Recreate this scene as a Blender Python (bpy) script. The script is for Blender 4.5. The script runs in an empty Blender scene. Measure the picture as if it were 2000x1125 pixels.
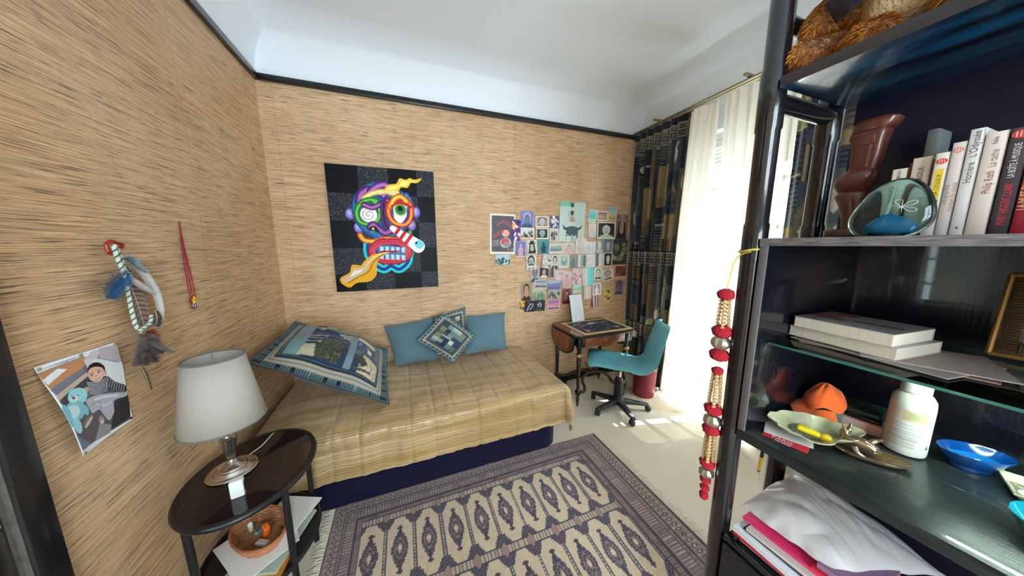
import bpy, bmesh, math, random
import numpy as np
from mathutils import Vector, Matrix, noise

random.seed(7)
rng = np.random.default_rng(7)
scene = bpy.context.scene
C = scene.collection
PI = math.pi

# ------------------------------------------------------------------ camera
W_PX, H_PX, F_PX = 2000.0, 1125.0, 551.65
YAW, PITCH, ROLL = math.radians(20.838), math.radians(8.75), math.radians(-0.3435)
CAM = Vector((0, 0, 1.55))
_fw = Vector((math.sin(YAW)*math.cos(PITCH), math.cos(YAW)*math.cos(PITCH), -math.sin(PITCH)))
_rt = Vector((math.cos(YAW), -math.sin(YAW), 0))
_up = _rt.cross(_fw)
_rt2 = _rt*math.cos(ROLL) + _up*math.sin(ROLL)
_up2 = -_rt*math.sin(ROLL) + _up*math.cos(ROLL)
cd = bpy.data.cameras.new('camera'); cam = bpy.data.objects.new('camera', cd); C.objects.link(cam)
cd.sensor_width = 36.0; cd.lens = 36.0*F_PX/W_PX; cd.clip_start = 0.02
cam.matrix_world = Matrix(((_rt2.x, _up2.x, -_fw.x, CAM.x), (_rt2.y, _up2.y, -_fw.y, CAM.y), (_rt2.z, _up2.z, -_fw.z, CAM.z), (0, 0, 0, 1)))
scene.camera = cam

def at(px, py, **k):
    """the point of the room seen at a pixel of the photograph, on a plane x=, y= or z="""
    d = _rt2*((px-1000)/F_PX) - _up2*((py-562.5)/F_PX) + _fw
    a, v = list(k.items())[0]; i = 'xyz'.index(a)
    return CAM + d*((v-CAM[i])/d[i])

# ------------------------------------------------------------------ room measures
XL, YB, XR, YF = -0.889, 2.64, 2.60, -1.60
ZMOULD, ZC = 2.715, 3.02

# ------------------------------------------------------------------ view and light
scene.view_settings.view_transform = 'Standard'
scene.view_settings.look = 'None'
scene.view_settings.gamma = 1.0
scene.view_settings.use_curve_mapping = False
scene.view_settings.exposure = -0.06
scene.cycles.max_bounces = 10
scene.cycles.diffuse_bounces = 6
scene.cycles.transmission_bounces = 8
scene.cycles.transparent_max_bounces = 12
scene.cycles.sample_clamp_indirect = 6.0
scene.cycles.caustics_reflective = False
scene.cycles.use_denoising = True

world = bpy.data.worlds.new('sky'); scene.world = world; world.use_nodes = True
nt = world.node_tree; bg = nt.nodes['Background']
bg.inputs[0].default_value = (0.80, 0.90, 1.0, 1); bg.inputs[1].default_value = 24.0

def lamp(name, typ, loc, rot, energy, **k):
    l = bpy.data.lights.new(name, typ); l.energy = energy
    o = bpy.data.objects.new(name, l); C.objects.link(o); o.location = loc; o.rotation_euler = rot
    for a, v in k.items():
        if a == 'portal': l.cycles.is_portal = True
        else: setattr(l, a, v)
    return o
# sun falls in steeply through the window behind the sheers
_sd = Vector((-0.53, 0.12, -0.83))
sun = lamp('sun', 'SUN', (6, 0, 8), _sd.to_track_quat('-Z', 'Y').to_euler(), 42.0, angle=0.009, color=(1, 0.97, 0.92))
# daylight portals in the desk window and in two unseen openings added for fill
WIN = (1.16, 2.04, 0.08, 2.52)      # y0, y1, z0, z1 of the window beside the desk
FILL_WIN2 = (-1.25, -0.30, 0.55, 2.45)   # unseen window added further along the same wall for fill daylight
FILL_WIN3 = (-0.50, 1.00, 0.55, 2.45)     # x0, x1, z0, z1 of an unseen opening added behind the camera for fill daylight
lamp('daylight_portal', 'AREA', (XR+0.13, (WIN[0]+WIN[1])/2, (WIN[2]+WIN[3])/2), (0, PI/2, 0), 1, shape='RECTANGLE', size=WIN[3]-WIN[2], size_y=WIN[1]-WIN[0], portal=1)
lamp('daylight_portal', 'AREA', (XR+0.13, (FILL_WIN2[0]+FILL_WIN2[1])/2, (FILL_WIN2[2]+FILL_WIN2[3])/2), (0, PI/2, 0), 1, shape='RECTANGLE', size=FILL_WIN2[3]-FILL_WIN2[2], size_y=FILL_WIN2[1]-FILL_WIN2[0], portal=1)
lamp('daylight_portal', 'AREA', ((FILL_WIN3[0]+FILL_WIN3[1])/2, YF-0.13, (FILL_WIN3[2]+FILL_WIN3[3])/2), (PI/2, 0, 0), 1, shape='RECTANGLE', size=FILL_WIN3[1]-FILL_WIN3[0], size_y=FILL_WIN3[3]-FILL_WIN3[2], portal=1)

# ------------------------------------------------------------------ colour and materials
def lin(c):
    """sRGB 0-255 triple or #hex to linear"""
    if isinstance(c, str):
        c = [int(c[i:i+2], 16) for i in (1, 3, 5)]
    return tuple((v/255/12.92) if v/255 <= 0.04045 else ((v/255+0.055)/1.055)**2.4 for v in c[:3])
MATS = {}
def mat(name, col=(200, 200, 200), rough=0.6, metal=0.0, spec=0.5, bump=None, vary=None, coat=0, sheen=0, trans=0, ior=1.45, emit=None, estr=1, vcol=False, grain=None):
    """procedural material: vary=(scale, amount) mottles the colour, grain=(scale vector, amount, other colour) streaks it, bump=(scale, strength[, vector])"""
    if name in MATS: return MATS[name]
    m = bpy.data.materials.new(name); m.use_nodes = True; MATS[name] = m
    n = m.node_tree; b = n.nodes['Principled BSDF']
    b.inputs['Base Color'].default_value = (*lin(col), 1); b.inputs['Roughness'].default_value = rough
    b.inputs['Metallic'].default_value = metal; b.inputs['Specular IOR Level'].default_value = spec
    b.inputs['Coat Weight'].default_value = coat; b.inputs['Sheen Weight'].default_value = sheen
    b.inputs['Transmission Weight'].default_value = trans; b.inputs['IOR'].default_value = ior
    if emit: b.inputs['Emission Color'].default_value = (*lin(emit), 1); b.inputs['Emission Strength'].default_value = estr
    tc = n.nodes.new('ShaderNodeTexCoord')
    src = None
    if vcol:
        a = n.nodes.new('ShaderNodeAttribute'); a.attribute_name = 'Col'; src = a.outputs['Color']
    def tex(scale, vec=None, detail=4):
        mp = n.nodes.new('ShaderNodeMapping'); n.links.new(tc.outputs['Object'], mp.inputs[0])
        if vec: mp.inputs['Scale'].default_value = vec
        t = n.nodes.new('ShaderNodeTexNoise'); t.inputs['Scale'].default_value = scale; t.inputs['Detail'].default_value = detail
        n.links.new(mp.outputs[0], t.inputs['Vector']); return t
    def mix(fac, a, bcol, amount):
        r = n.nodes.new('ShaderNodeMapRange'); r.inputs[1].default_value = 0.35; r.inputs[2].default_value = 0.68; r.inputs[4].default_value = amount
        n.links.new(fac, r.inputs[0])
        x = n.nodes.new('ShaderNodeMix'); x.data_type = 'RGBA'; n.links.new(r.outputs[0], x.inputs['Factor'])
        if hasattr(a, 'links'): n.links.new(a, x.inputs[6])
        else: x.inputs[6].default_value = (*a, 1)
        x.inputs[7].default_value = (*bcol, 1); return x.outputs[2]
    base = src if src else lin(col)
    if vary:
        base = mix(tex(vary[0]).outputs['Fac'], base, tuple(v*0.45 for v in lin(col)) if not src else (0.05, 0.05, 0.05), vary[1])
    if grain:
        base = mix(tex(1.0, grain[0]).outputs['Fac'], base, lin(grain[2]), grain[1])
    if hasattr(base, 'links'): n.links.new(base, b.inputs['Base Color'])
    if bump:
        t = tex(bump[0], bump[2] if len(bump) > 2 else None, 6)
        bp = n.nodes.new('ShaderNodeBump'); bp.inputs['Strength'].default_value = bump[1]; bp.inputs['Distance'].default_value = 0.01
        n.links.new(t.outputs['Fac'], bp.inputs['Height']); n.links.new(bp.outputs[0], b.inputs['Normal'])
    return m

# ------------------------------------------------------------------ geometry
class G:
    def __init__(s): s.v = []; s.f = []; s.c = None; s.uv = None
    def add(s, v, f):
        n = len(s.v); s.v += [tuple(p) for p in v]; s.f += [tuple(i+n for i in q) for q in f]; return s
    def merge(s, o): return s.add(o.v, o.f)
    def xf(s, M):
        s.v = [tuple(M @ Vector(p)) for p in s.v]; return s
    def box(s, x0, x1, y0, y1, z0, z1, r=0.0, seg=2, M=None):
        bm = bmesh.new(); bmesh.ops.create_cube(bm, size=1)
        for v in bm.verts:
            v.co = Vector(((x0+x1)/2 + v.co.x*(x1-x0), (y0+y1)/2 + v.co.y*(y1-y0), (z0+z1)/2 + v.co.z*(z1-z0)))
        if r > 0: bmesh.ops.bevel(bm, geom=bm.edges[:], offset=r, segments=seg, profile=0.5, affect='EDGES')
        bm.verts.index_update()
        v = [(M @ q.co) if M else q.co.copy() for q in bm.verts]; f = [[q.index for q in p.verts] for p in bm.faces]; bm.free()
        return s.add(v, f)
    def tube(s, pts, r, n=10, caps=True, closed=False, flat=1.0):
        pts = [Vector(p) for p in pts]; m = len(pts); rs = r if hasattr(r, '__len__') else [r]*m
        ref = None; rings = []
        for i, p in enumerate(pts):
            if closed: t = pts[(i+1) % m]-pts[i-1]
            else: t = pts[min(i+1, m-1)]-pts[max(i-1, 0)]
            if t.length < 1e-9: t = Vector((0, 0, 1))
            t.normalize()
            if ref is None:
                ref = Vector((0, 0, 1)) if abs(t.z) < 0.9 else Vector((1, 0, 0))
            a = t.cross(ref)
            if a.length < 1e-6: a = t.orthogonal()
            a.normalize(); b = t.cross(a).normalized(); ref = -b if ref.dot(-b) > 0 else b
            rings.append([p + a*(rs[i]*math.cos(2*PI*k/n)) + b*(rs[i]*flat*math.sin(2*PI*k/n)) for k in range(n)])
        v = [q for g in rings for q in g]; f = []
        for i in range(m if closed else m-1):
            j = (i+1) % m
            for k in range(n):
                f.append((i*n+k, i*n+(k+1) % n, j*n+(k+1) % n, j*n+k))
        if caps and not closed:
            f.append(tuple(range(n))[::-1]); f.append(tuple((m-1)*n+k for k in range(n)))
        return s.add(v, f)
    def lathe(s, prof, n=24, c=(0, 0, 0), sx=1.0, sy=1.0, caps=True, M=None, wob=None):
        """prof: (radius, height) from bottom to top"""
        v = []; f = []; m = len(prof)
        for r, z in prof:
            for k in range(n):
                a = 2*PI*k/n; q = r*(1 + (wob(a, z) if wob else 0))
                p = Vector((c[0]+q*sx*math.cos(a), c[1]+q*sy*math.sin(a), c[2]+z)); v.append(M @ p if M else p)
        for i in range(m-1):
            for k in range(n): f.append((i*n+k, i*n+(k+1) % n, (i+1)*n+(k+1) % n, (i+1)*n+k))
        if caps:
            f.append(tuple(range(n))[::-1]); f.append(tuple((m-1)*n+k for k in range(n)))
        return s.add(v, f)
    def ball(s, c, r, n=14, M=None, sc=(1, 1, 1), dis=None):
        v = []; f = []; m = n//2
        c = Vector(c)
        for i in range(m+1):
            th = PI*i/m
            for k in range(n):
                d = Vector((math.sin(th)*math.cos(2*PI*k/n), math.sin(th)*math.sin(2*PI*k/n), math.cos(th)))
                p = Vector((d.x*sc[0], d.y*sc[1], d.z*sc[2]))*r
                if dis: p *= 1+dis(d)
                if M: p = M @ p
                v.append(c+p)
        for i in range(m):
            for k in range(n): f.append((i*n+k, (i+1)*n+k, (i+1)*n+(k+1) % n, i*n+(k+1) % n))
        return s.add(v, f)
    def grid(s, fn, nu, nv, cols=None, uv=True):
        """fn(u, v) for u, v in 0..1"""
        n0 = len(s.v); v = [fn(i/nu, j/nv) for j in range(nv+1) for i in range(nu+1)]
        f = [(j*(nu+1)+i, j*(nu+1)+i+1, (j+1)*(nu+1)+i+1, (j+1)*(nu+1)+i) for j in range(nv) for i in range(nu)]
        s.add(v, f)
        if cols is not None:
            u = np.tile(np.arange(nu+1)/nu, nv+1); w = np.repeat(np.arange(nv+1)/nv, nu+1); s.c = cols(u, w)
        return s
    def prism(s, pts, z0, z1, M=None):
        n = len(pts); v = [Vector((p[0], p[1], z)) for z in (z0, z1) for p in pts]
        if M: v = [M @ q for q in v]
        f = [tuple(range(n))[::-1], tuple(range(n, 2*n))] + [(k, (k+1) % n, n+(k+1) % n, n+k) for k in range(n)]
        return s.add(v, f)

ROOTS = {}
def _root(o):
    while o.parent: o = o.parent
    return o
def obj(name, g, m, parent=None, smooth=True, world=True, solid=0, sub=0, angle=40, offset=0.0):
    """links one mesh object; a part's coordinates are given in the room unless world=False"""
    v = g.v
    if parent is not None and world:
        I = ROOTS[_root(parent).name]
        v = [tuple(I @ Vector(p)) for p in v]
    me = bpy.data.meshes.new(name); me.from_pydata([tuple(p) for p in v], [], g.f)
    me.materials.append(m)
    if g.c is not None:
        a = me.color_attributes.new('Col', 'FLOAT_COLOR', 'POINT')
        c = np.ones((len(v), 4), np.float32); c[:len(g.c), :3] = g.c
        if len(g.c) < len(v): c[len(g.c):, :3] = g.c.mean(0)
        a.data.foreach_set('color', c.ravel())
    me.validate(); me.update()
    if smooth:
        me.polygons.foreach_set('use_smooth', [True]*len(me.polygons))
        me.set_sharp_from_angle(angle=math.radians(angle))
    o = bpy.data.objects.new(name, me); C.objects.link(o); o.parent = parent
    if parent is None: ROOTS[o.name] = Matrix.Identity(4)
    if solid:
        d = o.modifiers.new('thickness', 'SOLIDIFY'); d.thickness = solid; d.offset = offset
    if sub:
        d = o.modifiers.new('smooth', 'SUBSURF'); d.levels = sub; d.render_levels = sub
    return o
def thing(name, label, cat, loc=(0, 0, 0), rz=0, group=None):
    o = bpy.data.objects.new(name, None); C.objects.link(o); o.empty_display_size = 0.05
    o.location = loc; o.rotation_euler = (0, 0, rz); o['label'] = label; o['category'] = cat
    if group: o['group'] = group
    ROOTS[o.name] = (Matrix.Translation(loc) @ Matrix.Rotation(rz, 4, 'Z')).inverted()
    return o
def tag(o, label, cat, group=None):
    o['label'] = label; o['category'] = cat
    if group: o['group'] = group
    return o
def struct(name, g, m, parent=None, **k):
    o = obj(name, g, m, parent, **k)
    if parent is None: o['kind'] = 'structure'
    return o
def text(name, s, size, M, m, parent, align='CENTER', depth=0.0, shear=0, sx=1.0, lab=None, bold=0.0):
    """lettering as a mesh; M puts its x along the line of text and its z out of the surface"""
    cu = bpy.data.curves.new('lettering', 'FONT'); cu.body = s; cu.size = size; cu.align_x = align; cu.align_y = 'CENTER'; cu.extrude = depth; cu.shear = shear; cu.offset = bold; cu.resolution_u = 3
    t = bpy.data.objects.new('lettering', cu); C.objects.link(t)
    dg = bpy.context.evaluated_depsgraph_get(); me = bpy.data.meshes.new_from_object(t.evaluated_get(dg))
    g = G(); g.add([M @ Vector((v.co.x*sx, v.co.y, v.co.z)) for v in me.vertices], [tuple(p.vertices) for p in me.polygons])
    bpy.data.objects.remove(t); bpy.data.curves.remove(cu); bpy.data.meshes.remove(me)
    o = obj(name, g, m, parent, smooth=False)
    if lab: o['label'] = lab
    return o
def frame_M(o, x, y):
    """matrix with origin o, x and y axes along the given directions"""
    x = Vector(x).normalized(); y = Vector(y); y = (y-x*y.dot(x)).normalized(); z = x.cross(y)
    return Matrix(((x.x, y.x, z.x, o[0]), (x.y, y.y, z.y, o[1]), (x.z, y.z, z.z, o[2]), (0, 0, 0, 1)))
def nz(x, y=0.0, z=0.0): return noise.noise(Vector((x, y, z)))

# ------------------------------------------------------------------ printed pictures: a small painter whose result colours a mesh
class Paint:
    def __init__(s, w, h, bgc):
        s.w, s.h = w, h; s.a = np.empty((h, w, 3), np.float32); s.a[:] = lin(bgc)
        s.X, s.Y = np.meshgrid((np.arange(w)+0.5)/w, (np.arange(h)+0.5)/h); s.asp = h/w
    def put(s, m, c, al=1.0):
        m = np.clip(m, 0, 1)[..., None]*al; s.a = s.a*(1-m)+np.array(lin(c), np.float32)*m; return s
    def rect(s, x0, y0, x1, y1, c, al=1): return s.put(((s.X >= x0) & (s.X <= x1) & (s.Y >= y0) & (s.Y <= y1)).astype(float), c, al)
    def ell(s, x, y, rx, ry, c, al=1, rot=0, soft=0.0):
        dx, dy = s.X-x, (s.Y-y)*s.asp; ca, sa = math.cos(rot), math.sin(rot)
        d = np.sqrt(((dx*ca+dy*sa)/rx)**2+((-dx*sa+dy*ca)/(ry*s.asp))**2)
        return s.put((1-d)/soft+0.5 if soft else (d < 1).astype(float), c, al)
    def poly(s, pts, c, al=1):
        m = np.zeros((s.h, s.w), bool); n = len(pts)
        for i in range(n):
            (x0, y0), (x1, y1) = pts[i], pts[(i+1) % n]
            if y0 == y1: continue
            m ^= ((s.Y >= min(y0, y1)) & (s.Y < max(y0, y1)) & (s.X < (s.Y-y0)/(y1-y0)*(x1-x0)+x0))
        return s.put(m.astype(float), c, al)
    def dist(s, pts):
        d = np.full((s.h, s.w), 9.0); T = np.zeros((s.h, s.w)); n = len(pts)-1
        for i in range(n):
            (x0, y0), (x1, y1) = pts[i], pts[i+1]; y0 = y0*s.asp; y1 = y1*s.asp
            vx, vy = x1-x0, y1-y0; L = max(vx*vx+vy*vy, 1e-12)
            t = np.clip(((s.X-x0)*vx+(s.Y*s.asp-y0)*vy)/L, 0, 1)
            e = np.hypot(s.X-x0-t*vx, s.Y*s.asp-y0-t*vy); b = e < d; d[b] = e[b]; T[b] = ((i+t)/n)[b]
        return d, T
    def line(s, pts, w, c, al=1, w1=None):
        d, T = s.dist(pts); ww = w if w1 is None else w+(w1-w)*T
        return s.put((d < ww/2).astype(float), c, al)
    def roll(s, pts, w, cols, w1=None):
        """a rounded band: colours from its rim to its spine"""
        d, T = s.dist(pts); ww = w if w1 is None else w+(w1-w)*T; q = d/(ww/2)
        for i, c in enumerate(cols): s.put((q < 1-i/len(cols)).astype(float), c)
        return s
    def noise(s, amt, seed=0, cx=1, cy=1):
        r = np.random.default_rng(seed); q = r.random((max(2, s.h//cy), max(2, s.w//cx)))
        q = q[(np.arange(s.h)*q.shape[0]//s.h)][:, (np.arange(s.w)*q.shape[1]//s.w)]
        s.a = np.clip(s.a*(1+amt*(q[..., None]-0.5)*2), 0, 1); return s
    def grad(s, c0, c1, y0=0.0, y1=1.0, x=False):
        t = np.clip(((s.X if x else s.Y)-y0)/(y1-y0), 0, 1)[..., None]; m = ((s.X if x else s.Y) >= y0) & ((s.X if x else s.Y) <= y1)
        s.a[m] = (np.array(lin(c0))*(1-t)+np.array(lin(c1))*t)[m]; return s
    def cols(s, u, v):
        return s.a[np.clip((v*s.h).astype(int), 0, s.h-1), np.clip((u*s.w).astype(int), 0, s.w-1)]
def printed(name, rough=0.55, coat=0.0, spec=0.4, bump=None): return mat(name, rough=rough, coat=coat, spec=spec, vcol=True, bump=bump)
def spline(pts, n=8):
    """points on a smooth curve through pts"""
    P = [np.array(p, float) for p in pts]; out = []
    for i in range(len(P)-1):
        a, b, c, d = P[max(i-1, 0)], P[i], P[i+1], P[min(i+2, len(P)-1)]
        for k in range(n):
            t = k/n; out.append(tuple(0.5*((2*b)+(c-a)*t+(2*a-5*b+4*c-d)*t*t+(3*b-a-3*c+d)*t**3)))
    return out+[tuple(P[-1])]
# ================================================================== SETTING
def grasscloth():
    m = bpy.data.materials.new('grasscloth wallpaper'); m.use_nodes = True; n = m.node_tree; b = n.nodes['Principled BSDF']; L = n.links.new
    tc = n.nodes.new('ShaderNodeTexCoord'); sp = n.nodes.new('ShaderNodeSeparateXYZ'); L(tc.outputs['Object'], sp.inputs[0])
    ad = n.nodes.new('ShaderNodeMath'); ad.operation = 'ADD'; L(sp.outputs[0], ad.inputs[0]); L(sp.outputs[1], ad.inputs[1])
    cb = n.nodes.new('ShaderNodeCombineXYZ'); L(ad.outputs[0], cb.inputs[0]); L(sp.outputs[2], cb.inputs[1])
    def nz_(h, v, d=2, off=0):
        mp = n.nodes.new('ShaderNodeMapping'); mp.inputs['Scale'].default_value = (h, v, 1); mp.inputs['Location'].default_value = (off, off*1.7, off); L(cb.outputs[0], mp.inputs[0])
        t = n.nodes.new('ShaderNodeTexNoise'); t.inputs['Scale'].default_value = 1; t.inputs['Detail'].default_value = d; L(mp.outputs[0], t.inputs['Vector']); return t.outputs['Fac']
    def rng_(s, a, bb, c=0, d=1):
        r = n.nodes.new('ShaderNodeMapRange'); L(s, r.inputs[0])
        for i, v in enumerate((a, bb, c, d)): r.inputs[i+1].default_value = v
        return r.outputs[0]
    def mix_(f, a, c):
        x = n.nodes.new('ShaderNodeMix'); x.data_type = 'RGBA'; L(f, x.inputs['Factor'])
        for s, i in ((a, 6), (c, 7)):
            if hasattr(s, 'links'): L(s, x.inputs[i])
            else: x.inputs[i].default_value = (*lin(s), 1)
        return x.outputs[2]
    fine = nz_(4.5, 420, 2); fleck = nz_(8.5, 290, 2, 3.1); lines = nz_(3.4, 420, 1, 9.4); band = nz_(2.2, 38, 3, 7.7); weave = nz_(60, 60, 2, 1.3); broad = nz_(1.1, 1.1, 2, 5)
    c = mix_(rng_(fine, 0.39, 0.60), (168, 130, 92), (224, 187, 144))
    c = mix_(rng_(band, 0.50, 0.74, 0, 0.38), c, (196, 146, 96))
    c = mix_(rng_(broad, 0.45, 0.65, 0, 0.30), c, (232, 204, 170))
    c = mix_(rng_(weave, 0.56, 0.72, 0, 0.35), c, (170, 140, 110))
    c = mix_(rng_(lines, 0.60, 0.66, 0, 0.6), c, (86, 76, 80))
    c = mix_(rng_(fleck, 0.60, 0.665, 0, 0.85), c, (62, 56, 66))
    # paper seams every 0.92 m
    fr = n.nodes.new('ShaderNodeMath'); fr.operation = 'PINGPONG'; fr.inputs[1].default_value = 0.46; L(ad.outputs[0], fr.inputs[0])
    c = mix_(rng_(fr.outputs[0], 0.0, 0.0035, 0.35, 0), c, (110, 78, 48))
    L(c, b.inputs['Base Color']); b.inputs['Roughness'].default_value = 0.5; b.inputs['Specular IOR Level'].default_value = 0.35
    bp = n.nodes.new('ShaderNodeBump'); bp.inputs['Strength'].default_value = 0.35; bp.inputs['Distance'].default_value = 0.004
    L(fine, bp.inputs['Height']); L(bp.outputs[0], b.inputs['Normal'])
    return m
M_wall = grasscloth()
M_plaster = mat('white plaster', (228, 234, 240), 0.8, bump=(6, 0.03))
M_black = mat('black lacquered wood', (16, 17, 22), 0.32, coat=0.2, vary=(14, 0.3))
M_carpet = mat('cream carpet', (240, 227, 205), 0.95, spec=0.1, vary=(260, 0.25), bump=(420, 0.5), sheen=0.3)
M_white = mat('white gloss paint', (236, 236, 232), 0.35, vary=(9, 0.04))
M_render = mat('pale stone', (205, 200, 190), 0.85, vary=(5, 0.1), bump=(30, 0.2))

struct('floor', G().box(XL-0.12, XR+0.12, YF-0.12, YB+0.12, -0.12, 0), M_carpet)
struct('wall_left', G().box(XL-0.12, XL, YF, YB, 0, ZC+0.1), M_wall)
struct('wall_back', G().box(XL-0.12, XR+0.12, YB, YB+0.12, 0, ZC+0.1), M_wall)
g = G(); y0, y1, z0, z1 = WIN; a0, a1, b0, b1 = FILL_WIN2; zt = ZC+0.1
for (ya, yb, za, zb) in ((YF, a0, 0, zt), (a0, a1, 0, b0), (a0, a1, b1, zt), (a1, y0, 0, zt), (y0, y1, 0, z0), (y0, y1, z1, zt), (y1, YB, 0, zt)):
    g.box(XR, XR+0.26, ya, yb, za, zb)
struct('wall_right', g, M_plaster)
g = G(); c0, c1, d0, d1 = FILL_WIN3
for (xa, xb, za, zb) in ((XL-0.12, c0, 0, zt), (c0, c1, 0, d0), (c0, c1, d1, zt), (c1, XR+0.12, 0, zt)):
    g.box(xa, xb, YF-0.2, YF, za, zb)
struct('wall_front', g, M_wall)
# ceiling with its rounded cove down to the moulding
g = G(); rings = [(0.0, ZMOULD)]
R_c = 0.30
for k in range(0, 13):
    t = k/12*PI/2; rings.append((0.012+R_c*(1-math.cos(t)), ZMOULD+0.02+R_c*0.97*math.sin(t)))
v = []; f = []
for d, z in rings: v += [(XL+d, YF+d, z), (XR-d, YF+d, z), (XR-d, YB-d, z), (XL+d, YB-d, z)]
for i in range(len(rings)-1):
    for k in range(4): f.append((i*4+k, (i+1)*4+k, (i+1)*4+(k+1) % 4, i*4+(k+1) % 4))
f.append(tuple((len(rings)-1)*4+k for k in range(4)))
g.add(v, f)
struct('ceiling', g, M_plaster, angle=50)
struct('wall_upper_roof', G().box(XL-0.12, XR+0.26, YF-0.2, YB+0.12, ZC+0.1, ZC+0.2), M_plaster).name = 'ceiling_slab'
# black mouldings and baseboards
def mould(name, x0, x1, y0, y1):
    g = G().box(x0, x1, y0, y1, ZMOULD-0.03, ZMOULD+0.012, 0.006)
    return struct(name, g, M_black)
mould('trim_back', XL, XR, YB-0.028, YB); mould('trim_left', XL, XL+0.028, YF, YB-0.028)
struct('baseboard_back', G().box(XL, XR, YB-0.016, YB, 0, 0.088, 0.004), M_black)
struct('baseboard_left', G().box(XL, XL+0.016, 1.06, YB-0.016, 0, 0.088, 0.004), M_black)
struct('baseboard_right', G().box(XR-0.016, XR, y1+0.05, YB-0.016, 0, 0.088, 0.004), M_black)

# ---- french window beside the desk: frame, leaves, bars, glass
M_glass = bpy.data.materials.new('window glass'); M_glass.use_nodes = True
_n = M_glass.node_tree; _n.nodes.remove(_n.nodes['Principled BSDF'])
_t = _n.nodes.new('ShaderNodeBsdfTransparent'); _t.inputs[0].default_value = (0.94, 0.97, 0.97, 1); _g = _n.nodes.new('ShaderNodeBsdfGlossy'); _g.inputs['Roughness'].default_value = 0.02
_m = _n.nodes.new('ShaderNodeMixShader'); _m.inputs[0].default_value = 0.05
_n.links.new(_t.outputs[0], _m.inputs[1]); _n.links.new(_g.outputs[0], _m.inputs[2]); _n.links.new(_m.outputs[0], _n.nodes['Material Output'].inputs[0])
def window(name, x, ya, yb, za, zb, bars, axis='x'):
    """frame, two leaves with bars and panes in the opening"""
    T = (lambda p: p) if axis == 'x' else (lambda p: (p[1], p[0], p[2]))
    def put(nm, g, m, par):
        if axis != 'x': g.v = [T(p) for p in g.v]; g.f = [q[::-1] for q in g.f]
        return struct(nm, g, m, par)
    g = G()
    for (p, q, r, s) in ((ya, ya+0.05, za, zb), (yb-0.05, yb, za, zb), (ya+0.05, yb-0.05, za, za+0.05), (ya+0.05, yb-0.05, zb-0.05, zb)):
        g.box(x-0.03, x+0.03, p, q, r, s)
    fr = put(name, g, M_white, None)
    mid = (ya+yb)/2
    for (p, q) in ((ya+0.052, mid-0.003), (mid+0.003, yb-0.052)):
        g = G(); A, B = za+0.052, zb-0.052
        for (s, t, u, w) in ((p, p+0.045, A, B), (q-0.045, q, A, B), (p+0.045, q-0.045, A, A+0.07), (p+0.045, q-0.045, B-0.06, B)): g.box(x-0.022, x+0.022, s, t, u, w)
        for k in range(1, bars): z = A+0.07+(B-A-0.13)*k/bars; g.box(x-0.018, x+0.018, p+0.045, q-0.045, z-0.016, z+0.016)
        leaf = put('window_leaf', g, M_white, fr)
        put('pane', G().box(x-0.003, x+0.003, p+0.045, q-0.045, A+0.07, B-0.06), M_glass, leaf)
    return fr
window('window_1', XR+0.13, *WIN, 6)
window('fill_window_2', XR+0.13, *FILL_WIN2, 3)  # added out of view to bring in fill daylight
window('fill_window_3', YF-0.1, *FILL_WIN3, 3, axis='y')  # added behind the camera, lets extra daylight in
# louvred shutter box above the window, and an unseen balcony outside, its overhang added to cut the high sun
g = G()
for k in range(9):
    z = 2.18+k*0.036; g.box(XR+0.20, XR+0.235, WIN[0], WIN[1], z, z+0.026, M=None)
o = struct('trim_shutter', g, M_white); o.name = 'trim_1'
struct('added_overhang', G().box(XR+0.27, XR+0.70, FILL_WIN2[0]-0.4, WIN[1]+1.2, 2.62, 2.74), M_render)
struct('trim_3', G().box(XR+0.27, XR+1.30, FILL_WIN2[0]-0.4, WIN[1]+1.2, -0.2, -0.04), M_render)

# ---- mirror in a wide black frame on the left wall, near the camera
M_mirror = mat('mirror glass', (200, 205, 200), 0.02, metal=1.0)
t = thing('wall_mirror', 'tall mirror in wide black frame at the left edge, reflecting the bed', 'mirror', (XL, 0.5, 0))
g = G(); my0, my1, mz1 = -0.15, 0.994, 2.1
for (p, q, r, s) in ((my1-0.062, my1, 0, mz1), (my0, my0+0.062, 0, mz1), (my0+0.062, my1-0.062, mz1-0.062, mz1), (my0+0.062, my1-0.062, 0, 0.062)):
    g.box(XL, XL+0.03, p, q, r, s, 0.004)
obj('frame', g, M_black, t)
obj('worn_edge', G().box(XL+0.01, XL+0.022, my1-0.0645, my1-0.061, 0.06, mz1-0.06, 0.001), mat('chipped silvering', (92, 86, 78), 0.6, vary=(60, 0.8)), t)['label'] = 'chipped greyish edge of the mirror glass'
obj('mirror_glass', G().box(XL+0.001, XL+0.012, my0+0.06, my1-0.06, 0.06, mz1-0.06), M_mirror, t)

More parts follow.
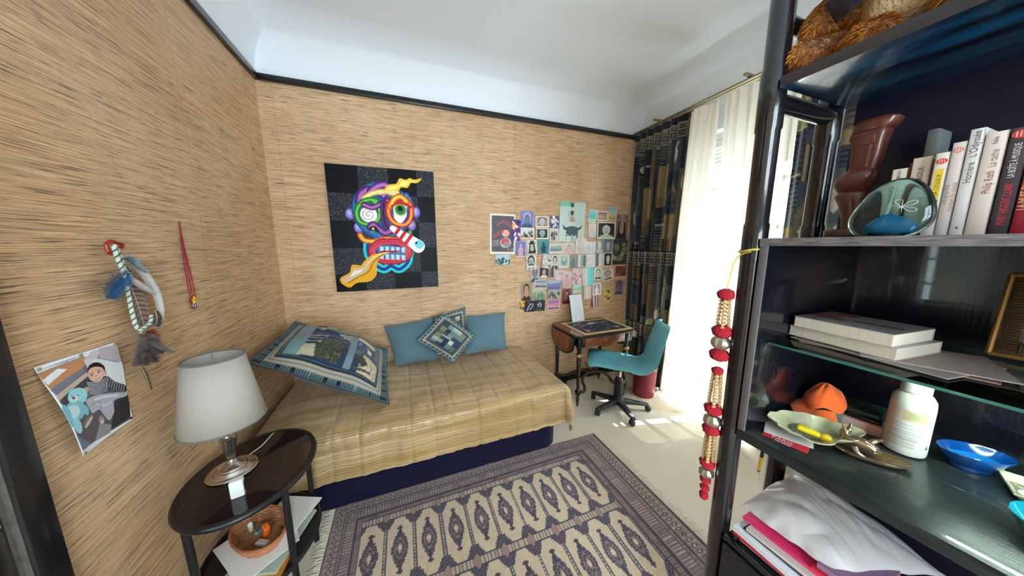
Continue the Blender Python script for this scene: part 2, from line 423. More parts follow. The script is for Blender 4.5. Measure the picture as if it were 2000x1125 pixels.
# ================================================================== CURTAINS
def fabric_pattern(p, dark, seed, keys=True, bands=(0.02, 0.46, 0.76), light=1.0):
    """the patchwork print the heavy curtains and cushions share: blocks, stripes, little birds and banded borders"""
    r = random.Random(seed)
    pal = [(108, 92, 62), (84, 74, 62), (66, 72, 78), (52, 58, 68), (98, 86, 68), (36, 42, 54), (82, 88, 86), (124, 108, 74), (60, 66, 70), (30, 34, 46)]
    pal = [tuple(min(255, int(v*light)) for v in c) for c in pal]
    y = 0.0
    nb = len(bands)
    edges = [b+0.055 for b in bands]+[1.0]
    tops = [edges[i] for i in range(nb)]; bots = [bands[i+1] if i+1 < nb else 1.0 for i in range(nb)]
    for a, b in zip(tops, bots):
        x = 0.0
        while x < 1:
            w = r.uniform(0.07, 0.16); yy = a
            while yy < b:
                h = r.uniform(0.03, 0.12); c = r.choice(pal); p.rect(x, yy, x+w, min(yy+h, b), c)
                k = r.random()
                if k < 0.22:
                    for j in range(8): p.rect(x, yy+h*j/8, x+w, yy+h*(j+0.45)/8, r.choice((dark, (150, 140, 110))) if j == 0 else dark)
                elif k < 0.36:
                    for j in range(5): p.rect(x+w*j/5, yy, x+w*(j+0.4)/5, yy+h, dark)
                elif k < 0.46: p.ell(x+w/2, yy+h/2, w*0.3, h*0.3, (176, 168, 140)); p.line([(x+w/2, yy+h/2), (x+w*0.8, yy+h*0.1)], 0.012, (176, 168, 140))
                elif k < 0.56: p.poly([(x, yy+h), (x+w/2, yy), (x+w, yy+h)], r.choice(pal))
                yy += h
            x += w
            if r.random() < 0.45: p.rect(x, a, x+0.045, b, dark); p.rect(x+0.016, a, x+0.026, b, (90, 92, 84))
            x += 0.045 if r.random() < 0.3 else 0
    for b in bands:
        p.rect(0, b, 1, b+0.056, dark)
        for yy, h in ((0.005, 0.003), (0.026, 0.003), (0.050, 0.003)): p.rect(0, b+yy, 1, b+yy+h, (150, 142, 120))
        for j in range(46):
            p.rect(j/46, b+0.010, j/46+0.012, b+0.022, (140, 134, 112)); p.rect(j/46, b+0.033, j/46+0.012, b+0.046, (118, 120, 112))
    return p
M_print = mat('patchwork print curtain cloth', rough=0.8, spec=0.2, sheen=0.2, vcol=True, bump=(300, 0.15))
def curtain_geo(x, ya, yb, za, zb, folds, amp, nu, nv, seed, ya2=None, yb2=None, cols=None, gather=0.6):
    ya2 = ya if ya2 is None else ya2; yb2 = yb if yb2 is None else yb2
    def fn(u, v):
        a = ya+(ya2-ya)*v; b = yb+(yb2-yb)*v
        w = u+0.035*nz(u*3+seed, v*1.3)
        ph = folds*2*PI*w+1.2*nz(u*2.1+seed, v*0.8, 3)
        A = amp*(gather+(1-gather)*min(1, v*5))*(0.65+0.7*abs(nz(u*5+seed, 2.2, v*0.5)))
        return (x+A*math.sin(ph)+0.02*nz(u*2, v*2, seed), a+(b-a)*u+0.3*A*math.cos(ph*0.5+seed), zb+(za-zb)*v)
    return G().grid(fn, nu, nv, cols)
p = fabric_pattern(Paint(220, 700, (34, 38, 50)), (26, 29, 40), 5)
g = curtain_geo(2.455, 2.60, 1.925, 0.02, 2.715, 7, 0.028, 150, 300, 1, ya2=2.60, yb2=2.03, cols=p.cols)
cpat = obj('patterned_curtain', g, M_print, solid=0.003)
tag(cpat, 'dark patchwork-print curtain hanging in the corner beside the desk', 'curtain')
p = fabric_pattern(Paint(220, 700, (34, 38, 50)), (26, 29, 40), 11)
g = curtain_geo(2.455, 1.19, 0.62, 0.02, 2.70, 6, 0.03, 130, 260, 5, cols=p.cols)
tag(obj('patterned_curtain', g, M_print, solid=0.003), 'dark patchwork-print curtain seen through the open bookcase frame', 'curtain')
# sheers
M_sheer = bpy.data.materials.new('ivory sheer voile'); M_sheer.use_nodes = True
n_ = M_sheer.node_tree; n_.nodes.remove(n_.nodes['Principled BSDF'])
_d = n_.nodes.new('ShaderNodeBsdfDiffuse'); _d.inputs[0].default_value = (*lin((240, 232, 214)), 1)
_tl = n_.nodes.new('ShaderNodeBsdfTranslucent'); _tl.inputs[0].default_value = (*lin((232, 226, 212)), 1)
_tp = n_.nodes.new('ShaderNodeBsdfTransparent')
_m1 = n_.nodes.new('ShaderNodeMixShader'); _m1.inputs[0].default_value = 0.22; _m2 = n_.nodes.new('ShaderNodeMixShader'); _m2.inputs[0].default_value = 0.03
L_ = n_.links.new; L_(_d.outputs[0], _m1.inputs[1]); L_(_tl.outputs[0], _m1.inputs[2]); L_(_m1.outputs[0], _m2.inputs[1]); L_(_tp.outputs[0], _m2.inputs[2]); L_(_m2.outputs[0], n_.nodes['Material Output'].inputs[0])
g = curtain_geo(2.378, 1.90, 1.665, 0.03, 2.665, 4, 0.020, 90, 60, 9, ya2=2.00, yb2=1.632)
tag(obj('sheer_curtain', g, M_sheer), 'narrow ivory sheer curtain beside the dark print curtain', 'curtain', 'ivory sheers at the window')
g = curtain_geo(2.378, 1.618, 1.150, 0.05, 2.665, 7, 0.020, 110, 60, 14, ya2=1.560, yb2=1.17)
tag(obj('sheer_curtain', g, M_sheer), 'wide ivory sheer curtain behind the far bookcase post', 'curtain', 'ivory sheers at the window')
# curtain rail
t = thing('curtain_rail', 'brass-coloured curtain track fixed along the top of the window wall', 'curtain rail', (XR, 1.6, 2.72))
M_brass = mat('dull brass', (150, 136, 106), 0.45, metal=0.5)
obj('track', G().box(2.425, 2.48, 0.5, 2.62, 2.728, 2.742, 0.004).box(2.39, 2.42, 0.5, 2.10, 2.69, 2.70, 0.003), M_brass, t)
for yb in (0.7, 1.5, 2.3): obj('bracket', G().box(2.38, XR, yb-0.012, yb+0.012, 2.75, 2.765), M_brass, t)
# ================================================================== RUG
RX0, RX1, RY0, RY1 = -0.465, 1.375, 0.15, 1.742
def rug_paint():
    w, h = 470, 405; p = Paint(w, h, (206, 186, 158)); LX, LY = RX1-RX0, RY1-RY0
    X = p.X*LX+RX0; Y = RY1-p.Y*LY            # metres in the room
    r = np.random.default_rng(3)
    cream, dark, slate, rose, mid = (212, 191, 160), (72, 66, 78), (104, 98, 110), (158, 128, 118), (142, 124, 120)
    # borders as nested bands, measured from the rug's edge
    ex = np.minimum((X-RX0)*1.26, (RX1-X)*.82); ey = np.minimum(Y-RY0, RY1-Y)*1.26
    E_ = np.minimum(ex, ey); along = np.where(ex < ey, Y, X)
    for a, b, c in ((0, .012, dark), (.012, .022, rose), (.022, .075, mid), (.075, .082, dark), (.082, .098, rose), (.098, .104, dark), (.104, .15, slate), (.15, .156, rose), (.156, .172, dark), (.172, .20, mid), (.20, .208, dark)):
        p.put(((E_ >= a) & (E_ < b)).astype(float), c)
    q = np.abs(((along/0.030) % 1)-0.5); e = np.abs((E_-0.048)/0.024)
    p.put(((E_ > .022) & (E_ < .075) & (q*2+e < 0.75)).astype(float), dark); p.put(((E_ > .022) & (E_ < .075) & (q*2+e < 0.32)).astype(float), cream)
    p.put(((E_ > .022) & (E_ < .075) & (q > 0.44) & (e > .4)).astype(float), cream, 0.7)
    q2 = ((along/0.016) % 1); p.put(((E_ > .104) & (E_ < .15) & (np.abs(q2-0.5) < 0.16+0.2*np.abs(np.sin(E_*300)))).astype(float), rose, 0.8)
    p.put(((E_ > .104) & (E_ < .15) & (np.abs(q2-0.5) < 0.09)).astype(float), cream, 0.6)
    p.put(((E_ > .172) & (E_ < .20) & (((along/0.012) % 1) < 0.4)).astype(float), dark, 0.8)
    p.put(((E_ > .082) & (E_ < .098) & (((along/0.010) % 1) < 0.45)).astype(float), slate, 0.9)
    # field: rows of stepped lozenges in cream panels
    inF = E_ >= .208
    fx0 = -0.322; px = 0.1442; py = 0.411; fy = 1.36
    ux = ((X-fx0)/px) % 1-0.5; uy = ((fy-Y)/py+0.5) % 1-0.5           # cell coordinates, centred on each medallion
    st = lambda v, n: np.round(v*n)/n
    ax, ay = np.abs(ux), np.abs(uy)
    p.put((inF & (ax > 0.43)).astype(float), dark); p.put((inF & (ax > 0.458)).astype(float), slate); p.put((inF & (ax > 0.472) & ((((Y/0.017) % 1)) < 0.5)).astype(float), cream, 0.75)
    corner = (ay > 0.30+0.0) & (st(ay, 34)-0.20 > (0.46-st(ax, 22))*0.62+0.06)
    p.put((inF & corner).astype(float), dark); p.put((inF & corner & (((np.round(ux*22)+np.round(uy*60)) % 3) == 0)).astype(float), slate)
    p.put((inF & (ay > 0.455)).astype(float), mid); p.put((inF & (ay > 0.455) & (np.abs(((X/0.018) % 1)-0.5) < 0.2)).astype(float), cream, .8)
    p.put((inF & (ay > 0.44) & (ay < 0.455)).astype(float), dark)
    star = (ax > 0.36) & (ay > 0.40) & ((0.5-ax)+(0.5-ay)*2.2 < 0.20); p.put((inF & star).astype(float), rose)
    d = (st(ax, 26)/0.30)**1.25+(st(ay, 56)/0.255)**1.25
    p.put((inF & (d < 1.0)).astype(float), dark)
    p.put((inF & (d < 0.94) & (((np.round(uy*56)) % 2) == 0) & (ax > 0.045)).astype(float), slate)
    p.put((inF & (d < 0.52)).astype(float), mid); p.put((inF & (d < 0.40)).astype(float), dark); p.put((inF & (d < 0.26)).astype(float), rose); p.put((inF & (d < 0.13)).astype(float), cream)
    p.put((inF & (ax < 0.05) & (ay < 0.305) & (ay > 0.20)).astype(float), dark); p.put((inF & (ax > 0.05) & (ax < 0.10) & (ay < 0.29) & (ay > 0.262)).astype(float), dark)
    p.noise(0.10, 1); p.noise(0.05, 2, 6, 6)
    return p
p = rug_paint()
g = G().grid(lambda u, v: (RX0+(RX1-RX0)*u, RY1-(RY1-RY0)*v, 0.009+0.0012*nz(u*9, v*9)), 470, 405, p.cols)
g.f = [q[::-1] for q in g.f]
M_rug = mat('woven wool rug', rough=0.95, spec=0.1, sheen=0.25, vcol=True, bump=(500, 0.5))
t = thing('oriental_rug', 'cream and slate patterned rug with fringed ends beside the bed', 'rug', ((RX0+RX1)/2, (RY0+RY1)/2, 0))
obj('pile', g, M_rug, t)
M_fringe = mat('cream wool fringe', (222, 212, 192), 0.95, bump=(300, 0.3))
obj('backing', G().box(RX0+0.004, RX1-0.004, RY0+0.004, RY1-0.004, 0.001, 0.007), M_fringe, t)
for sx, xe in ((-1, RX0), (1, RX1)):
    g = G(); r = random.Random(5+sx)
    for k in range(360):
        y = RY0+(RY1-RY0)*k/360; L = r.uniform(0.035, 0.07); dy = r.uniform(-0.022, 0.022); w = 0.0022
        pts = [(xe-sx*0.004, y, 0.006), (xe+sx*L*0.5, y+dy*0.3, 0.0065+r.uniform(0, .003)), (xe+sx*L, y+dy, 0.003)]
        g.tube(pts, [w, w, w*0.5], 4)
    obj('fringe', g, M_fringe, t)['kind'] = 'stuff'

# ================================================================== BED
BX0, BX1, BY0, BY1, BZ = -0.79, 1.04, 1.735, 2.60, 0.505
t = thing('single_bed', 'low single bed with dark navy valance under the striped bedspread', 'bed', (0.1, 2.17, 0))
M_navy = mat('navy velvet valance', (17, 13, 44), 0.9, spec=.2, sheen=0.1, vary=(5, 0.3), bump=(160, 0.15))
M_matt = mat('mattress ticking', (210, 205, 196), 0.9)
bmb = G()
# valance: an upright band round a rounded rectangle
def rrect(x0, x1, y0, y1, r, n=6):
    out = []
    for cx, cy, a in ((x1-r, y1-r, 0), (x0+r, y1-r, PI/2), (x0+r, y0+r, PI), (x1-r, y0+r, 1.5*PI)):
        out += [(cx+r*math.cos(a+PI/2*k/n), cy+r*math.sin(a+PI/2*k/n)) for k in range(n+1)]
    return out
def band(outline, zs, wob):
    P_ = []; n = len(outline)
    for i in range(n):                       # resample finely
        a, b = Vector(outline[i]), Vector(outline[(i+1) % n]); m = max(1, int((b-a).length/0.025))
        P_ += [tuple(a.lerp(b, k/m)) for k in range(m)]
    n = len(P_); v = []; f = []; cx = sum(q[0] for q in P_)/n; cy = sum(q[1] for q in P_)/n
    for j, z in enumerate(zs):
        for i, q in enumerate(P_):
            d = Vector((q[0]-P_[i-1][0]+P_[(i+1) % n][0]-q[0], P_[(i+1) % n][1]-P_[i-1][1])); nn = Vector((d.y, -d.x)).normalized() if d.length else Vector((0, 0))
            k = wob(i, z); v.append((q[0]+nn.x*k, q[1]+nn.y*k, z))
    for j in range(len(zs)-1):
        for i in range(n): f.append((j*n+i, j*n+(i+1) % n, (j+1)*n+(i+1) % n, (j+1)*n+i))
    f.append(tuple((len(zs)-1)*n+i for i in range(n)))
    return G().add(v, f)
obj('valance', band(rrect(BX0, BX1-0.005, BY0+0.01, BY1, 0.09), (0.004, 0.08, 0.16, 0.24, 0.30), lambda i, z: 0.006*nz(i*0.35, z*3)-0.02*max(0, 0.1-z)), M_navy, t)
obj('mattress', G().box(BX0+0.02, BX1-0.03, BY0+0.03, BY1-0.005, 0.30, BZ-0.03, 0.05, 3), M_matt, t)

# bedspread: one cloth laid over the bed, its edges hanging, the free corner falling in a cone
def bedspread():
    x0, x1, t1 = BX0-0.01, BX1+0.012, BY0
    sX0, sX1, tF = x0-0.16, x1+0.27, 0.298
    rho = 0.055
    nu, nv = 330, 200
    WB = BY1-BY0
    def fn(u, v):
        s = sX0+(sX1-sX0)*u; tt = (WB+tF)*v            # tt: distance from the wall towards the room
        y = BY1-tt
        ds = s-x1 if s > x1 else (s-x0 if s < x0 else 0.0); dt = max(0.0, t1-y)
        r = math.hypot(ds, dt); bx, by = min(max(s, x0), x1), max(y, t1)
        z = BZ; px, py = bx, by
        if r > 0:
            nx, ny = ds/r, -dt/r
            if ds and dt:
                th = math.atan2(dt, abs(ds)); fold = 0.028*math.sin(th*6+0.5)*min(1, r/0.2)
            else: fold = 0
            if r < rho*PI/2: a = r/rho; out = rho*math.sin(a); dn = rho*(1-math.cos(a))
            else: e = r-rho*PI/2; out = rho+(0.11 if ds >= 0 else 0.02)*e; dn = rho+0.985*e
            hang = min(1, r/0.12)
            out += fold + hang*(0.012*nz(s*7, 0.3+tt*1.2)+0.007*nz(s*19, tt*2.0, 4))
            px += nx*out; py += ny*out; z -= dn
        # crown of the filling, quilting lines, wrinkles
        cw = max(0.0, min(1, (s-x0)/0.15))*max(0.0, min(1, (x1-s)/0.12))*max(0, min(1, (y-t1)/0.10))
        z += 0.018*cw*(1+0.7*nz(s*2.1, y*2.6))
        lump = 0.05*math.exp(-((s+0.42)/0.30)**2-((y-2.25)/0.28)**2); z += lump
        q = 0.0
        for xs in QL:
            d = abs(s-xs)
            if d < 0.03: q += -0.0075*math.exp(-(d/0.008)**2)
        pk = 0.0035*nz(s*26, tt*9, 2)+0.006*nz(s*8, tt*3.2, 7)
        # diagonal pulls over the front edge
        cr = 0.022*max(0, nz(s*9+tt*4.0, tt*1.3, 9)-.05)*min(1, max(0, (0.26-abs(y-t1-.0) if y > t1 else .26)/.26)) 
        h = q+pk+cr
        if r > 0.02 and not (ds and not dt): py -= h*min(1, r/0.06)
        z += h*(1-min(1, r/0.06)*0.8)
        if ds > 0: px += h
        return (px, py, z)
    def cols(u, v):
        s = sX0+(sX1-sX0)*u; tt = (WB+tF)*v
        n = np.array([0.006*nz(a*3, b*4) for a, b in zip(s[::7], tt[::7])]); n = np.repeat(n, 7)[:len(s)]
        k = tt+n*0.4
        base = np.array(lin((188, 164, 118)), np.float32); c = np.tile(base, (len(s), 1))
        r = np.random.default_rng(12); pos = 0.0; lines = []
        while pos < WB+tF:
            lines.append((pos, r.choice([0.0028, 0.0036, 0.005]), r.choice([0, 0, 0, 1, 1, 2, 3]), r.uniform(.45, .95))); pos += r.choice([0.009, 0.011, 0.014, 0.02])
        pal = [np.array(lin(q), np.float32) for q in ((58, 54, 56), (122, 96, 52), (84, 92, 100), (206, 186, 140))]
        for a, w, ci, al in lines:
            m = np.clip(1.4-np.abs(k-a)/(w*0.5)*0.7, 0, 1)[:, None]*al
            brk = (np.sin(s*r.uniform(9, 16)+a*700) > -0.55)[:, None]
            c = c*(1-m*brk)+pal[ci]*m*brk
        hem = np.abs(k-(WB+tF-0.045)) < 0.003; c[hem] *= 0.55
        for xs in QL: c[np.abs(s-xs) < 0.0028] *= 0.62
        return c
    gg = G().grid(fn, nu, nv); u = np.tile(np.arange(nu+1)/nu, nv+1); w = np.repeat(np.arange(nv+1)/nv, nu+1)
    gg.c = np.stack([sX0+(sX1-sX0)*u, (WB+tF)*w, np.zeros_like(u)], 1); return gg
QL = [-0.72, -0.44, -0.30, -0.02, 0.12, 0.24, 0.40, 0.54, 0.66, 0.78, 0.90]
def striped_satin():
    # thin dark stripes along the cloth; the cloth's own coordinates ride on the mesh
    m = bpy.data.materials.new('striped quilted satin'); m.use_nodes = True; n = m.node_tree; b = n.nodes['Principled BSDF']; L = n.links.new
    a = n.nodes.new('ShaderNodeAttribute'); a.attribute_name = 'Col'
    def tex(sc, d=1, off=0.0):
        mp = n.nodes.new('ShaderNodeMapping'); mp.inputs['Scale'].default_value = sc; mp.inputs['Location'].default_value = (off, off*2.3, off); L(a.outputs['Vector'], mp.inputs[0])
        t = n.nodes.new('ShaderNodeTexNoise'); t.inputs['Scale'].default_value = 1; t.inputs['Detail'].default_value = d; L(mp.outputs[0], t.inputs['Vector']); return t.outputs['Fac']
    def rng_(s, lo, hi, c=0, d=1):
        r = n.nodes.new('ShaderNodeMapRange'); L(s, r.inputs[0])
        for i, v in enumerate((lo, hi, c, d)): r.inputs[i+1].default_value = v
        return r.outputs[0]
    def mix_(f, p, q):
        x = n.nodes.new('ShaderNodeMix'); x.data_type = 'RGBA'; L(f, x.inputs['Factor'])
        for s, i in ((p, 6), (q, 7)):
            if hasattr(s, 'links'): L(s, x.inputs[i])
            else: x.inputs[i].default_value = (*lin(s), 1)
        return x.outputs[2]
    sp = n.nodes.new('ShaderNodeSeparateXYZ'); L(a.outputs['Vector'], sp.inputs[0])
    def math_(op, p, q):
        x = n.nodes.new('ShaderNodeMath'); x.operation = op
        for s, i in ((p, 0), (q, 1)):
            if hasattr(s, 'links'): L(s, x.inputs[i])
            else: x.inputs[i].default_value = s
        return x.outputs[0]
    def stripes(freq, wob, half, sc, lo, off):
        t = math_('ADD', math_('MULTIPLY', sp.outputs[1], freq), math_('MULTIPLY', tex((1.4, 9, 1), 2, off), wob))
        f = math_('PINGPONG', t, .5); return math_('MULTIPLY', rng_(f, half*.5, half, 1, 0), rng_(tex(sc, 1, off+3), lo, lo+.10))
    c = mix_(rng_(tex((1.0, 14, 1), 1), .4, .62), (192, 163, 118), (168, 136, 82))
    c = mix_(rng_(tex((0.5, 50, 1), 1, 2.0), .5, .66, 0, .4), c, (150, 124, 78))
    c = mix_(math_('MULTIPLY', stripes(74, 1.6, .13, (1.1, 60, 1), .40, 5.0), .85), c, (64, 54, 50))
    c = mix_(math_('MULTIPLY', stripes(131, 2.2, .15, (1.6, 90, 1), .52, 8.0), .7), c, (86, 74, 62))
    c = mix_(math_('MULTIPLY', stripes(23, 1.0, .04, (0.8, 30, 1), .48, 11.0), .7), c, (104, 120, 132))
    L(c, b.inputs['Base Color']); b.inputs['Roughness'].default_value = .38; b.inputs['Sheen Weight'].default_value = .2; b.inputs['Specular IOR Level'].default_value = .5
    return m
g = bedspread(); g.f = [q[::-1] for q in g.f]
M_spread = striped_satin()
tag(obj('bedspread', g, M_spread, solid=0.006, angle=180), 'ochre quilted bedspread with thin dark stripes draped over the bed', 'bedspread')

# ================================================================== CUSHIONS
def cushion(name, label, TL, TR, BR, BL, thick, front, back, m, group=None, n=44, flange=0.0, pinch=0.05, seed=0):
    TL, TR, BR, BL = map(Vector, (TL, TR, BR, BL)); nr = ((TR-BL).cross(TL-BR)).normalized()
    ctr = (TL+TR+BR+BL)/4
    if nr.dot(CAM-ctr) < 0: nr = -nr
    def pos(u, v, side):
        p = (TL*(1-u)+TR*u)*(1-v)+(BL*(1-u)+BR*u)*v
        fl = flange
        a = min(1, max(0, (min(u, 1-u)-fl)/(0.5-fl))); b = min(1, max(0, (min(v, 1-v)-fl)/(0.5-fl)))
        k = (1-(1-a)**2.6)**0.75*(1-(1-b)**2.6)**0.75 if a > 0 and b > 0 else 0
        q = (p-ctr)*(-pinch*(1-min(abs(2*u-1), 1)**2*1.0)*(abs(2*v-1)**3)-pinch*(1-abs(2*v-1)**2)*(abs(2*u-1)**3))
        w = 0.06*thick*nz(u*5+seed, v*5, side)+0.05*thick*abs(nz(u*2.5+seed, v*9, side+3))
        return p+q+nr*side*(thick/2*k+w*(0.2+k))+nr*(0.003*side)
    gf = G().grid(lambda u, v: pos(u, v, 1), n, n, front)
    nf = len(gf.v); gb = G().grid(lambda u, v: pos(u, v, -1), n, n, back)
    c = np.concatenate([gf.c, gb.c]); gf.add(gb.v, [q[::-1] for q in gb.f])
    rim = [(i, i+1) for i in range(n)]+[((n+1)*n+i+1, (n+1)*n+i) for i in range(n)]+[((i+1)*(n+1), i*(n+1)) for i in range(n)]+[(i*(n+1)+n, (i+1)*(n+1)+n) for i in range(n)]
    gf.f += [(a, b, b+nf, a+nf) for a, b in rim]; gf.c = c
    # make the front face outwards whichever way the corners run
    t_ = (Vector(gf.v[1])-Vector(gf.v[0])).cross(Vector(gf.v[n+1])-Vector(gf.v[0]))
    if t_.dot(nr) < 0: gf.f = [q[::-1] for q in gf.f]
    return tag(obj(name, gf, m, angle=120), label, 'cushion', group)
M_cush = mat('printed cotton cushion', rough=0.7, spec=0.25, sheen=0.15, vcol=True, bump=(240, 0.1))
M_teal = mat('teal cotton', rough=0.75, spec=0.25, sheen=0.2, vcol=True, bump=(300, 0.12))
def plain(c): return lambda u, v: np.tile(np.array(lin(c), np.float32), (len(u), 1))*(1+0.012*np.sin(u*40)[:, None]*np.sin(v*33)[:, None])

def big_cushion_paint():
    p = Paint(300, 280, (96, 120, 124)); navy, teal, beige, grey, olive, cream = (30, 36, 60), (58, 98, 104), (176, 164, 142), (120, 136, 140), (78, 86, 62), (214, 198, 160)
    p.rect(0, 0, 1, 1, (88, 116, 120))
    def border(i, c, j): p.rect(i, i, 1-i, i+j, c); p.rect(i, 1-i-j, 1-i, 1-i, c); p.rect(i, i, i+j, 1-i, c); p.rect(1-i-j, i, 1-i, 1-i, c)
    border(0, navy, .008)
    border(.010, (104, 134, 138), .06)
    for k in range(58):                                  # piano-key edge
        a = .012+k/58*.976
        for y in (.016, .934): p.rect(a, y, a+.009, y+.05, (22, 26, 36))
        for x in (.016, .934): p.rect(x, a, x+.05, a+.009, (22, 26, 36))
    border(.068, beige, .045); border(.085, (96, 124, 128), .012); border(.112, navy, .016); border(.128, teal, .012); border(.14, navy, .008)
    I = .148
    p.rect(I, I, 1-I, 1-I, (44, 58, 84))
    p.rect(I, I, .26, 1-I, grey); p.rect(I, .62, .26, 1-I, (116, 150, 156))
    p.rect(.20, I, .62, .25, beige); p.rect(.24, .165, .50, .19, (108, 124, 146)); p.rect(.40, .21, .62, .235, (150, 140, 128))
    p.rect(.26, .25, .34, .32, (34, 32, 50)); p.rect(.34, .25, .42, .34, (140, 160, 158)); p.rect(.42, .25, .53, .34, (92, 128, 104)); p.rect(.53, .25, .64, .35, (36, 32, 52))
    p.rect(.26, .32, .36, .38, (122, 118, 92)); p.rect(.36, .34, .52, .40, (84, 118, 98)); p.rect(.26, .38, .56, .47, (34, 46, 82))
    p.line([(.30, .33), (.315, .40)], .014, (186, 168, 112)); p.line([(.33, .34), (.335, .40)], .012, (186, 168, 112)); p.line([(.28, .35), (.35, .35)], .02, (186, 168, 112))
    for k in range(7): p.line([(.26, .50+k*.032), (.40-k*.008, .48+k*.032), (.36-k*.004, .56+k*.034)], .011, (176, 184, 176) if k % 2 else (34, 44, 50))
    p.rect(.36, .57, .54, .83, (64, 72, 54)); rr = random.Random(2)
    for k in range(240): x, y = rr.uniform(.36, .54), rr.uniform(.57, .83); p.ell(x, y, .005, .005, (104, 108, 78) if k % 2 else (36, 40, 38))
    p.poly([(.26, .72), (.33, .70), (.36, .83), (.24, .84)], (190, 180, 150))
    for k in range(4): p.poly([(.47+k*.035, .40+k*.03), (.60, .36+k*.03), (.60, .378+k*.03), (.48+k*.035, .425+k*.03)], (190, 192, 184))
    p.rect(.585, .40, .64, 1-I, (120, 142, 150)); p.ell(.613, .40, .028, .05, (120, 142, 150))
    p.rect(.64, I, .86, .27, (54, 76, 100)); p.rect(.64, .27, .86, .34, (88, 112, 96)); p.rect(.64, .34, .80, .41, cream); p.ell(.80, .375, .05, .035, cream)
    p.rect(.64, .41, .82, .62, (46, 62, 96))
    for k in range(60): p.ell(rr.uniform(.65, .81), rr.uniform(.42, .61), .008, .006, (120, 136, 160))
    p.ell(.77, .52, .022, .03, (224, 218, 204)); p.line([(.77, .52), (.75, .47)], .012, (224, 218, 204))
    p.poly([(.72, .62), (.86, .66), (.86, 1-I), (.70, 1-I)], (200, 182, 142))
    for k in range(6): p.line([(.70, .66+k*.03), (.86, .70+k*.03)], .006, (226, 208, 164))
    p.poly([(.645, .70), (.70, .64), (.77, .74), (.72, .80)], (58, 66, 54)); p.rect(.64, .58, .70, .68, (74, 108, 116)); p.line([(.66, .83), (.80, .80)], .02, (66, 72, 78))
    p.poly([(.82, .27), (.86, .27), (.86, .62), (.83, .62)], (96, 110, 104)); p.line([(.69, .19), (.83, .26)], .012, (150, 168, 172))
    for k in range(3): p.line([(.79+k*.02, .72), (.785+k*.026, .84)], .005, (118, 128, 140))
    return p
p = big_cushion_paint(); p.a *= .82
cushion('bed_cushion', 'large square patchwork-print cushion propped in the corner at the head', (-0.80, 2.53, 0.985), (-0.165, 2.44, 0.70), (-0.140, 1.805, 0.565), (-0.845, 1.905, 0.915), 0.28, p.cols, plain((60, 80, 88)), M_cush, n=110, flange=0.055, pinch=0.04, seed=3)
cushion('bed_cushion', 'flat teal cushion on the left of the small cushions against the wall', (-0.195, 2.575, 0.865), (0.215, 2.59, 0.90), (0.235, 2.44, 0.555), (-0.115, 2.44, 0.545), 0.12, plain((84, 112, 122)), plain((84, 122, 134)), M_teal, seed=5)
cushion('bed_cushion', 'teal cushion on the right of the small cushions, nearest the desk', (0.53, 2.59, 0.885), (0.905, 2.585, 0.885), (0.875, 2.45, 0.56), (0.47, 2.45, 0.555), 0.11, plain((88, 117, 128)), plain((84, 122, 134)), M_teal, seed=8)
def small_paint(seed):
    p = Paint(150, 150, (78, 100, 106)); fabric_pattern(p, (30, 36, 54), seed, bands=(), light=0.95) if False else None
    r = random.Random(seed); pal = [(46, 58, 84), (92, 124, 112), (126, 120, 96), (58, 66, 70), (110, 134, 140), (36, 42, 66), (88, 96, 78)]
    for i in range(5):
        for j in range(5):
            x, y = .2+i*.12, .2+j*.12; p.rect(x, y, x+.13, y+.13, r.choice(pal))
            if r.random() < .3:
                for k in range(5): p.rect(x, y+k*.024, x+.12, y+k*.024+.010, (182, 184, 172))
    for i, c, w in ((0, (30, 36, 54), .02), (.02, (104, 132, 136), .06), (.09, (170, 160, 138), .03), (.12, (30, 36, 60), .03), (.15, (72, 104, 112), .03), (.18, (28, 34, 56), .015)):
        p.rect(i, i, 1-i, i+w, c); p.rect(i, 1-i-w, 1-i, 1-i, c); p.rect(i, i, i+w, 1-i, c); p.rect(1-i-w, i, 1-i, 1-i, c)
    for k in range(32):
        a = .03+k/32*.94
        for q in (.03, .93): p.rect(a, q, a+.012, q+.04, (24, 28, 38)); p.rect(q, a, q+.04, a+.012, (24, 28, 38))
    return p
cushion('bed_cushion', 'small print cushion half hidden behind the diamond-set one', (0.20, 2.615, 0.90), (0.52, 2.615, 0.965), (0.53, 2.585, 0.64), (0.22, 2.585, 0.60), 0.04, small_paint(4).cols, plain((60, 80, 88)), M_cush, seed=11, flange=.05)
cushion('bed_cushion', 'small print cushion standing on one corner in front', (0.295, 2.49, 0.965), (0.575, 2.44, 0.725), (0.345, 2.335, 0.545), (0.055, 2.395, 0.765), 0.12, small_paint(9).cols, plain((60, 80, 88)), M_cush, seed=14, flange=.05)
# ================================================================== SIDE TABLE AND WHAT STANDS ON IT
TCX, TCY, TZ = -0.648, 1.388, 0.62
M_tabl = mat('black powder-coated steel', (22, 22, 24), 0.38, spec=0.5)
M_top = mat('dark veneer under gloss lacquer', (36, 25, 24), 0.08, spec=0.4, coat=0.25, grain=((14, 90, 4), 0.55, (24, 15, 15)))
t = thing('side_table', 'black oval two-tier side table beside the bed', 'side table', (TCX, TCY, 0))
SXT, SYT = 0.205, 0.262
def oval(zs_r): return G().lathe([(r, z) for r, z in zs_r], 72, (TCX, TCY, 0), SXT, SYT)
obj('table_top', oval([(0.97, TZ-0.008), (0.985, TZ-0.004), (0.985, TZ+0.0005)]), M_top, t)
rimp = []
g = G(); n = 90
g.tube([(TCX+SXT*math.cos(a), TCY+SYT*math.sin(a), TZ-0.009) for a in np.linspace(0, 2*PI, n, endpoint=False)], 0.013, 10, closed=True)
